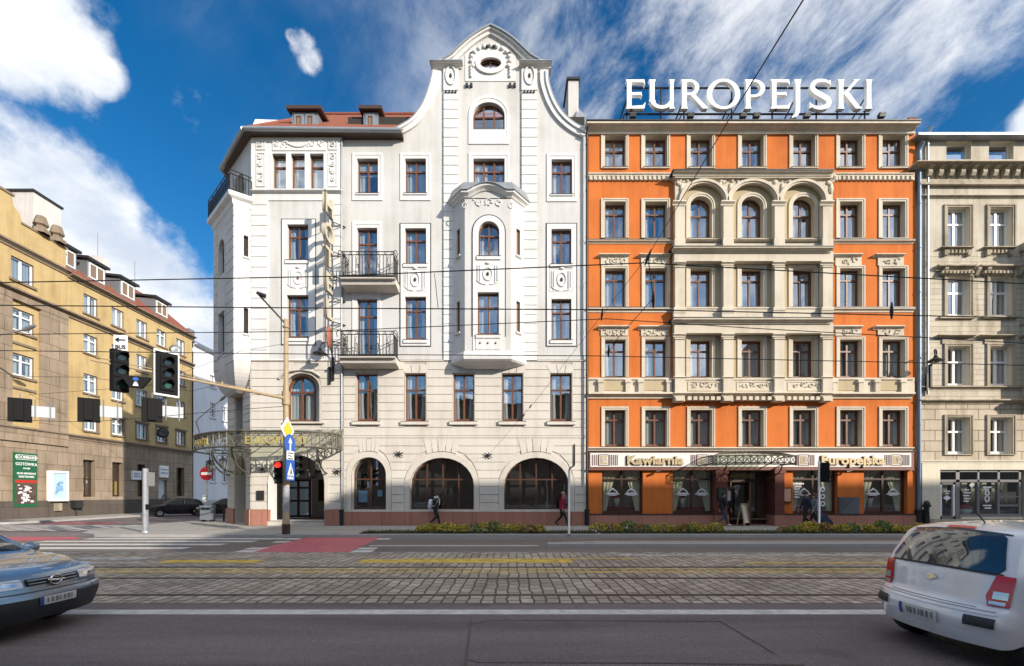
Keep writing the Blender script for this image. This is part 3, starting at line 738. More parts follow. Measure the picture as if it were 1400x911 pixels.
# cornice under the balcony
for g0, z0, g1, z1 in ((0, -.02, .08, .1), (.08, .1, .1, .3), (.1, .3, .28, .42), (.28, .42, .3, .62), (.3, .62, .1, .64)):
    f = lambda g, z: [(0 - g, 0, zt + z), (ua - g * .8, -P - g, zt + z), (ub + g * .6, -P - g, zt + z), (CL + g, 0, zt + z)]
    slope_box(oq, f(g0, z0), f(g1, z1), 2)
oq.add(f(.1, .64), [(0, 1, 2, 3)], 2)
oo = oq.build('corner_oriel', ['white_render', 'cream_render', 'white_trim', 'room_dark', 'room_dark'], hotel)
win(hotel, TO, ca, ua + .95, ua + 2.05, Z(368), Z(318), rise=.55, tr=.6); win(hotel, TO, ca, ua + .95, ua + 2.05, Z(478), Z(420))
rl = MB(TC); zr = zt + .66
pts = [(0, 0), (ua - .2, -P - .22), (ub + .12, -P - .22), (CL + .1, 0)]
for p, q in zip(pts[:-1], pts[1:]):
    for dz in (.06, .85, 1.05): rl.bar((p[0], p[1], zr + dz), (q[0], q[1], zr + dz), .035)
    n = max(3, int(math.hypot(q[0] - p[0], q[1] - p[1]) / .13))
    for i in range(n + 1): x, y = lerp(p[0], q[0], i / n), lerp(p[1], q[1], i / n); rl.bar((x, y, zr), (x, y, zr + (1.1 if i % 6 == 0 else .85)), .022)
    for i in range(0, n - 1, 3):
        x, y = lerp(p[0], q[0], (i + 1.5) / n), lerp(p[1], q[1], (i + 1.5) / n); rl.tube([(x + .12 * math.cos(k * PI / 5), y, zr + .45 + .2 * math.sin(k * PI / 5)) for k in range(10)], .012, 4, 0, closed=True)
rl.build('railing', 'black_iron', oo, local=True)

# ---- eaves, tiled roof and dormers
plain('tile_red', (.23, .07, .038), .85, var=.55, scale=5, bump=.6)
m = MATS['tile_red']; nt_ = m.node_tree; bb = nt_.nodes['Principled BSDF']; g_ = nd(nt_, 'ShaderNodeNewGeometry')
wv = nd(nt_, 'ShaderNodeTexWave', bands_direction='Z', wave_profile='SAW', Scale=1.3, Distortion=.6); wv.inputs['Detail Scale'].default_value = 3
nt_.links.new(g_.outputs['Position'], wv.inputs['Vector']); bp_ = nd(nt_, 'ShaderNodeBump', Strength=.9, Distance=.05); nt_.links.new(wv.outputs['Fac'], bp_.inputs['Height']); nt_.links.new(bp_.outputs[0], bb.inputs['Normal'])
ze, zr = H + (676 - 178) * (D - .45) / F, H + (676 - 157) * 28.8 / F
oh = .45
E = [Vector((B2.x - .3, 40, ze)), Vector((B2.x - .28, B2.y - .1, ze)), Vector((A2.x - .1, D - .12 - oh, ze)), Vector((X(552), D - oh, ze))]
slp = (zr - ze) / (28.8 - D + oh); zi = ze + (oh + .52) * slp
Q = [Vector((-13.0, 40, zr)), Vector((-11.9, 28.8, zr)), Vector((X(640), 28.8, zr)), Vector((X(800), 28.8, zr))]
rf = MB()
rf.add([E[0], E[1], Q[1], Q[0]], [(0, 1, 2, 3)]); rf.add([E[1], E[2], Q[1]], [(0, 1, 2)])
rf.add([E[2], E[3], (E[3].x, 28.8, zr), Q[1]], [(0, 1, 2, 3)])
rf.add([(E[3].x, D + .52, zi), (X(755), D + .52, zi), (X(755), 28.8, zr), (E[3].x, 28.8, zr)], [(0, 1, 2, 3)])
rf.tube([Q[1] + Vector((0, 0, .03)), (X(755), 28.8, zr + .03)], .1, 6); rf.tube([E[2], Q[1]], .09, 6); rf.tube([E[1], Q[1]], .09, 6)
rfo = rf.build('roof', 'tile_red', hotel)
ev = MB()
for p, q in zip(E[:-1], E[1:]):
    d = (q - p).normalized(); nn = Vector((d.y, -d.x, 0)); nn = nn if nn.y < 0 or nn.x < -.5 else -nn
    dz = Vector((0, 0, 1)); inn = -nn * .75
    ev.add([p + dz * -.12, q + dz * -.12, q + inn - dz * .2, p + inn - dz * .2], [(0, 1, 2, 3)], 1)
    ev.add([p, q, q - dz * .14, p - dz * .14], [(0, 1, 2, 3)], 1)
    ev.tube([p + nn * .06 - dz * .06, q + nn * .06 - dz * .06], .12, 8, 0)
ev.add([E[3], E[3] - Vector((0, 0, .13)), E[3] + Vector((0, .75, -.38)), E[3] + Vector((0, .75, 0))], [(0, 1, 2, 3)], 1)
ev.build('eaves', ['zinc', 'wood_dark'], hotel)
fl = MB(); fl.add([at(344, 174, 24.2), at(402, 174, 24.2), at(402, 165, 27.5), at(349, 163, 27.5)], [(0, 1, 2, 3)]); fl.add([at(349, 163, 27.5), at(402, 165, 27.5), at(402, 172, 28.2), at(349, 172, 28.2)], [(0, 1, 2, 3)])
fl.build('sheet_roof', 'white_paint', rfo, local=True)
def dormer(a, b, t, u, nw):
    Yd = 25.3; mb = MB(); x0, x1 = (a - 700) * Yd / F, (b - 700) * Yd / F; z0, z1 = cz(u + 3, Yd), cz(t, Yd)
    mb.box(x0, x1, Yd, 28.6, z0, z1, 0)
    mb.extr([(Yd - .25, z1 + .02), (29, z1 + .35), (29, z1 + .5), (Yd - .25, z1 + .2)], x0 - .2, x1 + .25, 1)
    d = mb.build('dormer', ['zinc', 'wood_dark'], rfo, local=True)
    w = (x1 - x0 - .2) / nw
    for i in range(nw):
        f = MB(); xa, xb = x0 + .12 + i * w, x0 + i * w + w + .02
        f.prism(rect(xa, xb, z0 + .1, z1 - .12), Yd - .05, Yd + .04, 1, [rect(xa + .12, xb - .12, z0 + .2, z1 - .22)])
        f.prism(rect(xa + .1, xb - .1, z0 + .18, z1 - .2), Yd - .035, Yd - .01, 0, [rect(xa + .17, xb - .17, z0 + .25, z1 - .27)]); f.sheet(rect(xa + .1, xb - .1, z0 + .18, z1 - .2), Yd - .015, 2)
        f.build('dormer_window', ['wood_brown', 'zinc', 'room_mid'], d if False else rfo, local=True)
dormer(399, 435, 154, 178, 2); dormer(497, 517, 154, 178, 1)
sk = MB()
for a, b in ((462, 485), (520, 530)): sk.add([at(a, 176, 25.2), at(b, 176, 25.2), at(b, 171, 25.9), at(a, 171, 25.9)], [(0, 1, 2, 3)])
sk.build('skylight', 'zinc', rfo, local=True)
cm = MB()                          # chimney and the zinc slope beside the gable
cm.box(cz(0, 1) * 0 + (777 - 700) * 26.6 / F, (791 - 700) * 26.6 / F, 26.6, 28.4, 17, cz(110, 26.6), 0)
cm.box((774.5 - 700) * 26.6 / F, (793 - 700) * 26.6 / F, 26.5, 28.5, cz(110, 26.6), cz(107, 26.6), 1)
cm.build('chimney', ['white_render', 'dark_metal'], hotel)
zs = MB(); zs.add([at(786, 172, 25.2), at(803, 176, 25.2), at(800, 158, 27), at(789, 146, 27)], [(0, 1, 2, 3)]); zs.add([at(786, 172, 25.2), at(789, 146, 27), at(779, 165, 27)], [(0, 1, 2)]); zs.build('zinc_roof', 'zinc', hotel)

# ---- glass canopy round the corner
cn = MB(); zt_, zb_ = 4.72, 3.98
outer = smooth_line([(-17.35, 25.3), (-16.5, 24.1), (-15.2, 23.1), (-13.9, 22.5), (-12.4, 22.45), (-10.7, 22.5), (-9.5, 22.85), (-8.97, 23.6), (-8.95, 24.3)], 3)
outer = [(-17.5, 26.7)] + outer
inner = [(-16.58, 26.9)] + [(lerp(B2.x, A2.x, min(1, i / 10)), lerp(B2.y, A2.y, min(1, i / 10))) for i in range(1, 11)]
n = len(outer)
for z, r in ((zt_, .055), (zb_, .05), (zt_ - .1, .03)):
    cn.tube([(p[0], p[1], z) for p in outer], r, 5)
for i, p in enumerate(outer):
    cn.bar((p[0], p[1], zb_), (p[0], p[1], zt_), .05)
    if i < n - 1:
        q = outer[i + 1]
        cn.bar((p[0], p[1], zb_), (q[0], q[1], zt_), .028); cn.bar((q[0], q[1], zb_), (p[0], p[1], zt_), .028)
# ribs run back to the walls
def wallpt(p):
    if p[0] > A2.x: return (p[0], D - .1)
    tt = max(0, min(1, ((p[0] - B2.x) * (A2.x - B2.x) + (p[1] - B2.y) * (A2.y - B2.y)) / CL ** 2)); return (lerp(B2.x, A2.x, tt), lerp(B2.y, A2.y, tt))
gl = MB(); wp = [wallpt(p) for p in outer]
for i, p in enumerate(outer):
    if i % 2 == 0: cn.bar((p[0], p[1], zt_), (wp[i][0], wp[i][1], zt_ + .35), .05)
    if i < n - 1: q = outer[i + 1]; gl.add([(p[0], p[1], zt_ + .03), (q[0], q[1], zt_ + .03), (wp[i + 1][0], wp[i + 1][1], zt_ + .38), (wp[i][0], wp[i][1], zt_ + .38)], [(0, 1, 2, 3)])
cno = cn.build('canopy', 'canopy_iron' if 'canopy_iron' in MATS else plain('canopy_iron', (.105, .095, .072), .5, .2), hotel)
gl.build('canopy_glazing', 'canopy_glass', cno, local=True)
for px_, py_ in ((-15.7, 24.2), (-13.9, 22.9), (-9.75, 23.2), (-16.9, 26.0)):
    w = wallpt((px_, py_)); w = (w[0], w[1]); br = MB()
    pts = [(lerp(w[0], px_, math.sin(k * PI / 20)), lerp(w[1], py_, math.sin(k * PI / 20)), lerp(2.75, zb_, 1 - math.cos(k * PI / 20))) for k in range(11)]
    br.tube(pts, .045, 6); br.bar((w[0], w[1], zb_), (px_, py_, zb_), .05); br.bar((w[0], w[1], 2.7), (w[0], w[1], zb_), .05)
    for s in (.3, .6):
        c = (lerp(w[0], px_, s), lerp(w[1], py_, s), zb_ - .25); br.tube([(c[0] + .16 * math.cos(k * PI / 5), c[1], c[2] + .16 * math.sin(k * PI / 5)) for k in range(10)], .02, 4, 0, closed=True)
    br.build('bracket', 'canopy_iron', cno, local=True)
plain('gold', (.62, .50, .16), .35, .4)
for s_, (x, y), ang in (('EUROPEJSKI', (-11.45, 22.38), 0.0), ('HOTEL', (-15.75, 23.45), -.65)):
    text('lettering', s_, .52 if ang == 0 else .5, 'gold', (x, y, zb_ + .12), cno, ang, .015, .01, spacing=1.12).matrix_parent_inverse.identity()
LANT = MB()                        # one lantern, hung four times
LANT.lathe([(0, .55), (.04, .5), (.03, .42), (.16, .36), (.2, .3)], n=6, sm=False); LANT.lathe([(.19, .3), (.12, -.1), (.03, -.16), (0, -.2)], n=6, m=1, sm=False)
for k in range(6):
    a = k * PI / 3; LANT.bar((.195 * math.cos(a), .195 * math.sin(a), .3), (.12 * math.cos(a), .12 * math.sin(a), -.1), .02)
LANT.tube([(0, 0, .55), (0, 0, .85)], .015, 5)
glass('lamp_glass', .2, (.85, .82, .7))
lm = LANT.mesh('canopy_lantern', ['black_iron', 'lamp_glass'])
for i, (x, y, lb) in enumerate(((-9.75, 23.25, 'six-sided lantern under the right-hand end of the hotel canopy'), (-14.35, 22.95, 'six-sided lantern under the canopy bend by the hotel corner pier'), (-15.75, 24.1, 'six-sided lantern under the canopy left of the corner archway'), (-16.95, 25.9, 'six-sided lantern at the canopy end above the no-entry sign'))):
    tag(link('hanging_lantern', lm, None, (x, y, zb_ - .95)), lb, 'lantern', 'lanterns under the hotel canopy')

# ---- hotel downpipes, wire anchors
def downpipe(parent, x, z0, z1, mat, y=-.16, r=.055, base=True, T=T0):
    mb = MB(T); mb.tube([(x, y, z0), (x, y, z1 - .5), (x, y + .02, z1 - .3), (x, y - .25, z1)], r, 8)
    for k in range(9): z = lerp(z0 + .6, z1 - .8, k / 8); mb.tube([(x, y, z), (x, y, z + .06)], r * 1.25, 8)
    if base: mb.tube([(x, y - .02, z0), (x, y - .02, z0 + .75)], r * 2, 8, 1); mb.tube([(x, y - .02, z0 + .75), (x, y - .02, z0 + .85)], [r * 2.3, r * 2.3], 8, 1)
    mb.build('downpipe', [mat, 'black_iron'], parent)
downpipe(hotel, X(468.5), 0, Z(182), 'zinc'); downpipe(hotel, X(801.5), 0, Z(182), 'dark_metal', -.2, .06)
ros = MB(tmat((0, 0, 0), 0))
for k in range(6):
    a = k * 2 * PI / 6 + .35; l = (1, .8, 1.1)[k % 3]; ros.tube([(0, 0, 0), (.16 * l * math.cos(a), -.09, .13 * l * math.sin(a)), (.26 * l * math.cos(a), -.05, .2 * l * math.sin(a))], [.018, .03, .01], 5)
ros.blob((0, -.05, 0), .08, .08, .08)
rm = ros.mesh('wire_anchor', 'black_iron')
for (px_, py_, lb) in ((546.5, 621, 'star-shaped iron wire anchor between the first two arched windows'), (667.5, 623, 'star-shaped iron wire anchor between the two widest arched windows'), (464, 645, 'star-shaped iron wire anchor beside the hotel entrance arch'), (362, 642, 'star-shaped iron wire anchor above the small dark plaque')):
    tag(link('wire_anchor', rm, None, (X(px_), D - (.2 if px_ < 468 else .06), Z(py_))), lb, 'wire anchor', 'star-shaped wire anchors on the white hotel')
# ---- upright HOTEL sign, seen edge-on
plain('sign_cream', (.50, .44, .33), .5); plain('sign_orange', (.33, .10, .05), .5, var=.6, scale=5)
sg = thing('upright_sign', 'projecting upright sign with cream HOTEL letters stacked beside the balconies', 'sign', (X(451), D - .9, Z(400)))
zc_ = [296, 332, 364, 397, 432]
for ch_, py_ in zip('HOTEL', zc_):
    t_ = text_mesh(ch_, 1.35, .09, .02); t_.materials.clear(); t_.materials.append(MATS['sign_cream'])
    t_.transform(Matrix.Rotation(PI / 2 * .94, 4, 'Z')); link('letter', t_, sg, (X(449.5) * .965, D - .95, Z(py_) - .5))
em = MB(); c = Vector((X(450.5) * .965, D - .9, Z(469))); em.lathe([(.0, -.03), (.55, -.03), (.58, 0), (.55, .03), (0, .03)], n=20)
em2 = em.mesh('emblem', 'sign_orange'); em2.transform(Matrix.Rotation(PI / 2, 4, 'Y')); em2.transform(Matrix.Diagonal((1.4, .5, 1.0, 1))); link('emblem', em2, sg, c)
fr_ = MB(); x = X(450) * .965
for dy in (-.45, -1.35): fr_.bar((x, D + dy, Z(486)), (x, D + dy, Z(282)), .06)
for py_ in (310, 350, 383, 412, 444, 470):
    for dx in (0,): fr_.bar((x, D - .45, Z(py_)), (x + .55, D - .03, Z(py_) - .05), .035); fr_.bar((x, D - .45, Z(py_) - .25), (x + .55, D - .03, Z(py_) - .05), .03); fr_.bar((x, D - 1.35, Z(py_)), (x, D - .02, Z(py_)), .035)
fr_.build('sign_frame', 'black_iron', sg)
# ---- wall lamps
def wall_lamp(x, y, z, label):
    t = thing('wall_lamp', label, 'lamp', (x, y, z), 'old-style bracket lamps on the house fronts')
    mb = MB(); mb.box(.16, .26, -.12, 0, -1.3, -.1); mb.box(-.02, .08, -.1, 0, -1.5, -.6)
    mb.tube([(.2, -.1, -.2)] + [(.02 + .2 * math.cos(a * PI / 8), -.35 - .05 * a, .25 + .28 * math.sin(a * PI / 8)) for a in range(9)] + [(-.18, -.75, .1)], .035, 6)
    o = mb.build('bracket', 'black_iron', t, local=True)
    sh = MB(); sh.lathe([(0, .16), (.07, .14), (.1, .02), (.34, -.12), (.36, -.16), (.2, -.15)], (-.18, -.78, .02), 16); sh.lathe([(.17, -.15), (.12, -.27), (0, -.31)], (-.18, -.78, .02), 12, 1)
    sh.build('lamp_shade', ['black_iron', 'lamp_glass'], t, local=True); return t
wall_lamp(X(452), D - .15, Z(488), 'black bracket lamp on the white hotel beside its downpipe')
wall_lamp(X(1263), D - .1, Z(497), 'black bracket lamp on the grey house beside the orange front')
# ---------------------------------------------------------------- the orange hotel
oh_ = thing('orange_hotel', 'orange six-storey hotel with stone window dressings and a ground floor cafe', 'building', (X(1028), D, 0))
cols = [(827, 853.5), (882, 909.5), (944, 970), (1014, 1039.5), (1084, 1109), (1148, 1172.5), (1206, 1230.5)]
side, mid = (0, 1, 5, 6), (2, 3, 4); DEP = .31
OL, OR = X(804.5), X(1251)
r6 = [opening(a, b, 192, 229) for a, b in cols]
r5 = [opening(*cols[i], 281, 326) for i in side]; r4 = [opening(*cols[i], 371, 420) for i in side]; r3 = [opening(*cols[i], 467, 516) for i in side]
r2 = [opening(a, b, 562, 610.7) for a, b in cols]
m5 = [opening(*cols[i], 273.5, 326, 12.8) for i in mid]; m4 = [opening(*cols[i], 371, 420) for i in mid]; m3 = [opening(*cols[i], 467, 516) for i in mid]
shop = [opening(a, b, 642, 703) for a, b in ((823, 876.7), (919.5, 973), (1084, 1139.6), (1181, 1234))]
door_o = opening(976, 1057, 642, 717.8)
ow = MB(T0)
RV = .33
hs = [oppoly(o) for o in r6 + r5 + r4 + r3 + r2]; hm = [oppoly(o) for o in m5 + m4 + m3]
riz = rect(X(923), X(1139), Z(540), Z(233))
ow.sheet(rect(OL, OR, Z(642), Z(183)), 0, 0, hs + [riz])
ow.sheet(riz, .02, 1, hm)
hg = [oppoly(o) for o in shop] + [oppoly(door_o)]
ow.sheet(rect(OL, OR, Z(718), Z(641.9)), 0, 0, hg)
for h in hs + hm: ow.rim(h, 0, RV, 2)
for h in hg[:4]: ow.rim(h, 0, .3, 0)
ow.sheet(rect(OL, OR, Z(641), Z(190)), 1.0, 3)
ow.add([(OL, 0, 0), (OL, 14, 0), (OL, 14, Z(183)), (OL, 0, Z(183))], [(0, 1, 2, 3)], 0); ow.add([(OR, 0, 0), (OR, 14, 0), (OR, 14, Z(166)), (OR, 0, Z(166))], [(0, 1, 2, 3)], 2)
ow.box(OL, OR, 1.2, 13, 0, Z(176), 2)
for a, b in ((804.5, 976), (1057, 1251)): ow.box(X(a), X(b), -.12, .05, 0, Z(704), 4); ow.box(X(a), X(b), -.14, -.1, Z(704), Z(702.5), 5)
ow.build('wall', ['orange_render', 'tan_render', 'stone_trim', 'room_dark', 'red_granite', 'dark_metal'], oh_)
# shop interior
it = MB(T0)
it.box(OL + .2, OR - .2, 3.6, 3.7, 0, Z(640), 0); it.box(OL + .2, OR - .2, .3, 3.6, .3, .34, 1)
it.add([(OL + .2, .3, Z(641)), (OR - .2, .3, Z(641)), (OR - .2, 3.6, Z(641)), (OL + .2, 3.6, Z(641))], [(0, 1, 2, 3)], 0)
for o in shop: it.box(o[0] + .15, o[1] - .15, 1.0, 1.5, .34, .95, 2)
it.build('cafe_room', ['room_mid', 'room_mid', 'dull_red'], oh_)

st = MB(T0, True)                       # stone dressings
st.cornice(OL - .08, OR + .3, Z(182), Z(165), .5, 0); st.box(OL - .1, OR + .34, -.54, 1.3, Z(164.6), Z(163), 1)
st.box(OL, OR, -.1, 0, Z(183), Z(180.5), 0)
def dentils(x0, x1, z0, z1, stp, out, w=.5):
    n = int((x1 - x0) / stp)
    for i in range(n): a = x0 + (i + .25) * (x1 - x0) / n; st.box(a, a + stp * w, -out, -.005, z0, z1, 0)
for a, b in ((804.5, 923), (1139, 1250.5)):
    st.box(X(a), X(b), -.09, .0, Z(240.5), Z(236.7), 0); st.box(X(a), X(b), -.05, 0, Z(246.5), Z(240.5), 0); dentils(X(a), X(b), Z(245.5), Z(240.5), .23, .12); st.box(X(a), X(b), -.14, -.06, Z(237.5), Z(236), 0)
    for zt, zb in ((327.6, 333), (420.3, 427)): st.cornice(X(a), X(b) + .05, Z(zb), Z(zt), .16, 0); st.box(X(a), X(b) + .05, -.17, 0, Z(zt) + .002, Z(zt) + .03, 1)
    # apron zone under the third-floor windows
    st.box(X(a), X(b), -.05, 0, Z(537), Z(517.5), 0); st.cornice(X(a), X(b) + .06, Z(545), Z(536), .3, 0)
    st.box(X(a), X(b), -.12, 0, Z(519), Z(516.5), 0)
    st.cornice(X(a), X(b), Z(616.5), Z(611.5), .14, 0)
st.cornice(X(923), X(1139), Z(616.5), Z(611.5), .14, 0)
st.box(OL, OR + .06, -.2, 0, Z(617.5), Z(616.3), 1)
for i in side:
    a, b = cols[i]
    for rr, hz in ((371, 346), (467, 444.5)):
        st.cornice(X(a - 8), X(b + 8), Z(hz + 6.5), Z(hz), .24, 0)
        st.box(X(a - 5.5), X(b + 5.5), -.06, 0, Z(rr - 8), Z(hz + 6), 0); scroll(st, X((a + b) / 2), Z((rr + hz) / 2 - .5), (b - a) / S * 1.15, .42, -.075, 0, i * 3 + rr, .03)
    st.prism(rect(X(a - 5), X(b + 5), Z(534), Z(521)), -.08, -.05, 2, [])
    for q in (a - 5.5, b + 5.5): st.box(X(q) - .13, X(q) + .13, -.2, -.05, Z(536), Z(519), 0); st.box(X(q) - .16, X(q) + .16, -.24, -.05, Z(523), Z(519), 0)
# the three-bay centrepiece
PX = [929.8, 996, 1066, 1132]; PW = 6.7; PO = -.34
for (zt, zb) in ((357, 433), (455.5, 518)):
    for p in PX:
        st.box(X(p - PW), X(p + PW), PO, .02, Z(zb), Z(zt), 0)
        st.cornice(X(p - PW - 2), X(p + PW + 2), Z(zt + 5.5), Z(zt), .12, 0, PO); st.box(X(p - PW - 1.2), X(p + PW + 1.2), PO - .05, .02, Z(zt + 8), Z(zt + 7), 0)
        st.cornice(X(p - PW - 1.5), X(p + PW + 1.5), Z(zb if zb < 500 else 518) + .0, Z((420 if zb < 500 else 516)), .1, 0, PO)
for (zt, zb) in ((337, 357), (434.6, 455.5)):
    st.box(X(922), X(1139.5), PO - .04, .02, Z(zb), Z(zt + 7), 0); st.cornice(X(921), X(1140.5), Z(zt + 8), Z(zt), .3, 0, PO - .04); st.box(X(919.5), X(1142), PO - .36, .02, Z(zt) + .002, Z(zt) + .045, 1)
for (zt, zb) in ((420, 434), (326.5, 337)):
    for a, b in zip(PX[:-1], PX[1:]):
        st.box(X(a + PW), X(b - PW), -.12, .02, Z(zb), Z(zt), 0); st.box(X(a + PW), X(b - PW), -.16, .02, Z(zt + 2), Z(zt), 0)
    for p in PX: st.box(X(p - PW - .6), X(p + PW + .6), PO - .03, .02, Z(zb), Z(zt), 0)
for a, b in zip(PX[:-1], PX[1:]):
    st.box(X(a + PW), X(b - PW), -.2, .02, Z(537), Z(518), 0); st.box(X(a + PW), X(b - PW), -.24, .02, Z(519.5), Z(517), 0)
    c = X((a + b) / 2); w = (b - a - 2 * PW) / S
    st.prism(rect(c - w * .42, c + w * .42, Z(534.5), Z(521.5)), -.23, -.2, 0, [rect(c - w * .42 + .05, c + w * .42 - .05, Z(533.5), Z(522.5))]); scroll(st, c, Z(528), w * .78, .36, -.22, 0, int(a), .03)
    st.cornice(X(a + PW), X(b - PW), Z(542), Z(536), .34, 0, -.12)
    n = 6
    for k in range(n): q = lerp(X(a + PW) + .1, X(b - PW) - .1, (k + .5) / n); st.box(q - .1, q + .1, -.4, .02, Z(547), Z(542), 0)
for p in PX:
    st.box(X(p - PW), X(p + PW), PO - .04, .02, Z(537), Z(518), 0); st.cornice(X(p - PW - 1), X(p + PW + 1), Z(542), Z(536), .2, 0, PO - .04)
    st.box(X(p - PW), X(p + PW), PO - .12, .02, Z(549), Z(542), 0); st.box(X(p - PW) + .04, X(p + PW) - .04, PO - .2, PO - .1, Z(548), Z(544), 0)
# arcade of the fourth floor
st.box(X(922.5), X(1139), PO - .04, .02, Z(243), Z(237), 0); st.cornice(X(921.5), X(1140), Z(240), Z(232.5), .2, 0, PO - .04); st.box(X(920), X(1141), PO - .28, .02, Z(232.5) + .002, Z(231), 1)
ar = []
for a, b in zip(PX[:-1], PX[1:]): ar.append(archp(X(a + PW - 1.5), X(b - PW + 1.5), Z(330), Z(250), 24.5 / S, 20))
st.prism(rect(X(923), X(1138.7), Z(327), Z(242)), PO + .12, .02, 0, ar)
for a, b in zip(PX[:-1], PX[1:]):
    st.prism(archp(X(a + PW - 7), X(b - PW + 7), Z(274), Z(244.5), 29.4 / S, 20)[2:] + [], PO - .02, PO + .13, 0, []) if False else None
    c, ra = X((a + b) / 2), (b - a - 2 * PW + 3) / 2 / S
    for r0, r1, yy in ((1.0, 1.10, .04), (1.10, 1.22, -.02)):
        q = [(c + ra * r1 * math.cos(PI * k / 20), Z(274.5) + (24.5 / S + (r1 - 1) * ra) * math.sin(PI * k / 20)) for k in range(21)] + [(c + ra * r0 * math.cos(PI * k / 20), Z(274.5) + (24.5 / S + (r0 - 1) * ra) * math.sin(PI * k / 20)) for k in range(20, -1, -1)]
        st.prism(q, PO + yy, PO + .13, 0)
for p in PX:
    st.box(X(p - PW), X(p + PW), PO, .02, Z(327), Z(276), 0); st.cornice(X(p - PW - 2.5), X(p + PW + 2.5), Z(281), Z(273.5), .14, 0, PO)
for p, w in ((996, 1.5), (1066, 1.5), (929.8, .7), (1132, .7)):
    for k in range(7): st.blob((X(p) + R.uniform(-.5, .5) * w * .9, PO + .1, Z(252) + R.uniform(-.18, .3)), .12, .07, .12, 0, 6)
    scroll(st, X(p), Z(250), w * .85, .45, PO + .1, 0, int(p), .045); st.blob((X(p), PO + .09, Z(262)), .13, .07, .3, 0, 6)
st.build('stone_dressing', ['stone_trim', 'dark_metal', 'tan_render'], oh_)
SO = lambda l, r, t, b: (l / S, r / S, t / S, b / S, .06, 'stone_trim')
for o in r6: win(oh_, T0, 0, *o[:4], depth=RV - .02, tr=.62, sur=SO(5.5, 3.6, 3, 2), sill=(.1, .09, .1, 'stone_trim'))
for o in r5: win(oh_, T0, 0, *o[:4], depth=RV - .02, tr=.72, sur=SO(5.5, 3.6, 4, 0), sill=(.05, .06, .08, 'stone_trim'))
for o in r4: win(oh_, T0, 0, *o[:4], depth=RV - .02, tr=.74, sur=SO(5, 3.6, 3.5, 0), sill=(.05, .06, .08, 'stone_trim'))
so_ = MB(tmat((r4[3][1] - .1, D + RV + .02, r4[3][2] + .1), PI - .55)); so_.prism(rect(0, .5, 0, 1.35), 0, .05, 0, [rect(.07, .43, .07, 1.28)], back=True); so_.sheet(rect(.06, .44, .06, 1.29), .025, 1); so_.build('open_sash', ['wood_brown', 'pane_glass'], oh_)
for o in r3: win(oh_, T0, 0, *o[:4], depth=RV - .02, tr=.72, sur=SO(5, 3.6, 3.5, 0), sill=(.05, .06, .08, 'stone_trim'))
for o in r2: win(oh_, T0, 0, *o[:4], depth=RV - .02, tr=.74, sur=SO(5, 3.6, 4.5, 0), sill=(.08, .07, .12, 'stone_trim'), cur='wide')
for o in m5: win(oh_, T0, 0, *o[:4], rise=o[4], depth=RV, tr=.60, sur=SO(6, 4, 5, 0), y=.02, sill=(.1, .08, .1, 'stone_trim'))
for o in m4 + m3: win(oh_, T0, 0, *o[:4], depth=RV, tr=.73, sur=SO(6, 4, 4.5, 0), y=.02, sill=(.1, .06, .1, 'stone_trim'))
# cafe fascia
sb = MB(T0, True)
plain('fascia_brown', (.17, .062, .045), .55, var=.15); plain('fascia_white', (.72, .69, .64), .5); plain('letter_gold', (.50, .40, .24), .4, .2); plain('stripe_shadow_brown', (.10, .045, .04), .5)
sb.box(OL + .02, OR - .05, -.16, 0, Z(641.5), Z(618), 0); sb.prism(rect(OL + .1, OR - .2, Z(638.5), Z(619.5)), -.19, -.1, 1)
sb.box(OL + .02, OR - .02, -.22, 0, Z(643), Z(640.5), 0)
for c, l, r in ((825.5, (810, 818), (834, 844)), (960, (945, 952), (969, 980)), (1099, (1088, 1092), (1106, 1113)), (1225.5, (1210, 1217), (1234, 1243))):
    sb.prism(rect(X(c - 7), X(c + 7), Z(637), Z(621.5)), -.2, -.17, 2, [rect(X(c - 6.2), X(c + 6.2), Z(636), Z(622.5))]); sb.box(X(c - 5), X(c + 5), -.2, -.18, Z(635), Z(623.5), 3)
    for k in range(5):
        a = k * 1.26; sb.tube([(X(c) + (.16 - j * .02) * math.cos(a + j * .5), -.205, Z(629.2) + (.2 - j * .026) * math.sin(a + j * .5)) for j in range(7)], .016, 4, 1)
    for (p, q) in (l, r):
        n = max(2, int((q - p) / 2.2))
        for k in range(n + 1): xx = X(lerp(p, q, k / n)); sb.box(xx - .024, xx + .024, -.202, -.18, Z(636.5), Z(622), 2)
sgn = thing('cafe_fascia', 'long white and brown shop fascia lettered Kawiarnia Europejska', 'sign', (X(1028), D, Z(630)))
sb.build('fascia_board', ['fascia_brown', 'fascia_white', 'stripe_shadow_brown', 'tan_render'], sgn)
for wd, x0, x1 in (('Kawiarnia', 855, 932), ('Europejska', 1118, 1204)):
    for mt, dx, dy, e in (('stripe_shadow_brown', -.05, -.03, .012), ('letter_gold', 0, 0, .04)):  # the brown copy, set left and down, is a painted drop shadow
        me = text_mesh(wd, .62, e, .022, 'LEFT', 1.0)
        w = max(v.co.x for v in me.vertices) - min(v.co.x for v in me.vertices); sx = (x1 - x0) / S / w
        me.transform(Matrix.Diagonal((sx, 1, 1.05, 1))); me.materials.clear(); me.materials.append(MATS[mt])
        link('lettering', me, sgn, (X(x0) + dx, D - .215 + (.0 if e > .02 else .008) - (.03 if e > .02 else 0), Z(635.3) + dy))
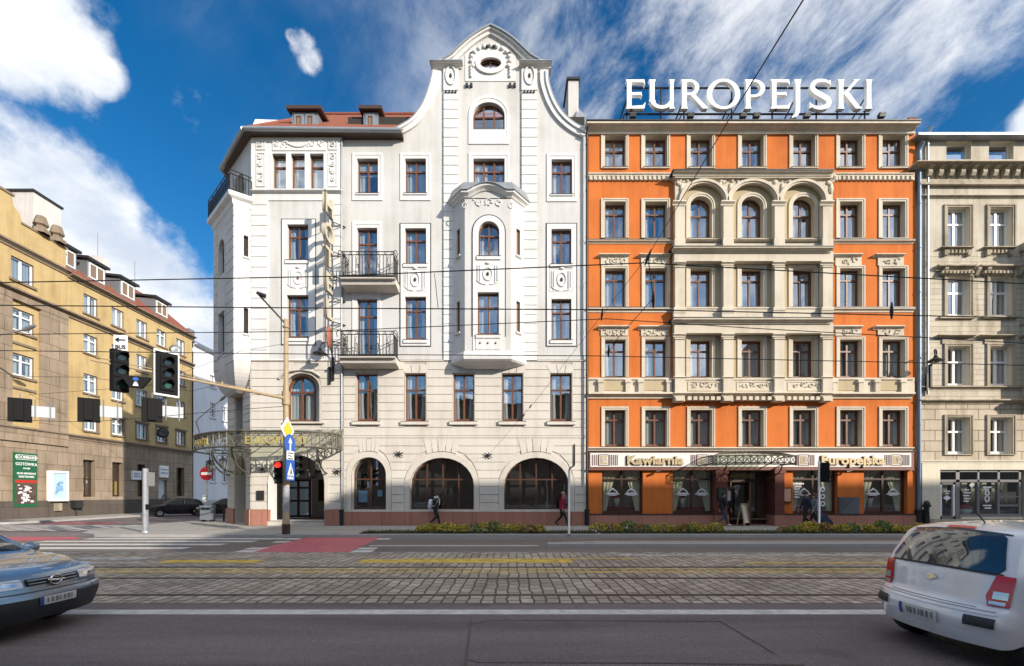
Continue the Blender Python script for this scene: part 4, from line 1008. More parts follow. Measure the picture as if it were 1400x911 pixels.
# cafe windows: frames, drapes, white vases
plain('vase_white', (.75, .74, .72), .35); plain('flower_red', (.35, .02, .04), .6)
for j, o in enumerate(shop):
    f = win(oh_, T0, 0, *o[:4], fm='wood_dark', nx=2, tr=.78, depth=.22, cur='none', glassm='shop_glass', bw=.085, name='shop_window')
    w, h = o[1] - o[0], o[3] - o[2]; dm = MB()
    for s in (-1, 1):              # swags drawn to each side
        vs = []; n, k = 16, 8
        for a in range(k + 1):
            t = a / k; z = lerp(h * .97, .05, t); inn = w * (.5 - .5 * t ** .7 * .82 - .02)
            for i in range(n + 1): q = i / n; vs.append((s * lerp(w / 2 - .06, max(.02, w / 2 - .06 - (w * .46) * (1 - .78 * t ** .6)), q), .16 + .03 * math.sin(q * 22), z))
        dm.add(vs, [(a * (n + 1) + i, a * (n + 1) + i + 1, (a + 1) * (n + 1) + i + 1, (a + 1) * (n + 1) + i) for a in range(k) for i in range(n)], 0, True)
    dm.build('curtain', 'curtain_cream', f, local=True)
    lg = MB()                      # white emblem lettered on the glass
    for cx in ((-w * .22, w * .24) if j != 2 else (-w * .2,)):
        lg.prism([(cx - .26, h * .46), (cx + .26, h * .46), (cx + .26, h * .50), (cx, h * .585), (cx - .26, h * .50)], -.03, -.027, 0, [[(cx - .2, h * .475), (cx + .2, h * .475), (cx + .2, h * .495), (cx, h * .55), (cx - .2, h * .495)]])
        lg.box(cx - .36, cx + .36, -.03, -.027, h * .435, h * .458, 0); lg.box(cx - .22, cx + .22, -.03, -.027, h * .41, h * .425, 0)
    if j == 2:
        for k in range(6): lg.box(-w * .42, -w * (.2 + .05 * (k % 3)), -.03, -.027, h * (.66 - k * .06), h * (.69 - k * .06), 0)
        for k in range(3): lg.prism(ell(w * .22, h * (.55 - k * .16), .13, .15, 10), -.03, -.027, 0, [ell(w * .22, h * (.55 - k * .16), .07, .08, 10)])
    lg.build('window_lettering', 'white_paint', f, local=True)
    if j != 2:
        vm = MB(); vm.lathe([(0, .5), (.1, .5), (.13, .7), (.2, 1.02), (.17, 1.02), (.0, .9)], n=14)
        for k in range(14): vm.blob((R.uniform(-.2, .2), R.uniform(-.15, .15), 1.06 + R.uniform(-.03, .1)), .07, .07, .06, 1, 6)
        xs = (o[0] + w * (.44, .36, 0, .37)[j], D + .75, .0)
        tag(link('flower_vase', vm.mesh('flower_vase', ['vase_white', 'flower_red']), None, (xs[0], xs[1], .42)),
            ('white vase of red flowers in the first cafe window from the left', 'white vase of red flowers in the cafe window left of the entrance', '', 'white vase of red flowers in the rightmost cafe window')[j], 'vase', 'white vases in the cafe windows')
# entrance: columns, door, panels
en = MB(T0)
plain('marble_brown', (.15, .055, .042), .3, var=.4, scale=4)
for a, b in ((976, 991), (1055.5, 1068)):
    en.box(X(a), X(b), -.3, .6, Z(704), Z(644), 0); en.box(X(a) - .05, X(b) + .05, -.36, .6, 0, Z(704), 1); en.box(X(a) - .05, X(b) + .05, -.36, .5, Z(648), Z(642), 0); en.box(X(a) - .05, X(b) + .05, -.37, .5, Z(704), Z(701), 0)
en.box(X(976), X(1057), .9, 1.0, 0, Z(642), 3); en.box(X(976), X(1057), .0, 1.0, Z(645), Z(641), 2)
en.box(X(975), X(1057), -.1, 1.0, -.0, .03, 1)
en.build('entrance', ['marble_brown', 'red_granite', 'wood_dark', 'room_dark'], oh_)
dd = MB(T0)
for a, b in ((994, 996), (1005, 1007), (1030, 1032), (1042, 1055)): dd.box(X(a), X(b), .55, .68, .03, Z(645), 0)
for z0, z1 in ((.03, .25), (Z(659), Z(655)), (Z(646), Z(643))): dd.box(X(994), X(1054), .56, .66, z0, z1, 0)
ddo = dd.build('entrance_door', ['wood_dark'], oh_)
p_ = MB(T0); p_.sheet(rect(X(994), X(1054), .03, Z(645)), .62); p_.build('pane', 'shop_glass', ddo, local=True)
lf = MB(tmat((X(1031), D + .5, 0), -2.0))
lf.prism(rect(0, .95, .05, Z(659)), -.03, .03, 0, [rect(.14, .81, .3, Z(659) - .14)], back=True); lf.sheet(rect(.12, .83, .28, Z(659) - .12), 0, 1); lf.tube([(.88, -.09, .9), (.88, -.09, 1.3)], .02, 6, 2)
lf.build('open_leaf', ['wood_brown', 'shop_glass', 'galvanised'], ddo, local=True)
text('lettering', 'EUROPEJSKI', .28, 'gold', (X(1016), D + .54, Z(653)), ddo, 0, .01).matrix_parent_inverse.identity()
nb = MB(T0); nb.box(X(995.5), X(1005), .5, .53, Z(685), Z(671)); nb.build('notice', 'white_paint', oh_)
# cafe canopy
cc = MB(T0); out = -1.5; z0, z1 = Z(636.5), Z(624)
arc = [(lerp(X(975), X(1090), i / 12), out - .35 * math.sin(PI * i / 12)) for i in range(13)]
kx = (D - 1.6) / D
arc = [((p[0]) * kx, p[1]) for p in arc]
for i, p in enumerate(arc):
    cc.bar((p[0], p[1], z0 - .05), (p[0], p[1], z1 - .1), .04)
    cc.bar((p[0], p[1], z1 - .1), (X(1032) + (p[0] - X(1032)) * .55, -.12, Z(617)), .035)
    if i < 12:
        q = arc[i + 1]
        for zz in (z0 - .05, z0 + .02, z1 - .1): cc.bar((p[0], p[1], zz), (q[0], q[1], zz), .04)
        cc.bar((p[0], p[1], z0), (q[0], q[1], z1 - .1), .025); cc.bar((q[0], q[1], z0), (p[0], p[1], z1 - .1), .025)
for p in (arc[0], arc[-1]): cc.bar((p[0], p[1], z0), (p[0], 0, z0), .05); cc.bar((p[0], p[1], z1 - .1), (p[0], 0, z1 - .1), .05)
for p in (arc[2], arc[-3]): cc.tube([(p[0], lerp(0, out, math.sin(k * PI / 16)), lerp(Z(655), z0 - .05, 1 - math.cos(k * PI / 16))) for k in range(9)], .035, 5)
cco = cc.build('canopy', 'canopy_iron', oh_)
gg = MB(T0)
for i in range(12):
    p, q = arc[i], arc[i + 1]; f = lambda a: (X(1032) + (a[0] - X(1032)) * .55, -.12, Z(617))
    gg.add([(p[0], p[1], z1 - .08), (q[0], q[1], z1 - .08), f(q), f(p)], [(0, 1, 2, 3)])
gg.build('canopy_glazing', 'canopy_glass', cco, local=True)
# wall boards, menu cases
mc = MB(T0); mc.box(X(1068.5), X(1081), -.1, -.0, Z(687), Z(667), 0); mc.box(X(1070), X(1079.5), -.12, -.1, Z(685.5), Z(668.5), 1); plain('menu_peach', (.66, .36, .26), .5, var=.3, scale=7)
tag(mc.build('menu_case', ['wood_brown', 'menu_peach']), 'wooden menu case with a peach coloured sheet right of the cafe entrance', 'menu case')
mc = MB(T0); mc.box(X(977), X(987), -.4, -.31, Z(683), Z(668), 0); mc.box(X(978), X(986), -.42, -.4, Z(682), Z(669), 1); plain('menu_green', (.05, .10, .085), .25)
tag(mc.build('menu_case', ['black_iron', 'menu_green']), 'dark green glazed menu case left of the cafe entrance', 'menu case')
qb = MB(T0); qb.box(X(1145), X(1173), -.12, 0, Z(705), Z(680), 0)
for k in range(9):
    qb.bar((X(1145) + .0 + k * .12, -.13, Z(705)), (min(X(1173), X(1145) + k * .12 + .97), -.13, Z(705) + min(.97, X(1173) - X(1145) - k * .12)), .015, 1); qb.bar((X(1173) - k * .12, -.13, Z(705)), (max(X(1145), X(1173) - k * .12 - .97), -.13, Z(705) + min(.97, X(1173) - k * .12 - X(1145))), .015, 1)
plain('quilt_grey', (.085, .085, .10), .5); plain('quilt_seam', (.19, .19, .21), .5); tag(qb.build('quilted_panel', ['quilt_grey', 'quilt_seam']), 'dark grey quilted panel on the orange wall between two cafe windows', 'panel')
for px_, lb in ((898, 'small dark spotlight on the orange pier below the word Kawiarnia'), (1155, 'small dark spotlight on the orange wall above the quilted panel')):
    fl_ = MB(T0); fl_.tube([(X(px_), 0, Z(645)), (X(px_), -.25, Z(644))], .025, 6); fl_.tube([(X(px_) - .14, -.3, Z(646)), (X(px_) + .16, -.3, Z(643.5))], [.07, .05], 8)
    tag(fl_.build('spotlight', 'wood_dark'), lb, 'spotlight')
downpipe(oh_, X(1254.5), 0, Z(200), 'blue_pipe', -.1, .09)

# ---------------------------------------------------------------- roof sign
rs = thing('roof_sign', 'huge white EUROPEJSKI letters on a steel frame above the orange front', 'sign', (X(1026), D + .3, Z(150)))
YS = D + .35; KS = F / YS
plain('sign_white', (.84, .84, .84), .35)
def sp(px, py): return ((px - 700) / KS, H - (py - 676) / KS)
def glyph(ch, x0, x1):
    P, T, B = [], 108.8, 148.6
    h = B - T; ST, TH = 6.0, 3.0
    def q(pts, dy=0): P.append(([(a, b) for a, b in pts], dy))
    def stem(x, w=ST, t=T, b=B): q([(x - 1.8, t), (x + w + 1.8, t), (x + w + .2, t + 3), (x + w, t + 8), (x + w, b - 8), (x + w + .2, b - 3), (x + w + 1.8, b), (x - 1.8, b), (x - .2, b - 3), (x, b - 8), (x, t + 8), (x - .2, t + 3)])
    def ringp(cx, cz, rx, rz, tx, tz, a0=0, a1=360, n=28):
        aa = [math.radians(lerp(a0, a1, i / n)) for i in range(n + 1)]
        o = [(cx + rx * math.cos(a), cz - rz * math.sin(a)) for a in aa]; i_ = [(cx + (rx - tx) * math.cos(a), cz - (rz - tz) * math.sin(a)) for a in aa]
        q(o + i_[::-1], .004)
    if ch == 'E':
        stem(x0 + 2); q([(x0 + 7, T), (x1 - 1, T), (x1, T + 8), (x1 - 2.2, T + 4), (x0 + 7, T + 3.4)], .003); q([(x0 + 7, 126.4), (x1 - 5, 126), (x1 - 4, 131.5), (x1 - 6, 129.8), (x0 + 7, 129.6)], .003); q([(x0 + 7, B - 3.6), (x1 - 3, B - 4.6), (x1 + .8, B - 9), (x1 - 1, B), (x0 + 7, B)], .003)
    elif ch == 'U':
        stem(x0 + 2, ST, T, T + 30); stem(x1 - 6, 4.4, T, B)
        cx = (x0 + 2 + x1 - 1.6) / 2; ringp(cx, T + 27, cx - x0 - 2, 13, ST - .5, 4.5, 180, 345)
    elif ch == 'R':
        stem(x0 + 2); ringp(x0 + 12, T + 10.6, 13, 10.6, 5.6, 3.2, -90, 90, 16); q([(x0 + 7, T), (x0 + 12.2, T), (x0 + 12.2, T + 3.2), (x0 + 7, T + 3.2)], .003); q([(x0 + 7, T + 18), (x0 + 13, T + 18), (x0 + 13, T + 21.2), (x0 + 7, T + 21.2)], .003)
        q([(x0 + 12, T + 20), (x0 + 18, T + 19), (x1 + 1.5, B - 1.4), (x1 + 1.5, B), (x1 - 5, B)], .006)
    elif ch == 'O': ringp((x0 + x1) / 2, (T + B) / 2, (x1 - x0) / 2, h / 2 + .8, 7, 3.6, 0, 360, 40)
    elif ch == 'P': stem(x0 + 2); ringp(x0 + 13, T + 12, 15, 12, 6, 3.2, -90, 90, 18); q([(x0 + 7, T), (x0 + 13.2, T), (x0 + 13.2, T + 3.2), (x0 + 7, T + 3.2)], .003); q([(x0 + 8.5, T + 20.8), (x0 + 13.5, T + 20.8), (x0 + 13.5, T + 24), (x0 + 9.5, T + 24)], .003)
    elif ch == 'J':
        x = x0 + 5; q([(x - 1.8, T), (x + ST + 1.8, T), (x + ST, T + 6), (x + ST, B - 2), (x + ST - .6, B + 5), (x + 2, B + 10.5), (x - 5, B + 12.6), (x - 5.4, B + 11), (x - .8, B + 7), (x, B), (x, T + 6)])
    elif ch == 'S':
        c = smooth_line([(x1 - 3, T + 5), (x1 - 9, T + 1.6), (x0 + 9, T + 2.4), (x0 + 3.6, T + 10), (x0 + 8, T + 16.5), (x0 + 16, T + 21), (x1 - 4.5, T + 28), (x1 - 6, T + 35.5), (x0 + 15, B - 1.2), (x0 + 6, B - 2.6), (x0 + 1.2, B - 6)], 4)
        n = len(c); o, i_ = [], []
        for k, p in enumerate(c):
            a, b = c[max(k - 1, 0)], c[min(k + 1, n - 1)]; l = math.hypot(b[0] - a[0], b[1] - a[1]); w = lerp(1.3, 3.6, math.sin(PI * k / (n - 1)) ** 1.2)
            o.append((p[0] - (b[1] - a[1]) / l * w, p[1] + (b[0] - a[0]) / l * w)); i_.append((p[0] + (b[1] - a[1]) / l * w, p[1] - (b[0] - a[0]) / l * w))
        q(o + i_[::-1]); q([(x1 - 4.5, T + 2), (x1 - 1.6, T + .4), (x1 - 1.6, T + 9.5)], .004); q([(x0 + 3, B - 2), (x0, B - .2), (x0 + .2, B - 10)], .004)
    elif ch == 'K':
        stem(x0 + 2); q([(x0 + 8, T + 20), (x1 - 8, T + 1.5), (x1 - 9.5, T), (x1, T), (x1 - 3, T + 1.8), (x0 + 12, T + 20.5)], .004); q([(x0 + 9, T + 19.5), (x0 + 15, T + 16.5), (x1 - 1, B - 3), (x1 + 2.5, B - 1.4), (x1 + 2.5, B), (x1 - 6, B)], .007)
    elif ch == 'I': stem((x0 + x1) / 2 - ST / 2)
    mb = MB()
    for pts, dy in P:
        w = [sp(*p) for p in pts]; mb.prism(w, YS - .001 - dy, YS + .22 + dy, 0, back=False); mb.sheet(w, YS + .22 + dy, 1)
        mb.prism(offset_line(w + w[:1], .0)[:-1], YS + .2201 + dy, YS + .225, 1)
    mb.build('letter', ['sign_white', 'galvanised'], rs)
for ch_, a, b in (('E', 855.5, 882), ('U', 887, 922.6), ('R', 931, 966), ('O', 966.5, 1012), ('P', 1018, 1047), ('E', 1053.5, 1080), ('J', 1083, 1097), ('S', 1107, 1137.5), ('K', 1145, 1176), ('I', 1182, 1194.5)): glyph(ch_, a, b)
ff = MB(); yb = YS + .3
for py_ in (114, 150): a, b = sp(856, py_), sp(1194, py_); ff.bar((a[0], yb, a[1]), (b[0], yb, b[1]), .09)
for p in (859, 906, 938, 1004, 1022, 1060, 1092, 1121, 1150, 1188):
    a, b = sp(p, 112), sp(p, 164); ff.bar((a[0], yb, a[1]), (a[0], yb, b[1]), .07)
    if p in (859, 938, 1004, 1092, 1188): ff.bar((a[0], yb, sp(0, 128)[1]), (a[0] - .5, yb + 1.6, b[1] - .1), .07); ff.bar((a[0] - .5, yb + 1.6, b[1] - .2), (a[0] - .1, yb, sp(0, 149)[1]), .05)
ff.build('sign_frame', 'dark_metal', rs)
for k, p in enumerate((863, 941, 1012, 1030, 1098, 1199)):
    a = sp(p, 162); fl_ = MB(); fl_.box(-.16, .16, -.1, .1, .08, .28); fl_.tube([(-.17, -.08, .24), (.2, -.02, .3)], .06, 6); fl_.tube([(0, 0, -.05), (0, 0, .1)], .03, 6)
    tag(link('floodlight', fl_.mesh('floodlight', 'dark_metal'), None, (a[0], D + .05, Z(163) + .03)), ('first', 'second', 'third', 'fourth', 'fifth', 'sixth')[k] + ' small floodlight from the left on the orange roof edge under the sign', 'floodlight', 'floodlights under the roof sign')

# ---------------------------------------------------------------- the grey house
gh = thing('grey_house', 'weathered grey stone tenement with bracketed cornice and white window frames', 'building', (X(1330), D, 0))
GL, GR = X(1258.5), X(1500)
DEP = .28; gc = [(1295, 1318.5), (1353, 1376), (1411, 1434), (1469, 1492)]
g5 = [opening(a, b, 288, 337) for a, b in gc]; g4 = [opening(a, b, 382, 431.5) for a, b in gc]; g3 = [opening(a, b, 476, 527) for a, b in gc]; g2 = [opening(a, b, 572, 621) for a, b in gc]
ga = [opening(a - 1, b + 2, 199, 218) for a, b in gc]
gw_ = MB(T0)
zs_ = [718, 632, 546, 346, 270, 184]
allh = [oppoly(o) for o in g5 + g4 + g3 + g2 + ga]
gshop = opening(1283, 1396, 643, 716)
def band(t, u, m): gw_.sheet(rect(GL, GR, Z(u), Z(t)), 0, m, [h for h in allh if Z(u) < h[0][1] + .01 and h[2][1] < Z(t) + .01])
band(184, 270, 0); band(270, 346, 0); band(346, 550, 3); band(550, 630, 1)
gw_.sheet(rect(GL, GR, 0, Z(630)), -.1, 2, [oppoly(gshop), rect(X(1405), GR - .2, .6, Z(645))])
for h in allh: gw_.rim(h, 0, .3, 2)
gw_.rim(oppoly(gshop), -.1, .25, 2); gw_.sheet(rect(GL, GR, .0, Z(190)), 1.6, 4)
gw_.box(GL, GR, 1.7, 13, 0, Z(190), 0); gw_.add([(GL, 0, 0), (GL, 13, 0), (GL, 13, Z(184)), (GL, 0, Z(184))], [(0, 1, 2, 3)], 0)
gw_.box(GL, X(1396), -.13, -.1, 0, .35, 5)
plaster('grey_courses', (.56, .50, .395), dirt=(.4, .37, .33), amt=.65, fine=.1, bump=.3, brick=(1.7, .285, .012, .1))
gw_.build('wall', ['grey_render', 'grey_ashlar', 'shop_stone', 'grey_courses', 'room_dark', 'grey_trim'], gh)
gt = MB(T0, True)
gt.box(GL - .1, GR, -.45, .8, Z(184), Z(181), 1); gt.box(GL - .1, GR, -.3, 0, Z(187), Z(184), 0)
gt.cornice(GL - .15, GR, Z(231), Z(219), .6, 0)
gt.box(GL, GR, -.12, 0, Z(249), Z(245), 0); gt.box(GL, GR, -.2, 0, Z(252), Z(249), 0); gt.cornice(GL, GR, Z(271), Z(266), .15, 0)
for i in range(17):
    x = X(1266 + 14.8 * i); gt.extr([(-.05, Z(245)), (-.22, Z(244)), (-.3, Z(240)), (-.28, Z(236)), (-.45, Z(234)), (-.45, Z(231)), (-.05, Z(231))], x - .11, x + .11, 0)
for o in g5:
    c = (o[0] + o[1]) / 2; gt.cornice(o[0] - .28, o[1] + .28, Z(341.5), Z(337.5), .22, 0)
    for k in range(8): q = lerp(o[0] - .2, o[1] + .2, (k + .5) / 8); gt.box(q - .05, q + .05, -.14, 0, Z(346), Z(341.5), 0)
    for s in (-1, 1): gt.box(c + s * .62 - .09, c + s * .62 + .09, -.16, 0, Z(348.5), Z(341.5), 0)
for o in g4:
    gt.cornice(o[0] - .42, o[1] + .42, Z(370), Z(361), .3, 0); gt.box(o[0] - .3, o[1] + .3, -.1, 0, Z(377), Z(370), 0)
    for k in range(9): q = lerp(o[0] - .3, o[1] + .3, (k + .5) / 9); gt.box(q - .05, q + .05, -.25, 0, Z(373.5), Z(370), 0)
    for s in (o[0] - .27, o[1] + .27): gt.extr([(0, Z(379)), (-.12, Z(378)), (-.3, Z(371)), (-.3, Z(369)), (0, Z(369))], s - .09, s + .09, 0)
    gt.box(o[0] - .35, o[1] + .35, -.14, 0, Z(435), Z(432), 0)
for o in g3: gt.cornice(o[0] - .4, o[1] + .4, Z(462.5), Z(457), .3, 0); gt.box(o[0] - .25, o[1] + .25, -.06, 0, Z(470), Z(463), 0)
gt.cornice(GL, GR, Z(532), Z(528), .16, 0); gt.cornice(GL, GR, Z(552), Z(545.5), .24, 0)
sc2 = MB(T0, True); sc2.cornice(GL + .05, GR, Z(633), Z(629), .06, 0, -.1); sc2.build('shop_cornice', 'shop_stone', gh)
gt.build('stone_dressing', ['grey_trim', 'zinc', 'dark_metal', 'shop_stone'], gh)
SG = lambda l, r, t, b: (l / S, r / S, t / S, b / S, .08, 'grey_trim')
for o in ga: win(gh, T0, 0, *o[:4], fm='white_frame', nx=1, tr=0, depth=.25, cur='none')
for rr in (g5, g4, g3, g2):
    for o in rr: win(gh, T0, 0, *o[:4], fm='white_frame', nx=2, tr=.62, depth=.28, sur=SG(5, 4, 3.5, 1.5), bw=.085)
# shop front
sf = MB(T0)
for a, b in ((1283, 1285.5), (1307, 1312), (1336.5, 1339), (1364, 1367), (1393, 1396)): sf.box(X(a), X(b), .0, .14, .3 if 1310 < a < 1390 else 0, Z(643), 0)
for t, u in ((643, 645.5), (656, 659.5)): sf.box(X(1283), X(1396), .0, .13, Z(u), Z(t), 0)
sf.box(X(1312), X(1396), -.02, .15, Z(708), Z(703), 0); sf.box(X(1312), X(1396), -.1, .2, 0, Z(707), 1); sf.box(X(1285), X(1307), .02, .12, 0, Z(706), 0); sf.box(X(1285), X(1307), .02, .12, Z(663), Z(659), 0)
for q in (1287, 1305): sf.box(X(q) - .05, X(q) + .05, .02, .12, 0, Z(659), 2)
for t in (678, 690): sf.box(X(1367), X(1393), .02, .1, Z(t + 2.5), Z(t), 0)
sfo = sf.build('shopfront', ['grey_frame', 'shop_stone', 'white_frame'], gh)
g_ = MB(T0); g_.sheet(rect(X(1284), X(1395), .3, Z(644)), .08); g_.build('pane', 'shop_glass', sfo, local=True)
l_ = MB(T0)                        # drapes, stickers and a red display
for c in (1296, 1324, 1351, 1380): l_.add([(X(c - 11), .5, Z(660)), (X(c + 11), .5, Z(660)), (X(c + 11), .5, Z(690)), (X(c + 3), .55, Z(668)), (X(c - 4), .55, Z(670)), (X(c - 11), .5, Z(684))], [(0, 1, 2, 3, 4, 5)], 0)
l_.build('curtain', 'curtain_cream', sfo, local=True)
LL = [MB(T0) for k in range(3)]
for c, t, w in ((1296, 671, 8), (1296, 674, 5), (1323, 669, 7), (1324, 673, 10), (1322, 677, 8), (1323, 681, 9), (1322, 684.5, 7), (1351, 665.5, 12), (1350, 668, 8), (1351, 690.5, 12), (1352, 694, 9)): LL[0 if c < 1310 else 1 if c < 1338 else 2].box(X(c) - w / 2 / S, X(c) + w / 2 / S, .05, .053, Z(t + 1.7), Z(t), 0)
LL[0].prism(ell(X(1296), Z(681), .22, .15, 4), .05, .053, 0); l_ = LL[2]; l_.prism(ell(X(1351), Z(674), .14, .16, 10), .05, .053, 0, [ell(X(1351), Z(674), .06, .08, 8)]); l_.prism(ell(X(1351), Z(682), .14, .2, 10), .05, .053, 0, [ell(X(1351), Z(682), .08, .13, 8)]); LL[1].prism(ell(X(1330), Z(663.5), .15, .15, 4), .05, .053, 0)
for l_ in LL: l_.build('window_lettering', 'white_paint', sfo, local=True)
l_ = MB(T0); l_.box(X(1314), X(1392), .6, 1.4, .3, .75, 1); l_.blob((X(1332), .55, .95), .4, .3, .15, 0); l_.lathe([(.0, .4), (.12, .4), (.32, .85), (0, .85)], (X(1332), .5, 0), 10, 2); l_.box(X(1288), X(1303), .8, 1.2, .3, .6, 0)
l_.build('shop_display', ['flower_red', 'room_mid', 'vase_white'], sfo, local=True)
bw_ = MB(T0)                       # oriel of the grey house just entering the picture at the right
bw_.prism([(X(1396), Z(545)), (X(1440), Z(545)), (X(1440), Z(335)), (X(1396), Z(335))], -.9, 0, 0); bw_.cornice(X(1393), X(1443), Z(345), Z(335), .25, 1, -.9, .9); bw_.cornice(X(1393), X(1443), Z(552), Z(540), .2, 1, -.9, .9); bw_.box(X(1394), X(1442), -1.0, 0, Z(445), Z(438), 1)
bw_.build('oriel', ['grey_courses', 'grey_trim'], gh)
downpipe(gh, X(1266), Z(540), Z(180), 'galvanised', -.1, .06, False)
cb = MB(T0); cb.box(X(1251), X(1261), .4, 4, Z(222), Z(160), 0); cb.box(X(1250), X(1262.5), .35, 4.1, Z(160), Z(153), 1); plaster('brick_red', (.30, .12, .07), amt=.5, brick=(.26, .075, .012, .3)); plaster('brick_grey', (.36, .30, .23), amt=.6, brick=(.26, .075, .012, .3))
cb.build('chimney', ['brick_grey', 'brick_red'], gh)
# ---------------------------------------------------------------- yellow corner tenement and the pale house beyond it
YO = Vector((-33.05, 26.4, 0)); ya = math.atan2(1, -.0285); TY = tmat(YO, ya)
def uy(px): return 20414 / (682 - px) - 26.4
def zy(px, py): return H + (676 - py) * (uy(px) + 26.4) / F
yh = thing('yellow_tenement', 'long yellow tenement with dark stone ground floor and red dormer roof', 'building', (-33.5, 36, 0))
UE = 22.3
cu_ = [uy(p) for p in (124, 161, 194, 221, 247)]
rows_y = [(15.83, 17.33), (12.75, 14.2), (9.6, 11.1), (6.65, 8.0)]
yw = MB(TY); hy = []; ww = []
for (z0, z1) in rows_y:
    for c in cu_: ww.append((c - .62, c + .62, z0, z1))
for z0, z1 in ((16.0, 17.5), (12.6, 14.1), (9.6, 11.1)): ww.append((uy(31) - .75, uy(31) + .75, z0, z1))
ww += [(1.2, 2.6, z0, z1) for z0, z1 in rows_y[:3]]
hy = [rect(*w) for w in ww]
yw.sheet(rect(0, UE, 6.0, 18.2), 0, 0, hy)
for h in hy: yw.rim(h, 0, .2, 2)
gyw = [(uy(a), uy(b), 1.45, 4.35) for a, b in ((112.6, 129), (152.6, 167), (187, 197.5), (240.6, 251))]; gyd = (uy(216), uy(227.5), 0.05, 3.0)
hg = [rect(*w) for w in gyw + [gyd]]
yw.sheet(rect(-2, UE, 0, 6.0), -.06, 1, hg)
for h in hg: yw.rim(h, -.06, .3, 3)
yw.sheet(rect(0, UE, 0, 18), .7, 4)
yw.box(-2, UE, -.16, -.05, 0, 1.2, 5); yw.box(-2, UE, .9, 13, 0, 18, 0)
yw.add([(UE, 0, 0), (UE, 13, 0), (UE, 13, 18.2), (UE, 0, 18.2)], [(0, 1, 2, 3)], 0)
# stone pilasters of the projecting corner part
for a, b in ((0, 1.0), (2.9, 4.1), (6.05, 8.05)): yw.prism(rect(a, b, 6.0, 14.6), -.22, .0, 1)
yw.prism(rect(-.2, 8.05, 14.6, 15.0), -.25, 0, 1); yw.prism(rect(-2, 8.1, 5.2, 6.0), -.2, -.05, 1)
yw.prism([(0, 18.2), (8, 18.2), (8, 19.9), (4.9, 19.9), (4.7, 20.5), (4.3, 20.8), (4.2, 21.4), (0, 21.4)], -.08, .5, 0, back=True)
yw.build('wall', ['yellow_render', 'yellow_stone', 'yellow_trim', 'yellow_trim', 'room_dark', 'dark_plinth'], yh)
yt = MB(TY)
yt.cornice(-.3, UE, 14.95, 15.35, .4, 0); yt.cornice(-.2, 8.2, 18.0, 18.4, .3, 0); yt.cornice(8.2, UE + .1, 17.9, 18.25, .45, 0); yt.cornice(-2, UE, 5.85, 6.2, .25, 0, -.06)
yt.box(4.75, 8.1, -.15, .5, 19.9, 20.02, 0); yt.box(-.2, 4.3, -.15, .5, 21.4, 21.55, 0)
for w in ww:
    if w[0] < 8: yt.box(w[0] - .15, w[1] + .15, -.12, 0, w[2] - .15, w[2], 0); yt.box(w[0] - .1, w[1] + .1, -.1, 0, w[2] - .9, w[2] - .75, 0)
    else:
        yt.box(w[0] - .12, w[1] + .12, -.12, .05, w[2] - .13, w[2], 0)
        if w[2] < 7: yt.box(w[0] - .2, w[1] + .2, -.16, .0, w[3] + .12, w[3] + .26, 0); yt.prism(rect(w[0] - .14, w[1] + .14, w[2], w[3] + .12), -.05, 0, 0, [rect(*w)])
yv_ = []
for k, u in enumerate((uy(55), uy(77))):
    yv_.append(MB(TY)); yv_[-1].lathe([(.5, 0), (.5, .25), (.32, .35), (.3, .5), (.45, .6), (.28, 1.2), (0, 1.25)], (u, -.05, 20.0), 6, 0, False)
yt.build('stone_dressing', 'yellow_trim', yh)
for q in yv_: q.build('roof_urn', 'yellow_trim', yh)
for w in ww: win(yh, TY, ya, *w, fm='white_frame', nx=2, tr=0 if R.random() < .5 else .7, depth=.14, bw=.085, cur=R.choice(['sheer', 'wide', 'half']))
plain('ad_yellow', (.55, .40, .08), .6); plain('ad_dark', (.10, .06, .05), .4, var=.8, scale=3)
for i, w in enumerate(gyw):
    f = win(yh, TY, ya, *w, fm='wood_dark', nx=2, tr=.5, depth=.25, cur='none', glassm='shop_glass')
    if i < 3:
        mb = MB(); q = (w[1] - w[0]) / 2 - .1
        mb.box(-q, q, .12, .14, .1, 1.3 if i else 2.7, 0 if i else 1)
        for k in range(9 if i == 0 else 0): mb.prism(ell(R.uniform(-q * .6, q * .6), .4 + k * .26, R.uniform(.12, .28), R.uniform(.1, .22), 9), .1, .115, 2 if k % 2 else 0)
        mb.build('poster', ['ad_yellow', 'ad_dark', 'curtain_sheer'], f, local=True)
db = MB(TY); a, b = gyd[0], gyd[1]; db.prism(rect(a, b, .05, 3.0), .2, .27, 0, [rect(a + .15, b - .15, .2, 2.8)]); db.sheet(rect(a + .1, b - .1, .1, 2.9), .24, 1); db.bar((a + .15, .18, .3), (b - .1, .18, 1.6), .08, 2); db.build('shop_door', ['white_frame', 'pale_render', 'dark_metal'], yh)
ry = MB(TY); ry.add([(8.0, -.4, 18.22), (UE + .1, -.4, 18.22), (UE + .1, 5, 22.7), (8.0, 5, 22.7)], [(0, 1, 2, 3)]); ry.add([(8.0, 5, 22.7), (UE + .1, 5, 22.7), (UE + .1, 13, 18), (8, 13, 18)], [(0, 1, 2, 3)]); ry.add([(0, 1, 19), (8, .6, 19), (8, 5, 22.7), (0, 5, 22.7)], [(0, 1, 2, 3)]); ry.add([(UE + .08, -.4, 18.2), (UE + .08, 5, 22.7), (UE + .08, 13, 18)], [(0, 1, 2)])
ryo = ry.build('roof', 'tile_red', yh)
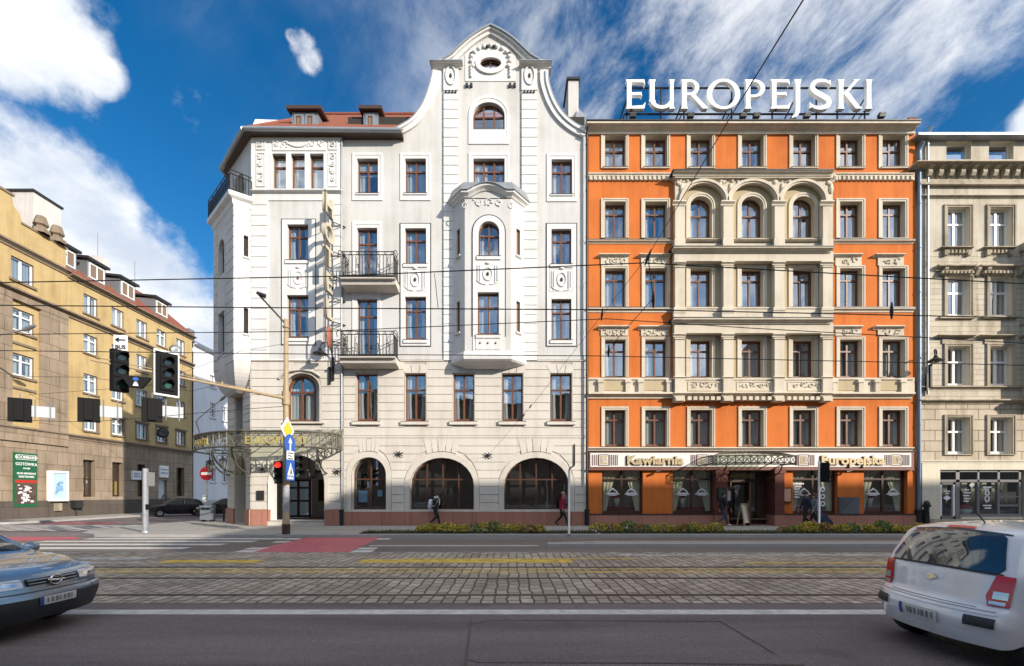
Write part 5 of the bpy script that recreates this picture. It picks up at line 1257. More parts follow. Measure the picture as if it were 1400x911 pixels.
for p in (97, 138, 180, 226):
    u = uy(p); mb = MB(TY); mb.box(u - .85, u + .85, .35, 4, 18.6, 20.35, 0); mb.extr([(.1, 20.3), (4, 20.7), (4, 20.85), (.1, 20.5)], u - 1.05, u + 1.05, 1); mb.build('dormer', ['zinc', 'dark_metal'], ryo, local=True)
    f = MB(TY); f.prism(rect(u - .7, u + .7, 18.95, 20.15), .29, .36, 0, [rect(u - .62, u - .04, 19.05, 20.05), rect(u + .04, u + .62, 19.05, 20.05)]); f.sheet(rect(u - .65, u + .65, 19, 20.1), .33, 1); f.build('dormer_window', ['white_frame', 'room_mid'], ryo, local=True)
ck = MB(); ck.box(-37.0, -33.75, 32.6, 34.6, 18, 23.0, 0); ck.box(-37.1, -33.65, 32.5, 34.7, 23.0, 23.15, 1); ck.build('chimney', ['white_render', 'dark_metal'], yh)
ck = MB(TY); ck.box(13.6, 14.6, 2.2, 3.2, 19, 22.3, 0); ck.bar((13.9, 2.6, 22.3), (13.9, 2.6, 24.4), .05, 1); ck.bar((18, 2.6, 21), (18, 2.6, 24), .05, 1); ck.build('chimney', ['white_render', 'dark_metal'], yh)
# things on the yellow wall
plain('lombard_green', (.012, .115, .05), .5); plain('lombard_red', (.45, .03, .02), .5)
ls = thing('pawnshop_sign', 'tall green LOOMBARD pawnshop board on the stone ground floor', 'sign', TY @ Vector((4.95, -.1, 0)))
a, b = 4.25, 5.75; mb = MB(TY); mb.box(a, b, -.2, -.06, .8, 4.45, 0); mb.box(a + .02, b - .02, -.205, -.19, 2.42, 2.62, 1); mb.box(a + .1, b - .1, -.21, -.19, 1.0, 2.38, 2)
mb.prism(rect(a + .1, b - .1, 3.98, 4.32), -.215, -.2, 3, [rect(a + .13, b - .13, 4.01, 4.29)])
for k in range(26): mb.box(*(lambda x, w: (x, x + w))(R.uniform(a + .15, b - .45), R.uniform(.1, .3)), -.22, -.2, *(lambda z: (z, z + R.uniform(.04, .14)))(1.05 + k * .047), R.choice([3, 3, 4]))
mb.build('sign_board', ['lombard_green', 'lombard_red', 'ad_dark', 'white_paint', 'curtain_sheer'], ls)
for s_, z, sz in (('LOOMBARD', 4.06, .27), ('GOTÓWKA', 3.6, .27), ('od ręki', 3.36, .16), ('SKUP-SPRZEDAŻ', 3.0, .17), ('ELEKTRONIKI', 2.78, .17)):
    text('lettering', s_, sz, 'white_paint', TY @ Vector((5.0, -.215, z)), ls, ya, .006, .004)
lb_ = thing('light_box', 'white framed advertising light box with pale blue poster on the yellow tenement', 'advertising box', TY @ Vector((7.1, -.3, 1)))
a, b = uy(62.5), uy(86.5); mb = MB(TY); mb.prism(rect(a, b, 1.15, 3.35), -.42, -.06, 0, [rect(a + .12, b - .12, 1.35, 3.2)], back=True); mb.build('case', 'white_frame', lb_)
plain('poster_blue', (.45, .62, .70), .4, var=.25, scale=1.5); mb = MB(TY); mb.sheet(rect(a + .1, b - .1, 1.3, 3.25), -.36, 0)
for k in range(8): mb.box(*(lambda x: (x, x + R.uniform(.15, .4)))(R.uniform(a + .3, b - .7)), -.375, -.36, *(lambda z: (z, z + .2))(1.7 + k * .1), 1)
mb.build('poster', ['poster_blue', 'notice_blue'], lb_)
plain('script_blue', (.06, .14, .30), .5)
for (p0, p1, q0, q1, lb) in ((178, 190, 644, 656, 'small white shop sign with blue script left of the tenement door'), (216, 227.5, 637, 653, 'white shop sign with blue script above the tenement door')):
    a, b = uy(p0), uy(p1); z0, z1 = zy((p0 + p1) / 2, q1), zy((p0 + p1) / 2, q0); mb = MB(TY); mb.box(a, b, -.22, -.06, z0, z1, 0)
    for k in (.38, .68): mb.tube([(lerp(a + .12, b - .12, i / 12), -.23, lerp(z0, z1, k) + .07 * math.sin(i * 2.1) + .03 * math.sin(i * 5)) for i in range(13)], .022, 5, 1)
    tag(mb.build('shop_sign', ['white_paint', 'script_blue']), lb, 'sign')
for p, py_, rr_, lb in ((233, 478, .5, 'grey satellite dish below the tenement dormers beside the traffic light'), (216, 592, .5, 'dark satellite dish low on the shaded end of the yellow tenement')):
    mb = MB(); c = TY @ Vector((uy(p), -.45, zy(p, py_))); mb.lathe([(0, -.1), (rr_ * .5, -.07), (rr_, 0), (rr_ * .5, -.06), (0, -.09)], n=16); me = mb.mesh('satellite_dish', 'zinc' if py_ < 500 else 'dark_metal')
    me.transform(Matrix.Rotation(math.radians(78), 4, 'X')); me.transform(Matrix.Rotation(.5, 4, 'Z'))
    o = tag(link('satellite_dish', me, None, c), lb, 'satellite dish'); br_ = MB(); br_.tube([(0, .05, 0), (-.5, .1, -.1)], .03, 5); br_.tube([(0, 0, -.3), (.15, -.5, -.15)], .02, 5); br_.build('bracket', 'dark_metal', o, local=True)
# pale house
ph = thing('pale_house', 'pale blue-white house closing the side street beyond the yellow tenement', 'building', TY @ Vector((30, 0, 0)))
PE = 44; pw = MB(TY); pc = [25.6, 27.9, 30.6, 33, 36, 39]; pr = [(13.6, 15.0), (10.2, 11.9), (6.6, 8.1), (3.0, 4.6)]; hp = [rect(c - .5, c + .5, a, b) for c in pc for a, b in pr]
pw.sheet(rect(UE, PE, 0, 17.6), -.12, 0, hp + [rect(29.4, 30.5, 0, 2.3)])
for h in hp: pw.rim(h, -.12, .15, 0)
pw.sheet(rect(UE, PE, 0, 17), .6, 1); pw.box(UE + .05, PE, .8, 11, 0, 17, 0); pw.box(UE, PE, -.16, 0, 0, 1.0, 2)
for h in hp: pw.box(h[0][0] - .1, h[1][0] + .1, -.2, -.1, h[0][1] - .1, h[0][1], 2)
for h in hp[3::4]: pw.prism(rect(h[0][0] - .25, h[1][0] + .25, h[0][1] - .0, h[2][1] + .25), -.16, -.12, 0, [h])
pw.build('wall', ['pale_render', 'room_dark', 'zinc'], ph)
for c in pc:
    for a, b in pr: win(ph, TY, ya, c - .5, c + .5, a, b, fm='white_frame', nx=2, tr=.68, depth=.05, cur='none')
pr_ = MB(TY); pr_.add([(UE, -.6, 17.5), (PE, -.6, 17.5), (PE, 5, 20.5), (UE, 5, 20.5)], [(0, 1, 2, 3)]); pr_.add([(UE, -.6, 17.5), (PE, -.6, 17.5), (PE, 0, 17.3), (UE, 0, 17.3)], [(0, 1, 2, 3)]); pr_.box(UE + .2, UE + 1.0, .4, 1.4, 17.4, 19.2); pr_.build('roof', 'zinc', ph)
dr_ = MB(TY); dr_.box(29.4, 30.5, -.08, 0, 0, 2.3); dr_.build('door', 'wood_dark', ph)
# end house far down the street and the row opposite (both give light and reflections)
far_ = MB(); far_.box(-32.5, -12, 78, 90, 0, 17); tag(far_.build('pale_house', 'pale_render'), 'plain pale house far down the side street', 'building')
def opposite(name, x0, x1, ztop, lb, cw):
    t = thing(name, lb, 'building', ((x0 + x1) / 2, -9, 0)); T = tmat((x1, -9, 0), PI); L_ = x1 - x0
    hh = []; z = 4.8
    while z + 3 < ztop:
        n = int(L_ / 3.1)
        for i in range(n): c = (i + .5) * L_ / n; hh.append(rect(c - .65, c + .65, z, z + 2.0))
        z += 3.6
    mb = MB(T); mb.sheet(rect(0, L_, 0, ztop), 0, 0, hh); mb.sheet(rect(0, L_, 0, ztop), .3, 1); mb.box(0, L_, .4, 12, 0, ztop, 0); mb.cornice(0, L_, ztop - .6, ztop, .5, 0)
    for h in hh: mb.rim(h, 0, .3, 0)
    for i in range(int(L_ / 4)): mb.box(i * 4 + .4, i * 4 + 3.6, -.05, .02, .5, 3.4, 1)
    mb.build('wall', ['opposite_render', 'room_mid'], t)
# ---------------------------------------------------------------- ground
def asphalt(name, col, patch):
    m, nt, b, L = base_mat(name); b.inputs['Roughness'].default_value = .8
    g = nd(nt, 'ShaderNodeNewGeometry'); n1 = nd(nt, 'ShaderNodeTexNoise', Scale=.35, Detail=7, Roughness=.65); mp = nd(nt, 'ShaderNodeMapping'); mp.inputs['Scale'].default_value = (.22, 1.9, 1)
    L(g.outputs['Position'], mp.inputs['Vector']); L(mp.outputs[0], n1.inputs['Vector'])
    n2 = nd(nt, 'ShaderNodeTexNoise', Scale=55, Detail=3); L(g.outputs['Position'], n2.inputs['Vector'])
    n3 = nd(nt, 'ShaderNodeTexVoronoi', Scale=70); L(g.outputs['Position'], n3.inputs['Vector'])
    cr = nd(nt, 'ShaderNodeValToRGB'); cr.color_ramp.elements[0].position = .3; cr.color_ramp.elements[1].position = .75
    cr.color_ramp.elements[0].color = c4([x * (1 - patch) for x in col]); cr.color_ramp.elements[1].color = c4([x * (1 + patch) for x in col]); L(n1.outputs['Fac'], cr.inputs[0])
    mr = nd(nt, 'ShaderNodeMapRange'); mr.inputs[1].default_value = .3; mr.inputs[2].default_value = .7; mr.inputs[3].default_value = .68; mr.inputs[4].default_value = 1.32; L(n2.outputs['Fac'], mr.inputs[0])
    hs = nd(nt, 'ShaderNodeHueSaturation'); L(cr.outputs[0], hs.inputs['Color']); L(mr.outputs[0], hs.inputs['Value']); n4 = nd(nt, 'ShaderNodeTexNoise', Scale=.9, Detail=3, Roughness=.5); L(g.outputs['Position'], n4.inputs['Vector']); m4 = nd(nt, 'ShaderNodeMapRange', interpolation_type='SMOOTHSTEP'); m4.inputs[1].default_value = .62; m4.inputs[2].default_value = .74; m4.inputs[3].default_value = 0; m4.inputs[4].default_value = .45; L(n4.outputs['Fac'], m4.inputs[0])
    st4 = nd(nt, 'ShaderNodeMix', data_type='RGBA'); st4.inputs[7].default_value = (.045, .038, .036, 1); L(m4.outputs[0], st4.inputs[0]); L(hs.outputs[0], st4.inputs[6]); L(st4.outputs[2], b.inputs['Base Color'])
    bp = nd(nt, 'ShaderNodeBump', Strength=.7, Distance=.014); L(n3.outputs['Distance'], bp.inputs['Height']); L(bp.outputs[0], b.inputs['Normal'])
asphalt('asphalt', (.158, .132, .130), .5); asphalt('asphalt_old', (.155, .13, .115), .34); asphalt('paving', (.33, .31, .28), .18)
def cobble(name):
    m, nt, b, L = base_mat(name); b.inputs['Roughness'].default_value = .62
    g = nd(nt, 'ShaderNodeNewGeometry'); nz = nd(nt, 'ShaderNodeTexNoise', Scale=1.6, Detail=3); L(g.outputs['Position'], nz.inputs['Vector'])
    vs = nd(nt, 'ShaderNodeVectorMath', operation='SCALE'); vs.inputs['Scale'].default_value = .16; L(nz.outputs['Color'], vs.inputs[0])
    va = nd(nt, 'ShaderNodeVectorMath', operation='ADD'); L(g.outputs['Position'], va.inputs[0]); L(vs.outputs[0], va.inputs[1])
    sx = nd(nt, 'ShaderNodeSeparateXYZ'); L(va.outputs[0], sx.inputs[0]); cx = nd(nt, 'ShaderNodeCombineXYZ'); L(sx.outputs[1], cx.inputs[0]); L(sx.outputs[0], cx.inputs[1])
    bt = nd(nt, 'ShaderNodeTexBrick', Scale=1.0, offset=.5); bt.inputs['Brick Width'].default_value = .33; bt.inputs['Row Height'].default_value = .215; bt.inputs['Mortar Size'].default_value = .02; bt.inputs['Mortar Smooth'].default_value = .6; bt.inputs['Bias'].default_value = 0
    bt.inputs['Color1'].default_value = (.27, .22, .17, 1); bt.inputs['Color2'].default_value = (.46, .385, .31, 1); bt.inputs['Mortar'].default_value = (.065, .052, .042, 1)
    L(cx.outputs[0], bt.inputs['Vector'])
    n2 = nd(nt, 'ShaderNodeTexNoise', Scale=.6, Detail=4); L(g.outputs['Position'], n2.inputs['Vector']); n3 = nd(nt, 'ShaderNodeTexNoise', Scale=30, Detail=3); L(g.outputs['Position'], n3.inputs['Vector'])
    mr = nd(nt, 'ShaderNodeMapRange'); mr.inputs[1].default_value = .3; mr.inputs[2].default_value = .7; mr.inputs[3].default_value = .75; mr.inputs[4].default_value = 1.25; L(n2.outputs['Fac'], mr.inputs[0])
    hs = nd(nt, 'ShaderNodeHueSaturation'); L(bt.outputs['Color'], hs.inputs['Color']); L(mr.outputs[0], hs.inputs['Value']); L(hs.outputs[0], b.inputs['Base Color'])
    inv = nd(nt, 'ShaderNodeMath', operation='MULTIPLY_ADD'); inv.inputs[1].default_value = -1.0; L(bt.outputs['Fac'], inv.inputs[0]); L(n3.outputs['Fac'], inv.inputs[2])
    bp = nd(nt, 'ShaderNodeBump', Strength=1.0, Distance=.03); L(inv.outputs[0], bp.inputs['Height']); L(bp.outputs[0], b.inputs['Normal'])
cobble('cobbles')
def paint(name, col, wear, lo=.35, hi=.65, scale=(5, 5, 5)):
    m, nt, b, L = base_mat(name); b.inputs['Base Color'].default_value = c4(col); b.inputs['Roughness'].default_value = .6
    g = nd(nt, 'ShaderNodeNewGeometry'); mp = nd(nt, 'ShaderNodeMapping'); mp.inputs['Scale'].default_value = scale; L(g.outputs['Position'], mp.inputs['Vector'])
    nz = nd(nt, 'ShaderNodeTexNoise', Scale=1, Detail=6, Roughness=.7); L(mp.outputs[0], nz.inputs['Vector'])
    mr = nd(nt, 'ShaderNodeMapRange'); mr.inputs[1].default_value = lo; mr.inputs[2].default_value = hi; mr.inputs[3].default_value = 1 - wear; mr.inputs[4].default_value = 1; L(nz.outputs['Fac'], mr.inputs[0]); L(mr.outputs[0], b.inputs['Alpha'])
paint('road_white', (.62, .60, .57), .35); paint('road_white_worn', (.55, .53, .5), .85, .38, .62, (3, 6, 5)); paint('road_yellow', (.68, .46, .05), .7, .34, .56, (4, 9, 5)); paint('road_red', (.46, .10, .125), .22)
plain('kerb_stone', (.36, .35, .34), .8, var=.2, scale=3, bump=.3); plain('steel_rail', (.10, .085, .075), .35, .7); plain('seam', (.03, .027, .027), .5); plain('soil', (.045, .032, .022), .95, var=.4, scale=8, bump=.8)
ZR = -.12
g = MB(); g.add([(-400, -150, ZR), (400, -150, ZR), (400, 600, ZR), (-400, 600, ZR)], [(0, 1, 2, 3)]); struct('road', g, 'asphalt')
def flat(name, polys, mat, lift):
    mb = MB()
    for p in polys: mb.add([(q[0], q[1], ZR + lift) for q in p], [tuple(range(len(p)))])
    return struct(name, mb, mat)
def quad(x0, x1, y0, y1): return [(x0, y0), (x1, y0), (x1, y1), (x0, y1)]
flat('tram_track_bed', [quad(-90, 90, 7.5, 13.85)], 'cobbles', .004)
rl_ = MB()
for y in (11.22, 9.75, 8.13): rl_.box(-90, 90, y - .035, y + .03, ZR - .05, ZR + .014, 0); rl_.box(-90, 90, y - .085, y - .036, ZR - .05, ZR + .0065, 1); rl_.box(-90, 90, y + .031, y + .06, ZR - .05, ZR + .0065, 1)
struct('tram_rail', rl_, ['steel_rail', 'seam'])
flat('far_lane', [quad(-90, 90, 13.85, 19.2)], 'asphalt_old', .004)
flat('lane_line', [quad(-90, 90, 6.80, 7.08)], 'road_white', .004)
flat('lane_edge_line', [quad(-60, 90, 13.86, 14.0)], 'road_white_worn', .008)
flat('lane_dash', [quad(-4.9, .9, 15.75, 15.95)], 'road_white', .008)
zb1 = []
for y, a, b in ((18.3, -15.6, -9.0), (17.25, -16.4, -9.6), (16.2, -17, -10.1), (15.1, -17.4, -10.6)): zb1.append(quad(a - 1.2, b, y - .26, y + .26))
for y, a, b in ((18.2, -8.9, -8.35), (17.1, -8.8, -8.25), (15.0, -8.6, -8.0), (14.3, -8.5, -7.9), (18.2, -5.3, -4.8), (15.0, -5.0, -4.4), (14.3, -4.95, -4.3)): zb1.append(quad(a, b, y - .25, y + .25))
flat('zebra_crossing', zb1, 'road_white', .012)
flat('side_zebra_crossing', [quad(-28.6 + k * 1.0, -28.1 + k * 1.0, 22.3, 26.4) for k in range(9)], 'road_white', .012)
flat('cycle_path', [[(-8.2, 14.05), (-5.0, 14.05), (-5.3, 18.85), (-8.3, 18.85)], quad(-60, -18.2, 17.6, 19.2), [(-18.2, 17.6), (-16.9, 18.2), (-18.2, 19.2)], quad(-28.5, -24.2, 27.6, 29.0)], 'road_red', .008)
flat('tram_lane_marking', [quad(-11, 60, 10.42, 10.56), quad(-11, 60, 10.85, 10.95), quad(-9.2, -6.6, 11.9, 12.4), quad(-4, 1.6, 11.9, 12.5), quad(-3, 3.4, 12.6, 12.75), quad(6, 12, 11.8, 12.0)], 'road_yellow', .009)
flat('worn_marking', [quad(-13, -10, 12.4, 12.9), quad(-14, -9.5, 11.7, 12.0), quad(3, 25, 13.2, 13.6), quad(9, 20, 9.3, 10.5)], 'road_white_worn', .012)
sm_ = MB()
def seam(pts, w=.018):
    for a, b in zip(pts[:-1], pts[1:]):
        d = Vector((b[0] - a[0], b[1] - a[1], 0)).normalized() * w; n = Vector((-d.y, d.x, 0)); A, B = Vector((a[0], a[1], ZR + .0045)), Vector((b[0], b[1], ZR + .0045)); sm_.add([A - n, B - n, B + n, A + n], [(0, 1, 2, 3)])
def gp(px, py): y = 1118.6 / (py - 676); return ((px - 700) * y / F, y)
seam([gp(644, 848), gp(641, 872), gp(637, 903), gp(634, 925)]); seam([gp(637, 855), gp(672, 848), gp(800, 849), gp(985, 850), gp(1060, 895)], .014); seam([gp(638, 902), gp(655, 906), gp(900, 907), gp(1100, 910)], .014)
struct('road_seam', sm_, 'seam')
def pave(name, poly, mat='paving', kerb=.16):
    mb = MB(); k = len(poly); ar_ = sum(poly[i][0] * poly[(i + 1) % k][1] - poly[(i + 1) % k][0] * poly[i][1] for i in range(k))
    ins = []
    for i in range(k):
        a, p, b = Vector(poly[i - 1]), Vector(poly[i]), Vector(poly[(i + 1) % k]); d1, d2 = (p - a).normalized(), (b - p).normalized(); n = Vector((-d1.y - d2.y, d1.x + d2.x)) * (1 if ar_ > 0 else -1); n.normalize(); ins.append(p + n * kerb)
    v, t = tess([tuple(p) for p in ins]); mb.add([(p[0], p[1], 0) for p in v], t, 0)
    mb.add([(p[0], p[1], 0.003) for p in poly] + [(p[0], p[1], .003) for p in ins] + [(p[0], p[1], ZR - .05) for p in poly], [(i, (i + 1) % k, k + (i + 1) % k, k + i) for i in range(k)] + [(i, (i + 1) % k, 2 * k + (i + 1) % k, 2 * k + i) for i in range(k)], 1)
    struct(name, mb, [mat, 'kerb_stone'])
pave('pavement', [(80, 18.95), (80, 40), (-19.9, 70), (-19.9, 26), (-19.4, 21.5), (-18.6, 20), (-17.3, 19.15), (-16, 18.95)])
pave('side_pavement', [(-90, 26.3), (-30.6, 26.4), (-29.6, 27.2), (-29.4, 29), (-29.6, 80), (-90, 80)])
pave('tram_platform', [(1.2, 15.35), (60, 15.35), (60, 16.3), (3, 16.3), (1.2, 15.8)], kerb=.2)
pave('near_pavement', [(-90, -20), (90, -20), (90, 1.2), (-90, 1.2)])
bd = MB(); bd.box(-6.4, 3.6, 19.35, 20.35, -.02, .035); bd.box(3.75, 24, 19.35, 20.35, -.02, .034); struct('planting_soil', bd, 'soil')
# ---------------------------------------------------------------- planting
def leafmat(name, c1, c2):
    m, nt, b, L = base_mat(name); b.inputs['Roughness'].default_value = .55; oi = nd(nt, 'ShaderNodeNewGeometry'); cr = nd(nt, 'ShaderNodeMix', data_type='RGBA'); cr.inputs[6].default_value = c4(c1); cr.inputs[7].default_value = c4(c2)
    L(oi.outputs['Random Per Island'], cr.inputs[0]); L(cr.outputs[2], b.inputs['Base Color']); b.inputs['Subsurface Weight'].default_value = 0
leafmat('leaf_yellow', (.18, .17, .02), (.62, .48, .05)); leafmat('leaf_green', (.06, .10, .02), (.20, .26, .05)); leafmat('leaf_russet', (.18, .09, .03), (.45, .28, .06)); leafmat('grass_green', (.025, .05, .012), (.09, .12, .03))
def leafy(n, rx, ry, rz, ls, seed):
    r = random.Random(seed); mb = MB()
    for i in range(n):
        a, u, q = r.uniform(0, 2 * PI), r.uniform(-.25, 1), r.uniform(.55, 1) ** .5
        s = math.sqrt(max(0, 1 - max(0, u) ** 2)); p = Vector((rx * q * s * math.cos(a), ry * q * s * math.sin(a), rz * (.35 + .65 * u * q) + r.uniform(-.03, .04)))
        d = Vector((r.gauss(0, 1), r.gauss(0, 1), r.gauss(.3, .8))).normalized(); e = d.orthogonal().normalized(); e = (Matrix.Rotation(r.uniform(0, 6.28), 3, d) @ e); l = ls * r.uniform(.6, 1.3); w = d.cross(e) * l * .45
        mb.add([p - e * l, p + w - e * l * .1, p + e * l, p - w - e * l * .1], [(0, 1, 2, 3)])
    return mb
SHR = []
for k, m in enumerate(('leaf_yellow', 'leaf_green', 'leaf_russet', 'leaf_yellow')):
    o = leafy(420, .36, .30, .36, .045, k).build('shrub', m); s_ = MB()
    for i in range(7): a = i * .9; s_.tube([(.03 * math.cos(a), .03 * math.sin(a), 0), (.18 * math.cos(a), .15 * math.sin(a), .28)], [.012, .005], 4)
    s_.build('stem', 'wood_dark', o, local=True); SHR.append(o)
kindw = ['yellow-leaved', 'dark green', 'russet-leaved', 'bright yellow-green']; used_ = [0] * 4
for (a, b, where) in ((577, 738, 'in front of the arched windows'), (818, 986, 'in front of the cafe windows left of the entrance'), (1072, 1262, 'in front of the cafe right of the entrance')):
    x = a; 
    while x < b:
        k = R.choice([0, 0, 1, 2, 3]); o = SHR[k] if not used_[k] else copy_tree(SHR[k]); used_[k] = 1
        y = R.uniform(19.6, 20.0); o.location = ((x - 700) * y / F, y, .03); o.rotation_euler.z = R.uniform(0, 6); s = R.uniform(.8, 1.2); o.scale = (s * R.uniform(.85, 1.2), s, s * R.uniform(.8, 1.15))
        tag(o, 'low %s kerbside shrub %s' % (kindw[k], where), 'shrub', '%s shrubs %s' % (kindw[k], where)); x += R.uniform(9, 15)
gr = MB()
for i in range(9000):
    x = R.uniform(-6.3, 24); y = R.uniform(19.35, 20.35) if R.random() < .6 else R.uniform(19.35, 19.6); x = x if not 3.5 < x < 3.8 else 5; h = R.uniform(.04, .14); a = R.uniform(0, 6.28); w = .014
    gr.add([(x - w * math.cos(a), y - w * math.sin(a), .03), (x + w * math.cos(a), y + w * math.sin(a), .03), (x + R.uniform(-.05, .05), y + R.uniform(-.05, .05), .03 + h)], [(0, 1, 2)])
tag(gr.build('grass', 'grass_green'), 'short grass and ground cover in the kerbside beds', 'grass', kind='stuff')
# ---------------------------------------------------------------- cars
plain('car_white', (.78, .79, .82), .22, coat=1.0); plain('car_silver', (.22, .30, .39), .25, .5, coat=1.0); plain('car_black', (.008, .008, .01), .25, coat=.5)
plain('tyre', (.02, .02, .02), .8, bump=.2, scale=30); plain('rim_silver', (.45, .45, .46), .3, .8); plain('car_plastic', (.03, .032, .035), .6); plain('lens_red', (.62, .02, .015), .2, coat=.3); plain('lens_clear', (.60, .62, .65), .08, .3, coat=1); plain('lens_amber', (.6, .22, .03), .15); plain('plate_white', (.62, .62, .58), .4); plain('plate_blue', (.03, .08, .35), .4); plain('chrome', (.7, .7, .7), .12, 1); plain('under', (.008, .008, .008), .9)
glass('car_glass', .2, (.16, .19, .2)); plain('plate_ink', (.2, .2, .2), .6)
def make_car(name, label, loc, ang, top, bottom, L_, W0, belt, roofz, wheels, paintm, scale=1.0, sub=6, tumble=.2):
    """car body swept from its side outline: top/bottom are (x,z) from tail to nose; every part sits on the same curved shell"""
    t = thing(name, label, 'car', loc); t.rotation_euler.z = ang; t.scale = (scale,) * 3
    tp = smooth_line(top, sub)
    bt = []
    for p in bottom:
        if len(p) == 2: bt.append(p)
        else: cx, r = p[0], p[1]; bt += [(cx + r * math.cos(a * PI / 10), p[2] + r * math.sin(a * PI / 10)) for a in range(11)]
    out = tp + bt; hw = W0 / 2; r = .07
    def De(x, y, z):
        q = min(1.2, abs(y) / hw); f = 1.0
        if z > belt: f -= tumble * min(1, (z - belt) / (roofz - belt)) ** 1.1
        if z < .45: f -= .06 * (.45 - z) / .3
        for e, s, d in ((0, 1, .55), (L_, -1, .75)):
            k = max(0, 1 - abs(x - e) / d)
            f -= .10 * k ** 2.2; x += s * .17 * k * q ** 2.4
        return Vector((x, y * f + 0, z + (.045 * (1 - q * q) * max(0, min(1, (z - belt + .1) / .3)))))
    mb = MB(); N = len(out); NT = len(tp)
    rings = []
    tops = []
    steps = [(r * (1 - math.cos(a)), hw - r + r * math.sin(a)) for a in (0, .5, 1.0, PI / 2)]
    insets = [offset_line(out + out[:1], -st[0])[:-1] for st in steps]
    # keep insets inside
    def ok(l): return l
    ys = [-(hw - r) + 2 * (hw - r) * k / 10 for k in range(11)]
    cols_ = [[(p[0], -steps[3 - k][1], p[1]) for p in insets[3 - k]] for k in range(3)] + [[(p[0], y, p[1]) for p in out] for y in ys] + [[(p[0], steps[k][1], p[1]) for p in insets[k]] for k in range(1, 4)]
    vs = [De(*q) for c in cols_ for q in c]; fs, ms = [], []
    for c in range(len(cols_) - 1):
        for i in range(N):
            j = (i + 1) % N; fs.append((c * N + i, c * N + j, (c + 1) * N + j, (c + 1) * N + i)); ms.append(0 if i < NT - 1 else 1)
    n0 = 0
    mb.add(vs, [f for f, m in zip(fs, ms) if m == 0], 0, True); mb.add(vs, [f for f, m in zip(fs, ms) if m == 1], 1, True)
    inner = insets[3]; gx = [(x * .08, z * .08) for x in range(int(L_ / .08) + 2) for z in range(2, 20)]
    def near(p): return min((p[0] - q[0]) ** 2 + (p[1] - q[1]) ** 2 for q in inner) > .0012 and pip(p, inner)
    ex = [p for p in gx if near(p)]
    v, f = tess(inner, (), ex)
    for s in (-1, 1): mb.add([De(p[0], s * hw, p[1]) for p in v], f, 0, True)
    me = mb.mesh('body', [paintm, 'under'])
    import bmesh
    bm = bmesh.new(); bm.from_mesh(me); bmesh.ops.remove_doubles(bm, verts=bm.verts, dist=.002); bmesh.ops.recalc_face_normals(bm, faces=bm.faces); bm.to_mesh(me); bm.free()
    me.set_sharp_from_angle(angle=math.radians(48))
    body = link('body', me, t, local=True)
    class K: pass
    k = K(); k.t, k.body, k.De, k.hw, k.tp, k.sub = t, body, De, hw, tp, sub
    def nrm_(i):
        a, b = tp[max(0, int(i) - 1)], tp[min(NT - 1, int(i) + 1)]; tx, tz = b[0] - a[0], b[1] - a[1]; l = math.hypot(tx, tz); return (-tz / l, tx / l)
    def top_at(u):
        u = max(0, min(NT - 1.001, u * sub)); i = int(u); return (lerp(tp[i][0], tp[i + 1][0], u - i), lerp(tp[i][1], tp[i + 1][1], u - i)), nrm_(u)
    def patch(mb, u0, u1, yf, off=.006, m=0, nu=8, nv=14, corner=.0, thick=.0):
        """sheet on the upper shell between outline positions u0..u1; yf(t) -> (y0,y1)"""
        vs = []
        for a in range(nu + 1):
            q = a / nu; p, n = top_at(lerp(u0, u1, q)); y0, y1 = yf(q)
            for b in range(nv + 1): vs.append(De(p[0] + n[0] * off, lerp(y0, y1, b / nv), p[1] + n[1] * off))
        mb.add(vs, [(a * (nv + 1) + b, a * (nv + 1) + b + 1, (a + 1) * (nv + 1) + b + 1, (a + 1) * (nv + 1) + b) for a in range(nu) for b in range(nv)], m, True)
    def side(mb, poly, s, off=.006, m=0):
        ex = [p for p in gx if pip(p, poly)]
        v, f = tess(poly, (), ex); mb.add([De(p[0], s * (hw + off), p[1]) for p in v], f, m, True)
    k.patch, k.side, k.top_at = patch, side, top_at
    k.part = lambda mb, nm, mats, par=None: mb.build(nm, mats, par or t, local=True)
    wm = MB(); R0 = wheels[2]
    wm.lathe([(R0 * .62, -.09), (R0 * .9, -.1), (R0, -.07), (R0, .07), (R0 * .9, .1), (R0 * .62, .09)], n=26)
    rm_ = MB(); rm_.lathe([(R0 * .63, .095), (R0 * .56, .06), (R0 * .2, .05), (.0, .07)], n=20); rm_.lathe([(R0 * .63, -.095), (R0 * .56, -.06), (R0 * .2, -.05), (.0, -.07)], n=20)
    for j in range(7): a = j * 2 * PI / 7; rm_.box(-.0, .0, 0, 0, 0, 0); rm_.tube([(R0 * .15 * math.cos(a), R0 * .15 * math.sin(a), .075), (R0 * .58 * math.cos(a), R0 * .58 * math.sin(a), .09)], .022, 5); rm_.tube([(R0 * .15 * math.cos(a), R0 * .15 * math.sin(a), -.075), (R0 * .58 * math.cos(a), R0 * .58 * math.sin(a), -.09)], .022, 5)
    w1, w2 = wm.mesh('wheel', 'tyre'), rm_.mesh('rim', 'rim_silver')
    for q in (w1, w2): q.transform(Matrix.Rotation(PI / 2, 4, 'X'))
    for cx in wheels[:2]:
        for s in (-1, 1):
            o = link('wheel', w1, t, (cx, s * (hw - .13), R0), local=True); link('rim', w2, o, local=True)
    return k
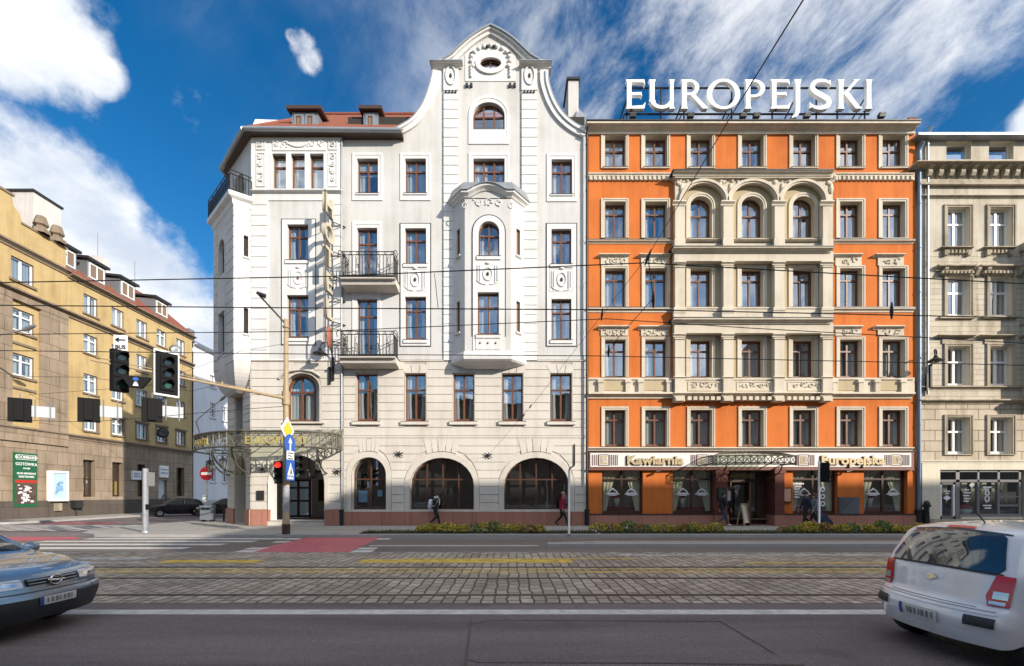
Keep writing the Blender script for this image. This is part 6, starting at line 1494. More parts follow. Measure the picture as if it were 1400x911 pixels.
# the white hatchback leaving the picture at the right
tw_top = [(.05, .24), (.0, .36), (-.02, .50), (.04, .60), (.10, .66), (.13, .78), (.17, .93), (.25, 1.08), (.36, 1.25), (.46, 1.345), (.70, 1.40), (1.3, 1.43), (1.85, 1.37), (2.3, 1.13), (2.62, .97), (3.1, .86), (3.42, .70), (3.52, .50), (3.48, .22)]
tw = make_car('white_hatchback', 'small white hatchback seen from behind as it leaves the picture', (4.60, 5.22, ZR), 0, tw_top, [(3.2, .2), (2.86, .33, .26), (2.3, .19), (.95, .19), (.60, .33, .26)], 3.52, 1.68, .93, 1.40, (.60, 2.86, .295), 'car_white')
b = MB(); tw.patch(b, 6.25, 8.75, lambda q: (-(lerp(.72, .64, q) - .12 * max(0, abs(q - .5) * 2 - .75) * 2), lerp(.72, .64, q) - .12 * max(0, abs(q - .5) * 2 - .75) * 2), .012); gw_o = tw.part(b, 'rear_window', 'car_glass_dark' if 0 else plain('car_glass_dark', (.02, .03, .035), .06, spec=1.0, coat=1))
b = MB(); tw.patch(b, 6.12, 6.25, lambda q: (-.70, .70), .008); tw.patch(b, 8.75, 8.9, lambda q: (-.68, .68), .008); tw.part(b, 'seal', 'car_plastic', gw_o)
b = MB(); tw.patch(b, 8.98, 9.25, lambda q: (-.20, .20), .012, 0, 4, 8); tw.part(b, 'brake_light', 'lens_red')
for s in (-1, 1):
    b = MB(); tw.patch(b, 3.9, 6.15, lambda q: tuple(sorted((s * lerp(.60, .68, abs(q - .4)), s * .80))), .014, 0, 10, 6); tw.patch(b, 4.6, 5.15, lambda q: tuple(sorted((s * .66, s * .78))), .02, 1, 4, 5); tw.patch(b, 4.05, 4.4, lambda q: tuple(sorted((s * .64, s * .77))), .02, 1, 4, 5)
    tw.side(b, [(.20, .64), (.42, .70), (.40, .86), (.27, .94), (.22, .80)], s, .012, 0); tw.part(b, 'tail_light', ['lens_red', 'lens_clear'])
    b = MB(); tw.patch(b, 1.6, 2.35, lambda q: tuple(sorted((s * .52, s * .78))), .012, 0, 5, 8); tw.part(b, 'bumper_insert', 'car_plastic')
    b = MB(); tw.side(b, [(.52, .95), (.95, .97), (1.0, 1.30), (.68, 1.30)], s); tw.side(b, [(1.05, .97), (2.3, .98), (1.9, 1.26), (1.1, 1.31)], s); tw.part(b, 'side_window', 'car_glass_dark')
    b = MB(); b.blob((2.25, s * .93, 1.0), .09, .12, .08, 0, 10); tw.part(b, 'mirror', 'car_white')
    b = MB(); tw.side(b, [(1.0, .30), (1.02, .30), (1.04, .95), (1.02, .95)], s, .003); tw.side(b, [(2.2, .30), (2.22, .30), (2.3, .95), (2.28, .95)], s, .003); tw.part(b, 'door_gap', 'under')
b = MB(); tw.patch(b, 13.1, 13.95, lambda q: (-.60, .60), .01); tw.part(b, 'windscreen', 'car_glass_dark')
b = MB(); tw.patch(b, 1.25, 2.1, lambda q: (-.26, .26), .02, 0, 4, 8); tw.patch(b, 1.25, 2.1, lambda q: (.21, .26), .024, 1, 4, 3)
pl_ = tw.part(b, 'number_plate', ['plate_white', 'plate_blue'])
b = MB()
for j in range(7): tw.patch(b, 1.45, 1.9, lambda q: (-.215 + j * .055, -.195 + j * .055 + .008 * (j % 3)), .027, 0, 3, 2)
tw.part(b, 'plate_characters', 'plate_ink', pl_)
b = MB(); tw.patch(b, 5.25, 5.6, lambda q: (-.07 * (1 - abs(2 * q - 1)) - .012, .07 * (1 - abs(2 * q - 1)) + .012), .02, 0, 6, 4); tw.part(b, 'emblem', 'chrome')
b = MB(); tw.patch(b, 3.0, 3.06, lambda q: (-.74, .74), .004); tw.patch(b, 3.35, 3.42, lambda q: (-.56, .56), .004); tw.part(b, 'hatch_gap', 'under')
b = MB(); tw.patch(b, 2.62, 2.8, lambda q: (-.78, .78), .02); tw.part(b, 'bumper_moulding', 'car_white')
b = MB(); b.tube([(.75, 0, 1.44), (.62, 0, 1.6)], .008, 5); tw.part(b, 'aerial', 'car_plastic')
# the silver-blue car entering at the left
ast_top = [(.06, .26), (.0, .45), (.05, .75), (.25, .95), (.62, 1.30), (1.0, 1.40), (1.7, 1.42), (2.2, 1.38), (2.65, 1.14), (3.0, .95), (3.35, .90), (3.8, .81), (3.98, .735), (4.03, .66), (4.05, .58), (4.08, .50), (4.07, .36), (4.0, .22)]
ac = make_car('silver_car', 'silver-blue car driving in from the left with its nose in view', (-9.93, 5.95, ZR), 0, ast_top, [(3.75, .18), (3.25, .34, .27), (2.7, .18), (1.15, .18), (.75, .34, .27)], 4.08, 1.70, .90, 1.40, (.75, 3.25, .30), 'car_silver')
b = MB(); ac.patch(b, 7.3, 8.85, lambda q: (-lerp(.58, .68, q), lerp(.58, .68, q)), .01); ac.part(b, 'windscreen', 'car_glass_dark')
for s in (-1, 1):
    b = MB(); ac.patch(b, 12.1, 13.35, lambda q: tuple(sorted((s * .40, s * .80))), .014, 0, 8, 8); ac.side(b, [(3.62, .66), (3.85, .66), (3.85, .76), (3.66, .78)], s, .012, 1); hl_ = ac.part(b, 'headlight', ['lens_clear', 'lens_amber']); b = MB(); ac.patch(b, 12.4, 13.1, lambda q: tuple(sorted((s * (.56 - .09 * math.sin(PI * q)), s * (.56 + .09 * math.sin(PI * q))))), .018, 0, 8, 6); ac.patch(b, 12.55, 12.95, lambda q: tuple(sorted((s * (.72 - .05 * math.sin(PI * q)), s * (.72 + .05 * math.sin(PI * q))))), .018, 0, 8, 6); ac.part(b, 'reflector', 'chrome', hl_)
    b = MB(); ac.side(b, [(1.75, .93), (2.9, .95), (2.3, 1.30), (1.8, 1.34)], s); ac.side(b, [(.6, .95), (1.65, .93), (1.7, 1.34), (1.0, 1.30)], s); ac.part(b, 'side_window', 'car_glass_dark')
    b = MB(); b.blob((2.75, s * .95, .98), .08, .12, .08, 0, 10); ac.part(b, 'mirror', 'car_silver')
    b = MB(); ac.side(b, [(1.7, .28), (1.72, .28), (1.74, .92), (1.72, .92)], s, .003); ac.side(b, [(2.85, .28), (2.87, .28), (2.87, .92), (2.85, .92)], s, .003); ac.part(b, 'door_gap', 'under')
b = MB(); ac.patch(b, 12.25, 13.25, lambda q: (-.36, .36), .012, 0); ac.patch(b, 12.45, 12.6, lambda q: (-.34, .34), .024, 1, 2); ac.patch(b, 12.9, 13.05, lambda q: (-.34, .34), .024, 1, 2); gr_ = ac.part(b, 'grille', ['under', 'car_silver'])
b = MB(); p, n = ac.top_at(12.75); c = ac.De(p[0], 0, p[1]) + Vector((.04, 0, 0)); b.tube([c + Vector((0, .075 * math.cos(a * PI / 8), .06 * math.sin(a * PI / 8))) for a in range(16)], .012, 6, 0, closed=True); b.bar(c + Vector((0, -.11, .01)), c + Vector((0, .11, -.01)), .022); ac.part(b, 'emblem', 'chrome', gr_)
b = MB(); ac.patch(b, 14.1, 16.95, lambda q: (-.83, .83), .016, 0, 10, 16); ac.part(b, 'bumper', 'car_plastic')
b = MB(); ac.patch(b, 14.35, 15.1, lambda q: (-.84, .84), .022, 0, 5, 16); ac.part(b, 'bumper_moulding', 'car_silver')
b = MB(); ac.patch(b, 15.05, 15.75, lambda q: (-.26, .26), .03, 0, 4, 8); ac.patch(b, 15.05, 15.75, lambda q: (-.26, -.215), .034, 1, 4, 3); pl_ = ac.part(b, 'number_plate', ['plate_white', 'plate_blue'])
b = MB()
for j in range(7): ac.patch(b, 15.2, 15.6, lambda q: (-.175 + j * .057, -.157 + j * .057 + .01 * (j % 3)), .037, 0, 3, 2)
ac.part(b, 'plate_characters', 'plate_ink', pl_)
# two black cars in the side street
for nm, lb, loc, ang in (('black_saloon', 'black car parked by the yellow tenement, left of the other black car', (-25.9, 39.2, ZR), PI + .75), ('black_hatchback', 'black car parked partly hidden behind the hotel corner and the no-entry sign', (-22.3, 39.6, ZR), PI + .75)):
    ck_ = make_car(nm, lb, loc, ang, ast_top, [(3.75, .18), (3.25, .34, .27), (2.7, .18), (1.15, .18), (.75, .34, .27)], 4.08, 1.74, .90, 1.40, (.75, 3.25, .30), 'car_black', 1.0)
    b = MB(); ck_.patch(b, 7.3, 8.85, lambda q: (-lerp(.58, .68, q), lerp(.58, .68, q)), .01); ck_.part(b, 'windscreen', 'car_glass_dark')
    for s in (-1, 1):
        b = MB(); ck_.patch(b, 12.1, 13.35, lambda q: tuple(sorted((s * .42, s * .80))), .014, 0, 6, 6); ck_.part(b, 'headlight', 'lens_clear')
        b = MB(); ck_.side(b, [(1.75, .93), (2.9, .95), (2.3, 1.30), (1.8, 1.34)], s); ck_.side(b, [(.6, .95), (1.65, .93), (1.7, 1.34), (1.0, 1.30)], s); ck_.part(b, 'side_window', 'car_glass_dark')
        b = MB(); b.blob((2.75, s * .97, .98), .08, .12, .08, 0, 8); ck_.part(b, 'mirror', 'car_black')
    b = MB(); ck_.patch(b, 12.4, 13.2, lambda q: (-.36, .36), .02, 0); ck_.part(b, 'grille', 'under')
    b = MB(); ck_.patch(b, 15.05, 15.75, lambda q: (-.26, .26), .03, 0, 3, 6); ck_.part(b, 'number_plate', 'plate_white')

# ---------------------------------------------------------------- people
plain('skin', (.42, .24, .17), .6); plain('hair_dark', (.02, .014, .01), .6); plain('hair_blond', (.30, .19, .09), .6); plain('hair_red', (.09, .025, .018), .6)
for n_, c in (('cloth_black', (.014, .014, .016)), ('cloth_navy', (.018, .024, .05)), ('cloth_jeans', (.03, .045, .085)), ('cloth_red', (.26, .015, .04)), ('cloth_grey', (.13, .14, .17)), ('cloth_pale', (.40, .46, .60)), ('scarf', (.66, .62, .52)), ('shoe_white', (.6, .6, .6)), ('shoe_black', (.012, .012, .012)), ('bag_white', (.52, .56, .62))): plain(n_, c, .85, var=.2, scale=14)
def person(label, x, y, face, hgt, jacket, trousers, shoe, hair, pose, group='pedestrians on the far pavement'):
    t = thing('person', label, 'person', (x, y, 0), group)
    stride, swing, lean, bent = pose; dirz = 0 if face > 0 else PI
    J = {}; E_ = []
    def add(nm, p, r, par): J[nm] = (Vector(p), r, par)
    lx = lean
    add('pelvis', (0, 0, .93), .135, None); add('waist', (lx * .25, 0, 1.08), .125, 'pelvis'); add('chest', (lx * .6, 0, 1.30), .155, 'waist'); add('collar', (lx * .85, 0, 1.45), .10, 'chest'); add('neck', (lx, 0, 1.52), .058, 'collar'); add('jaw', (lx + .03, 0, 1.60), .085, 'neck'); add('head', (lx + .015, 0, 1.68), .098, 'jaw')
    for s, sg in (('l', 1), ('r', -1)):
        f = stride * sg
        add('hip' + s, (.0, .09 * sg, .88), .10, 'pelvis')
        if f > 0: add('knee' + s, (.24 * f, .09 * sg, .50), .07, 'hip' + s); add('ank' + s, (.36 * f, .09 * sg, .10), .05, 'knee' + s); add('toe' + s, (.36 * f + .2, .09 * sg, .05), .035, 'ank' + s)
        else: add('knee' + s, (.06 * f + bent * .12, .09 * sg, .50), .07, 'hip' + s); add('ank' + s, (.40 * f, .09 * sg, .20), .05, 'knee' + s); add('toe' + s, (.40 * f + .15, .09 * sg, .05), .035, 'ank' + s)
        add('sho' + s, (lx * .8, .19 * sg, 1.41), .075, 'collar'); a = -swing * sg
        add('elb' + s, (lx * .8 + .12 * a, .235 * sg, 1.14), .052, 'sho' + s); add('wri' + s, (lx * .8 + .30 * a + .08, .235 * sg, .92), .036, 'elb' + s); add('palm' + s, (lx * .8 + .34 * a + .1, .235 * sg, .84), .034, 'wri' + s)
    names = list(J); me = bpy.data.meshes.new('bones'); me.from_pydata([J[n][0] * (hgt / 1.775) for n in names], [(names.index(J[n][2]), i) for i, n in enumerate(names) if J[n][2]], [])
    o = bpy.data.objects.new('bones', me); COL.objects.link(o); o.modifiers.new('s', 'SKIN')
    for i, n in enumerate(names): v = me.skin_vertices[0].data[i]; v.radius = (J[n][1], J[n][1] * (1.25 if n in ('chest', 'pelvis', 'waist') else 1)); v.use_root = (i == 0)
    sb_ = o.modifiers.new('d', 'SUBSURF'); sb_.levels = 2; sb_.render_levels = 2
    bpy.context.view_layer.update(); bm_ = bpy.data.meshes.new_from_object(o.evaluated_get(bpy.context.evaluated_depsgraph_get())); bpy.data.objects.remove(o)
    bm_.name = 'body'; bm_.materials.clear()
    for m in (jacket, trousers, shoe, 'skin'): bm_.materials.append(MATS[m])
    k = hgt / 1.775
    def grp(n): return 2 if n[:3] in ('toe',) else 1 if n[:3] in ('kne', 'ank', 'hip') else 3 if n in ('neck', 'jaw', 'head') or n[:4] == 'palm' else 0
    for p in bm_.polygons:
        p.use_smooth = True; c = p.center / k; best = (9, 0)
        for n in names:
            if J[n][2]:
                a, b = J[J[n][2]][0], J[n][0]; d = b - a; q = max(0, min(1, (c - a).dot(d) / d.length_squared)); e = (c - a - d * q).length - lerp(J[J[n][2]][1], J[n][1], q)
                if e < best[0]: best = (e, grp(n))
        g_ = best[1]
        if g_ == 0 and c.z < .90: g_ = 1
        if g_ == 1 and c.z > .86: g_ = 0
        if g_ == 1 and c.z < .11: g_ = 2
        p.material_index = g_
    body = link('body', bm_, t, local=True); t.rotation_euler.z = dirz
    hands = MB()                   # fingers and thumb, closed a little
    for s, sg in (('l', 1), ('r', -1)):
        c = J['palm' + s][0]
        for i in range(4): q = c + Vector((-.028 + i * .019, 0, -.03)); hands.tube([q, q + Vector((.004, -.008 * sg, -.045 - .006 * (i in (1, 2)))), q + Vector((.012, -.03 * sg, -.07))], [.0095, .009, .007], 6)
        hands.tube([c + Vector((.03, -.01 * sg, .01)), c + Vector((.05, -.018 * sg, -.02)), c + Vector((.045, -.03 * sg, -.045))], [.011, .01, .008], 6)
    hands.v = [v * k for v in hands.v]; hm_ = hands.mesh('h', 'skin')
    h = J['head'][0] * k; j = J['jaw'][0] * k
    fc = MB(); fc.tube([h + Vector((.085, 0, -.005)), h + Vector((.115, 0, -.04)), h + Vector((.09, 0, -.05))], [.01, .016, .008], 6)
    for sg in (-1, 1): fc.blob(h + Vector((.086, .035 * sg, -.005)), .012, .014, .01, 1, 6); fc.blob(h + Vector((0, .098 * sg, -.03)), .02, .012, .032, 0, 6)
    fc.box(h.x + .075, h.x + .092, -.025, .025, h.z - .083, h.z - .074, 2)
    import bmesh
    b2 = bmesh.new(); b2.from_mesh(bm_); 
    for src, mi in ((hm_, {0: 3}), (fc.mesh('f', ['skin', 'hair_dark', 'dull_red']), {0: 3, 1: 2, 2: 3})):
        n0 = len(b2.faces); b2.from_mesh(src); b2.faces.ensure_lookup_table()
        for f in b2.faces[n0:]: f.material_index = mi.get(f.material_index, 3)
    b2.to_mesh(bm_); b2.free()
    hb = MB(); hb.blob(h + Vector((-.022, 0, .028)), .112, .108, .10, 0, 14)
    if hair[1] == 'long': hb.tube([h + Vector((-.06, 0, .04)), h + Vector((-.10, 0, -.10)), h + Vector((-.10, 0, -.26)), h + Vector((-.08, 0, -.36))], [.09, .10, .09, .03], 10); [hb.tube([h + Vector((-.03, .09 * q, .04)), h + Vector((-.03, .105 * q, -.12)), h + Vector((-.05, .09 * q, -.28))], [.04, .04, .02], 8) for q in (-1, 1)]
    elif hair[1] == 'bun': hb.blob(h + Vector((-.1, 0, .07)), .06, .06, .06, 0, 10); hb.blob(h + Vector((-.07, 0, -.03)), .07, .09, .08, 0, 10)
    elif hair[1] == 'cap': hb.tube([h + Vector((.05, 0, .06)), h + Vector((.17, 0, .045))], [.07, .05], 10)
    hb.build('hair' if hair[1] != 'cap' else 'cap', hair[0], t, local=True)
    return t, J, k, dirz
p1, J1, k1, d1 = person('person in black walking right with a cream scarf and a white backpack', (595 - 700) * 24.0 / F, 24.0, 1, 1.70, 'cloth_black', 'cloth_black', 'shoe_black', ('hair_dark', 'bun'), (.62, .3, .05, 1))
b = MB(); c = J1['neck'][0]; b.tube([c + Vector((.09 * math.cos(a * PI / 6), .09 * math.sin(a * PI / 6), -.02 + .02 * math.cos(a))) for a in range(12)], .042, 8, 0, closed=True); b.tube([c + Vector((.09, .05, -.04)), c + Vector((.16, .06, -.2)), c + Vector((.15, .07, -.42))], [.04, .045, .03], 8); b.build('scarf', 'scarf', p1, local=True)
b = MB(); b.blob((-.24, 0, 1.16), .13, .19, .25, 0, 12); b.blob((-.27, 0, 1.02), .12, .17, .16, 0, 10)
for s in (-1, 1): b.tube([(-.16, .12 * s, 1.32), (.02, .15 * s, 1.45), (.14, .14 * s, 1.3), (.06, .16 * s, 1.08), (-.15, .14 * s, 1.0)], .018, 6)
o = b.build('backpack', 'bag_white', None); o.location = p1.location; tag(o, 'white backpack carried by the person in black', 'backpack')
p2, *_ = person('person in a dark red jacket walking right beside the grey sign post', (768 - 700) * 24.0 / F, 24.0, 1, 1.76, 'cloth_red', 'cloth_black', 'shoe_black', ('hair_blond', 'short'), (-.8, -.4, .07, .5))
p3, *_ = person('person in a black jacket, jeans and white shoes striding past the cafe entrance', (988 - 700) * 23.8 / F, 23.8, 1, 1.74, 'cloth_black', 'cloth_jeans', 'shoe_white', ('hair_dark', 'short'), (.85, .6, .05, 1))
p4, *_ = person('person in a navy jacket and dark cap walking left in front of a companion', (1103 - 700) * 23.2 / F, 23.2, -1, 1.78, 'cloth_navy', 'cloth_black', 'shoe_black', ('hair_dark', 'cap'), (.7, .35, .06, 1))
p5, J5, k5, d5 = person('person with long reddish hair in a grey-blue jacket pulling a suitcase', (1114.5 - 700) * 22.8 / F, 22.8, -1, 1.68, 'cloth_grey', 'cloth_black', 'shoe_black', ('hair_red', 'long'), (-.6, -.5, .04, 1))
b = MB(); b.blob((.08, 0, 1.22), .09, .12, .2, 0, 10); b.build('shirt', 'cloth_pale', p5, local=True)
sx = (1131 - 700) * 22.8 / F
b = MB(tmat((sx, 22.75, 0), 0) @ Matrix.Rotation(math.radians(-42), 4, 'Y')); b.box(-.17, .17, -.22, .22, .02, .62, 0); b.box(-.19, -.165, -.16, .16, .1, .54, 0); b.box(.165, .185, -.16, .16, .1, .54, 0)
sc_ = thing('suitcase', 'dark navy trolley suitcase trailing behind the pair on the pavement', 'suitcase', (sx, 22.75, 0)); plain('case_navy', (.02, .035, .08), .5)
b.v = [v + Vector((.0, 0, .15)) for v in b.v]; b.build('shell', 'case_navy', sc_)
Mh = b.T; h = MB(); q0 = Mh @ Vector((-.1, -.1, .62)) + Vector((0, 0, .15)); q1 = Mh @ Vector((-.1, -.1, 1.0)) + Vector((0, 0, .15)); q2, q3 = q0 + Vector((0, .2, 0)), q1 + Vector((0, .2, 0)); h.tube([q0, q1, q3, q2], .012, 6); h.build('handle', 'galvanised', sc_)
h = MB(); 
for s in (-.2, .2): c = Mh @ Vector((.1, s, .0)) + Vector((0, 0, .14)); h.tube([c + Vector((0, -.02, 0)), c + Vector((0, .02, 0))], .05, 10)
h.build('wheel', 'tyre', sc_)
# ---------------------------------------------------------------- street furniture
plain('pole_ochre', (.34, .255, .15), .6, var=.3, scale=5, bump=.2); plain('signal_black', (.009, .009, .010), .7, 0, .15); plain('lens_dark', (.02, .035, .04), .15); plain('lens_green', (.03, .09, .07), .15); emit_plain('lamp_red_lit', (.9, .04, .03), .9); plain('sign_yellow', (.75, .52, .03), .4); plain('sign_blue', (.02, .10, .42), .4); plain('sign_red', (.50, .012, .02), .4); plain('sign_back', (.30, .31, .32), .5, .4); plain('sticker_grey', (.30, .30, .32), .7, var=.6, scale=9)
PXX, PYY = -9.36, 19.15
sp_ = thing('signal_pole', 'tall ochre signal pole with long cantilever arm standing on the corner pavement', 'pole', (PXX, PYY, 0))
b = MB(); b.lathe([(.14, 0), (.14, .75), (.13, .76), (.13, 3.2), (.115, 3.25), (.105, 6.0), (.095, 6.05), (.085, 8.9), (.0, 8.92)], (PXX, PYY, 0), 14); b.tube([(PXX, PYY, 8.55), (PXX, PYY, 8.62)], .13, 12)
b.build('pole', 'pole_ochre', sp_)
b = MB(); b.tube([(PXX, PYY, 0), (PXX, PYY, .42)], .165, 14); b.build('base_sleeve', 'wood_dark', sp_)
b = MB(); b.tube([(PXX, PYY, .95), (PXX, PYY, 2.0)], .134, 14, 0, False); b.build('stickers', 'sticker_grey', sp_)
AE = Vector((-12.75, 14.0, 5.72)); A0 = Vector((PXX, PYY, 5.62)); ad = (AE - A0).normalized()
b = MB(); b.tube([A0, A0.lerp(AE, .35), A0.lerp(AE, .36), AE], [.065, .055, .045, .03], 8); b.tube([A0.lerp(AE, .2) + Vector((0, 0, .06)), A0.lerp(AE, .98) + Vector((0, 0, .12))], .02, 5)
for q in (.25, .4, .55, .7, .85): c = A0.lerp(AE, q); b.tube([c, c + Vector((0, 0, .16))], .03, 5)
b.tube([(PXX, PYY, 5.35), (PXX, PYY, 5.9)], .16, 10); b.build('mast_arm', 'pole_ochre', sp_)
b = MB(); q = at(352, 401, 18.2); b.tube([(PXX, PYY, 8.6), (PXX - .1, PYY, 8.8), q], .035, 6); b.tube([q + Vector((-.02, 0, .02)), q + Vector((.28, .05, -.1))], [.06, .09], 8); b.build('camera_arm', 'dark_metal', sp_)
def signal(label, pos, ang, h=1.05, w=.34, board=True, lit=None, group=None, name='traffic_light', n=3, sideways=0):
    """signal head, front facing local -y turned by ang; pos is its centre"""
    t = thing(name, label, 'traffic light', pos, group); t.rotation_euler.z = ang
    b = MB(); b.box(-w / 2, w / 2, -.02, .2, -h / 2, h / 2, 0)
    for k in range(n): z = h / 2 - (k + .5) * h / n; b.box(-w / 2 + .01, w / 2 - .01, -.05, -.02, z - h / n / 2 + .015, z + h / n / 2 - .015, 0)
    b.build('housing', 'signal_black', t, local=True)
    if board:
        b = MB(); b.prism(rect(-w * .85, w * .85, -h * .62, h * .62), .0, .02, 0, [], True); b.prism(rect(-w * .93, w * .93, -h * .66, h * .66), -.005, .025, 1, [rect(-w * .84, w * .84, -h * .61, h * .61)]); b.build('backboard', ['signal_black', 'white_paint'], t, local=True)
    for k in range(n):
        z = h / 2 - (k + .5) * h / n; r = min(.12, h / n * .4)
        b = MB(); b.prism(ell(0, z, r, r, 16), -.065, -.05, 0); b.build('lens', 'lamp_red_lit' if lit == k else 'lens_green' if k == n - 1 else 'lens_dark', t, local=True)
        b = MB(); m_ = 9; vs = [((r + .02) * math.cos(PI * (-.1 + 1.2 * i / m_)), y, z + (r + .02) * math.sin(PI * (-.1 + 1.2 * i / m_))) for y in (-.05, -.30) for i in range(m_ + 1)]
        vs = [(v[0], v[1] if v[1] > -.1 else -.30 + .1 * (1 - (v[2] - z + .05) / (r + .07)), v[2]) for v in vs]
        b.add(vs, [(i, i + 1, m_ + 2 + i, m_ + 1 + i) for i in range(m_)], 0, True); b.build('hood', 'signal_black', t, local=True)
    return t
fa = math.radians(60)
c = at(228, 511, 15.5); signal('black traffic light with white-edged backboard hung from the cantilever arm', c, fa, 1.15, .40, True)
c = at(165, 507, 14.5); signal('black traffic light without backboard below the BUS arrow plate', c, math.radians(62), 1.3, .42, False)
bs = at(165, 469, 14.5); t = thing('bus_plate', 'white plate with left arrow and the word BUS above a traffic light', 'sign', bs); t.rotation_euler.z = .18
b = MB(); b.box(-.19, .19, -.01, .01, -.24, .24); b.build('plate', 'white_paint', t, local=True)
b = MB(); b.bar((-.12, -.015, .09), (.14, -.015, .09), .03); b.bar((-.13, -.016, .09), (-.04, -.016, .15), .03); b.bar((-.13, -.016, .09), (-.04, -.016, .03), .03); b.build('arrow', 'black', t, local=True)
me = text_mesh('BUS', .17, .003, .006); me.materials.append(MATS['black']); link('lettering', me, t, (0, -.015, -.19), local=True)
c = at(186, 522, 14.3); t = thing('tram_signal', 'small trapezoid tram signal box beside the traffic light on the arm', 'traffic light', c); t.rotation_euler.z = .5
b = MB(); b.prism([(-.16, -.18), (.16, -.18), (.38, .16), (-.38, .16)], -.05, .12, 0, back=True); b.build('housing', 'signal_black', t, local=True)
b = MB(); b.prism(ell(0, .07, .07, .06, 12), -.06, -.05, 0); b.prism([(-.07, -.14), (.07, -.14), (.03, -.02), (-.03, -.02)], -.06, -.05, 1); b.build('pictogram', ['sign_blue', 'white_paint'], t, local=True)
signal('traffic light showing red on the left side of the ochre pole', (PXX - .27, PYY - .12, 2.55), math.radians(18), .92, .28, False, 0)
signal('dark traffic light on the right side of the ochre pole behind the blue signs', (PXX + .36, PYY + .1, 2.8), math.radians(70), .92, .28, False)
plain('plate_grey', (.42, .45, .48), .6)
# three heads on the span wire, backs towards us
for i, (px, lb) in enumerate(((28, 'leftmost hanging signal box with white plate on the span wire'), (122, 'middle hanging signal box with white plate on the span wire'), (208, 'rightmost hanging signal box with white plate on the span wire'))):
    c = at(px, 561, 20); t = thing('hanging_signal', lb, 'traffic light', c, 'signal boxes hung on the span wire'); t.rotation_euler.z = PI + .62
    b = MB(); b.box(-.36, .36, -.02, .16, -.52, .5); b.box(-.14, .14, .1, .26, -.45, .45)
    for k in range(3): b.tube([(0, -.05, .3 - k * .3), (0, -.28, .3 - k * .3)], [.13, .14], 10)
    b.build('housing', 'signal_black', t, local=True)
    b = MB(tmat((0, 0, 0), 0)); b.box(-1.1, -.32, .1, .12, -.26, .22); o = b.build('plate', 'plate_grey', t, local=True)
    b = MB(); [b.bar((q, .14, -.42), (q, .14, .5), .035) for q in (-.95, -.48)]; b.bar((0, .05, .45), (0, .05, .75), .03); b.build('hanger', 'galvanised', t, local=True)
# signs on the ochre pole, turned to traffic from the right
sa = math.radians(88)
def board(name, label, pos, ang, fn, cat='sign'):
    t = thing(name, label, cat, pos); t.rotation_euler.z = ang; fn(t); return t
def part_(t, nm, mats, fn):
    b = MB(); fn(b); return b.build(nm, mats, t, local=True)
def f1(t):
    part_(t, 'plate', ['sign_back', 'white_paint'], lambda b: (b.prism([(-.52, 0), (0, -.52), (.52, 0), (0, .52)], -.012, .012, 1, back=True), b.prism([(-.36, 0), (0, -.36), (.36, 0), (0, .36)], -.02, -.012, 0)) and None)
    part_(t, 'yellow_field', 'sign_yellow', lambda b: b.prism([(-.37, 0), (0, -.37), (.37, 0), (0, .37)], -.026, -.02, 0))
board('priority_sign', 'yellow diamond priority road sign with white border on the ochre pole', at(393, 588, 18.75), sa, f1)
def f2(t):
    part_(t, 'plate', ['sign_blue', 'white_paint'], lambda b: (b.prism(ell(0, 0, .42, .42, 24), -.012, .012, 0, back=True), b.prism([(-.05, -.27), (.05, -.27), (.05, .06), (.15, .06), (0, .28), (-.15, .06), (-.05, .06)], -.02, -.012, 1)) and None)
board('straight_ahead_sign', 'round blue sign with white up arrow on the ochre pole', at(396.5, 608, 18.7), sa, f2)
def f3(t):
    part_(t, 'plate', ['white_paint', 'black'], lambda b: (b.box(-.28, .28, -.01, .01, -.21, .21, 0), [b.box(-.2, .2 - .1 * (k % 2), -.014, -.01, .1 - k * .11, .14 - k * .11, 1) for k in range(3)]) and None)
board('supplementary_plate', 'small white plate below the round blue arrow sign', at(397, 624, 18.7), sa, f3)
def f4(t):
    part_(t, 'plate', ['sign_blue', 'white_paint', 'black'], lambda b: (b.box(-.32, .32, -.012, .012, -.42, .42, 0), b.prism([(-.25, -.22), (.25, -.22), (0, .3)], -.018, -.012, 1), b.tube([(0, -.024, .1), (.01, -.024, .0), (-.07, -.024, -.18)], .022, 5, 2), b.tube([(.01, -.024, .0), (.08, -.024, -.18)], .022, 5, 2), b.blob((0, -.024, .15), .03, .01, .03, 2, 8), [b.box(-.24 + k * .1, -.19 + k * .1, -.018, -.012, -.37, -.26, 1) for k in range(5)]) and None)
board('crossing_sign', 'blue pedestrian crossing sign with white triangle on the ochre pole', at(397, 643, 18.7), sa, f4)
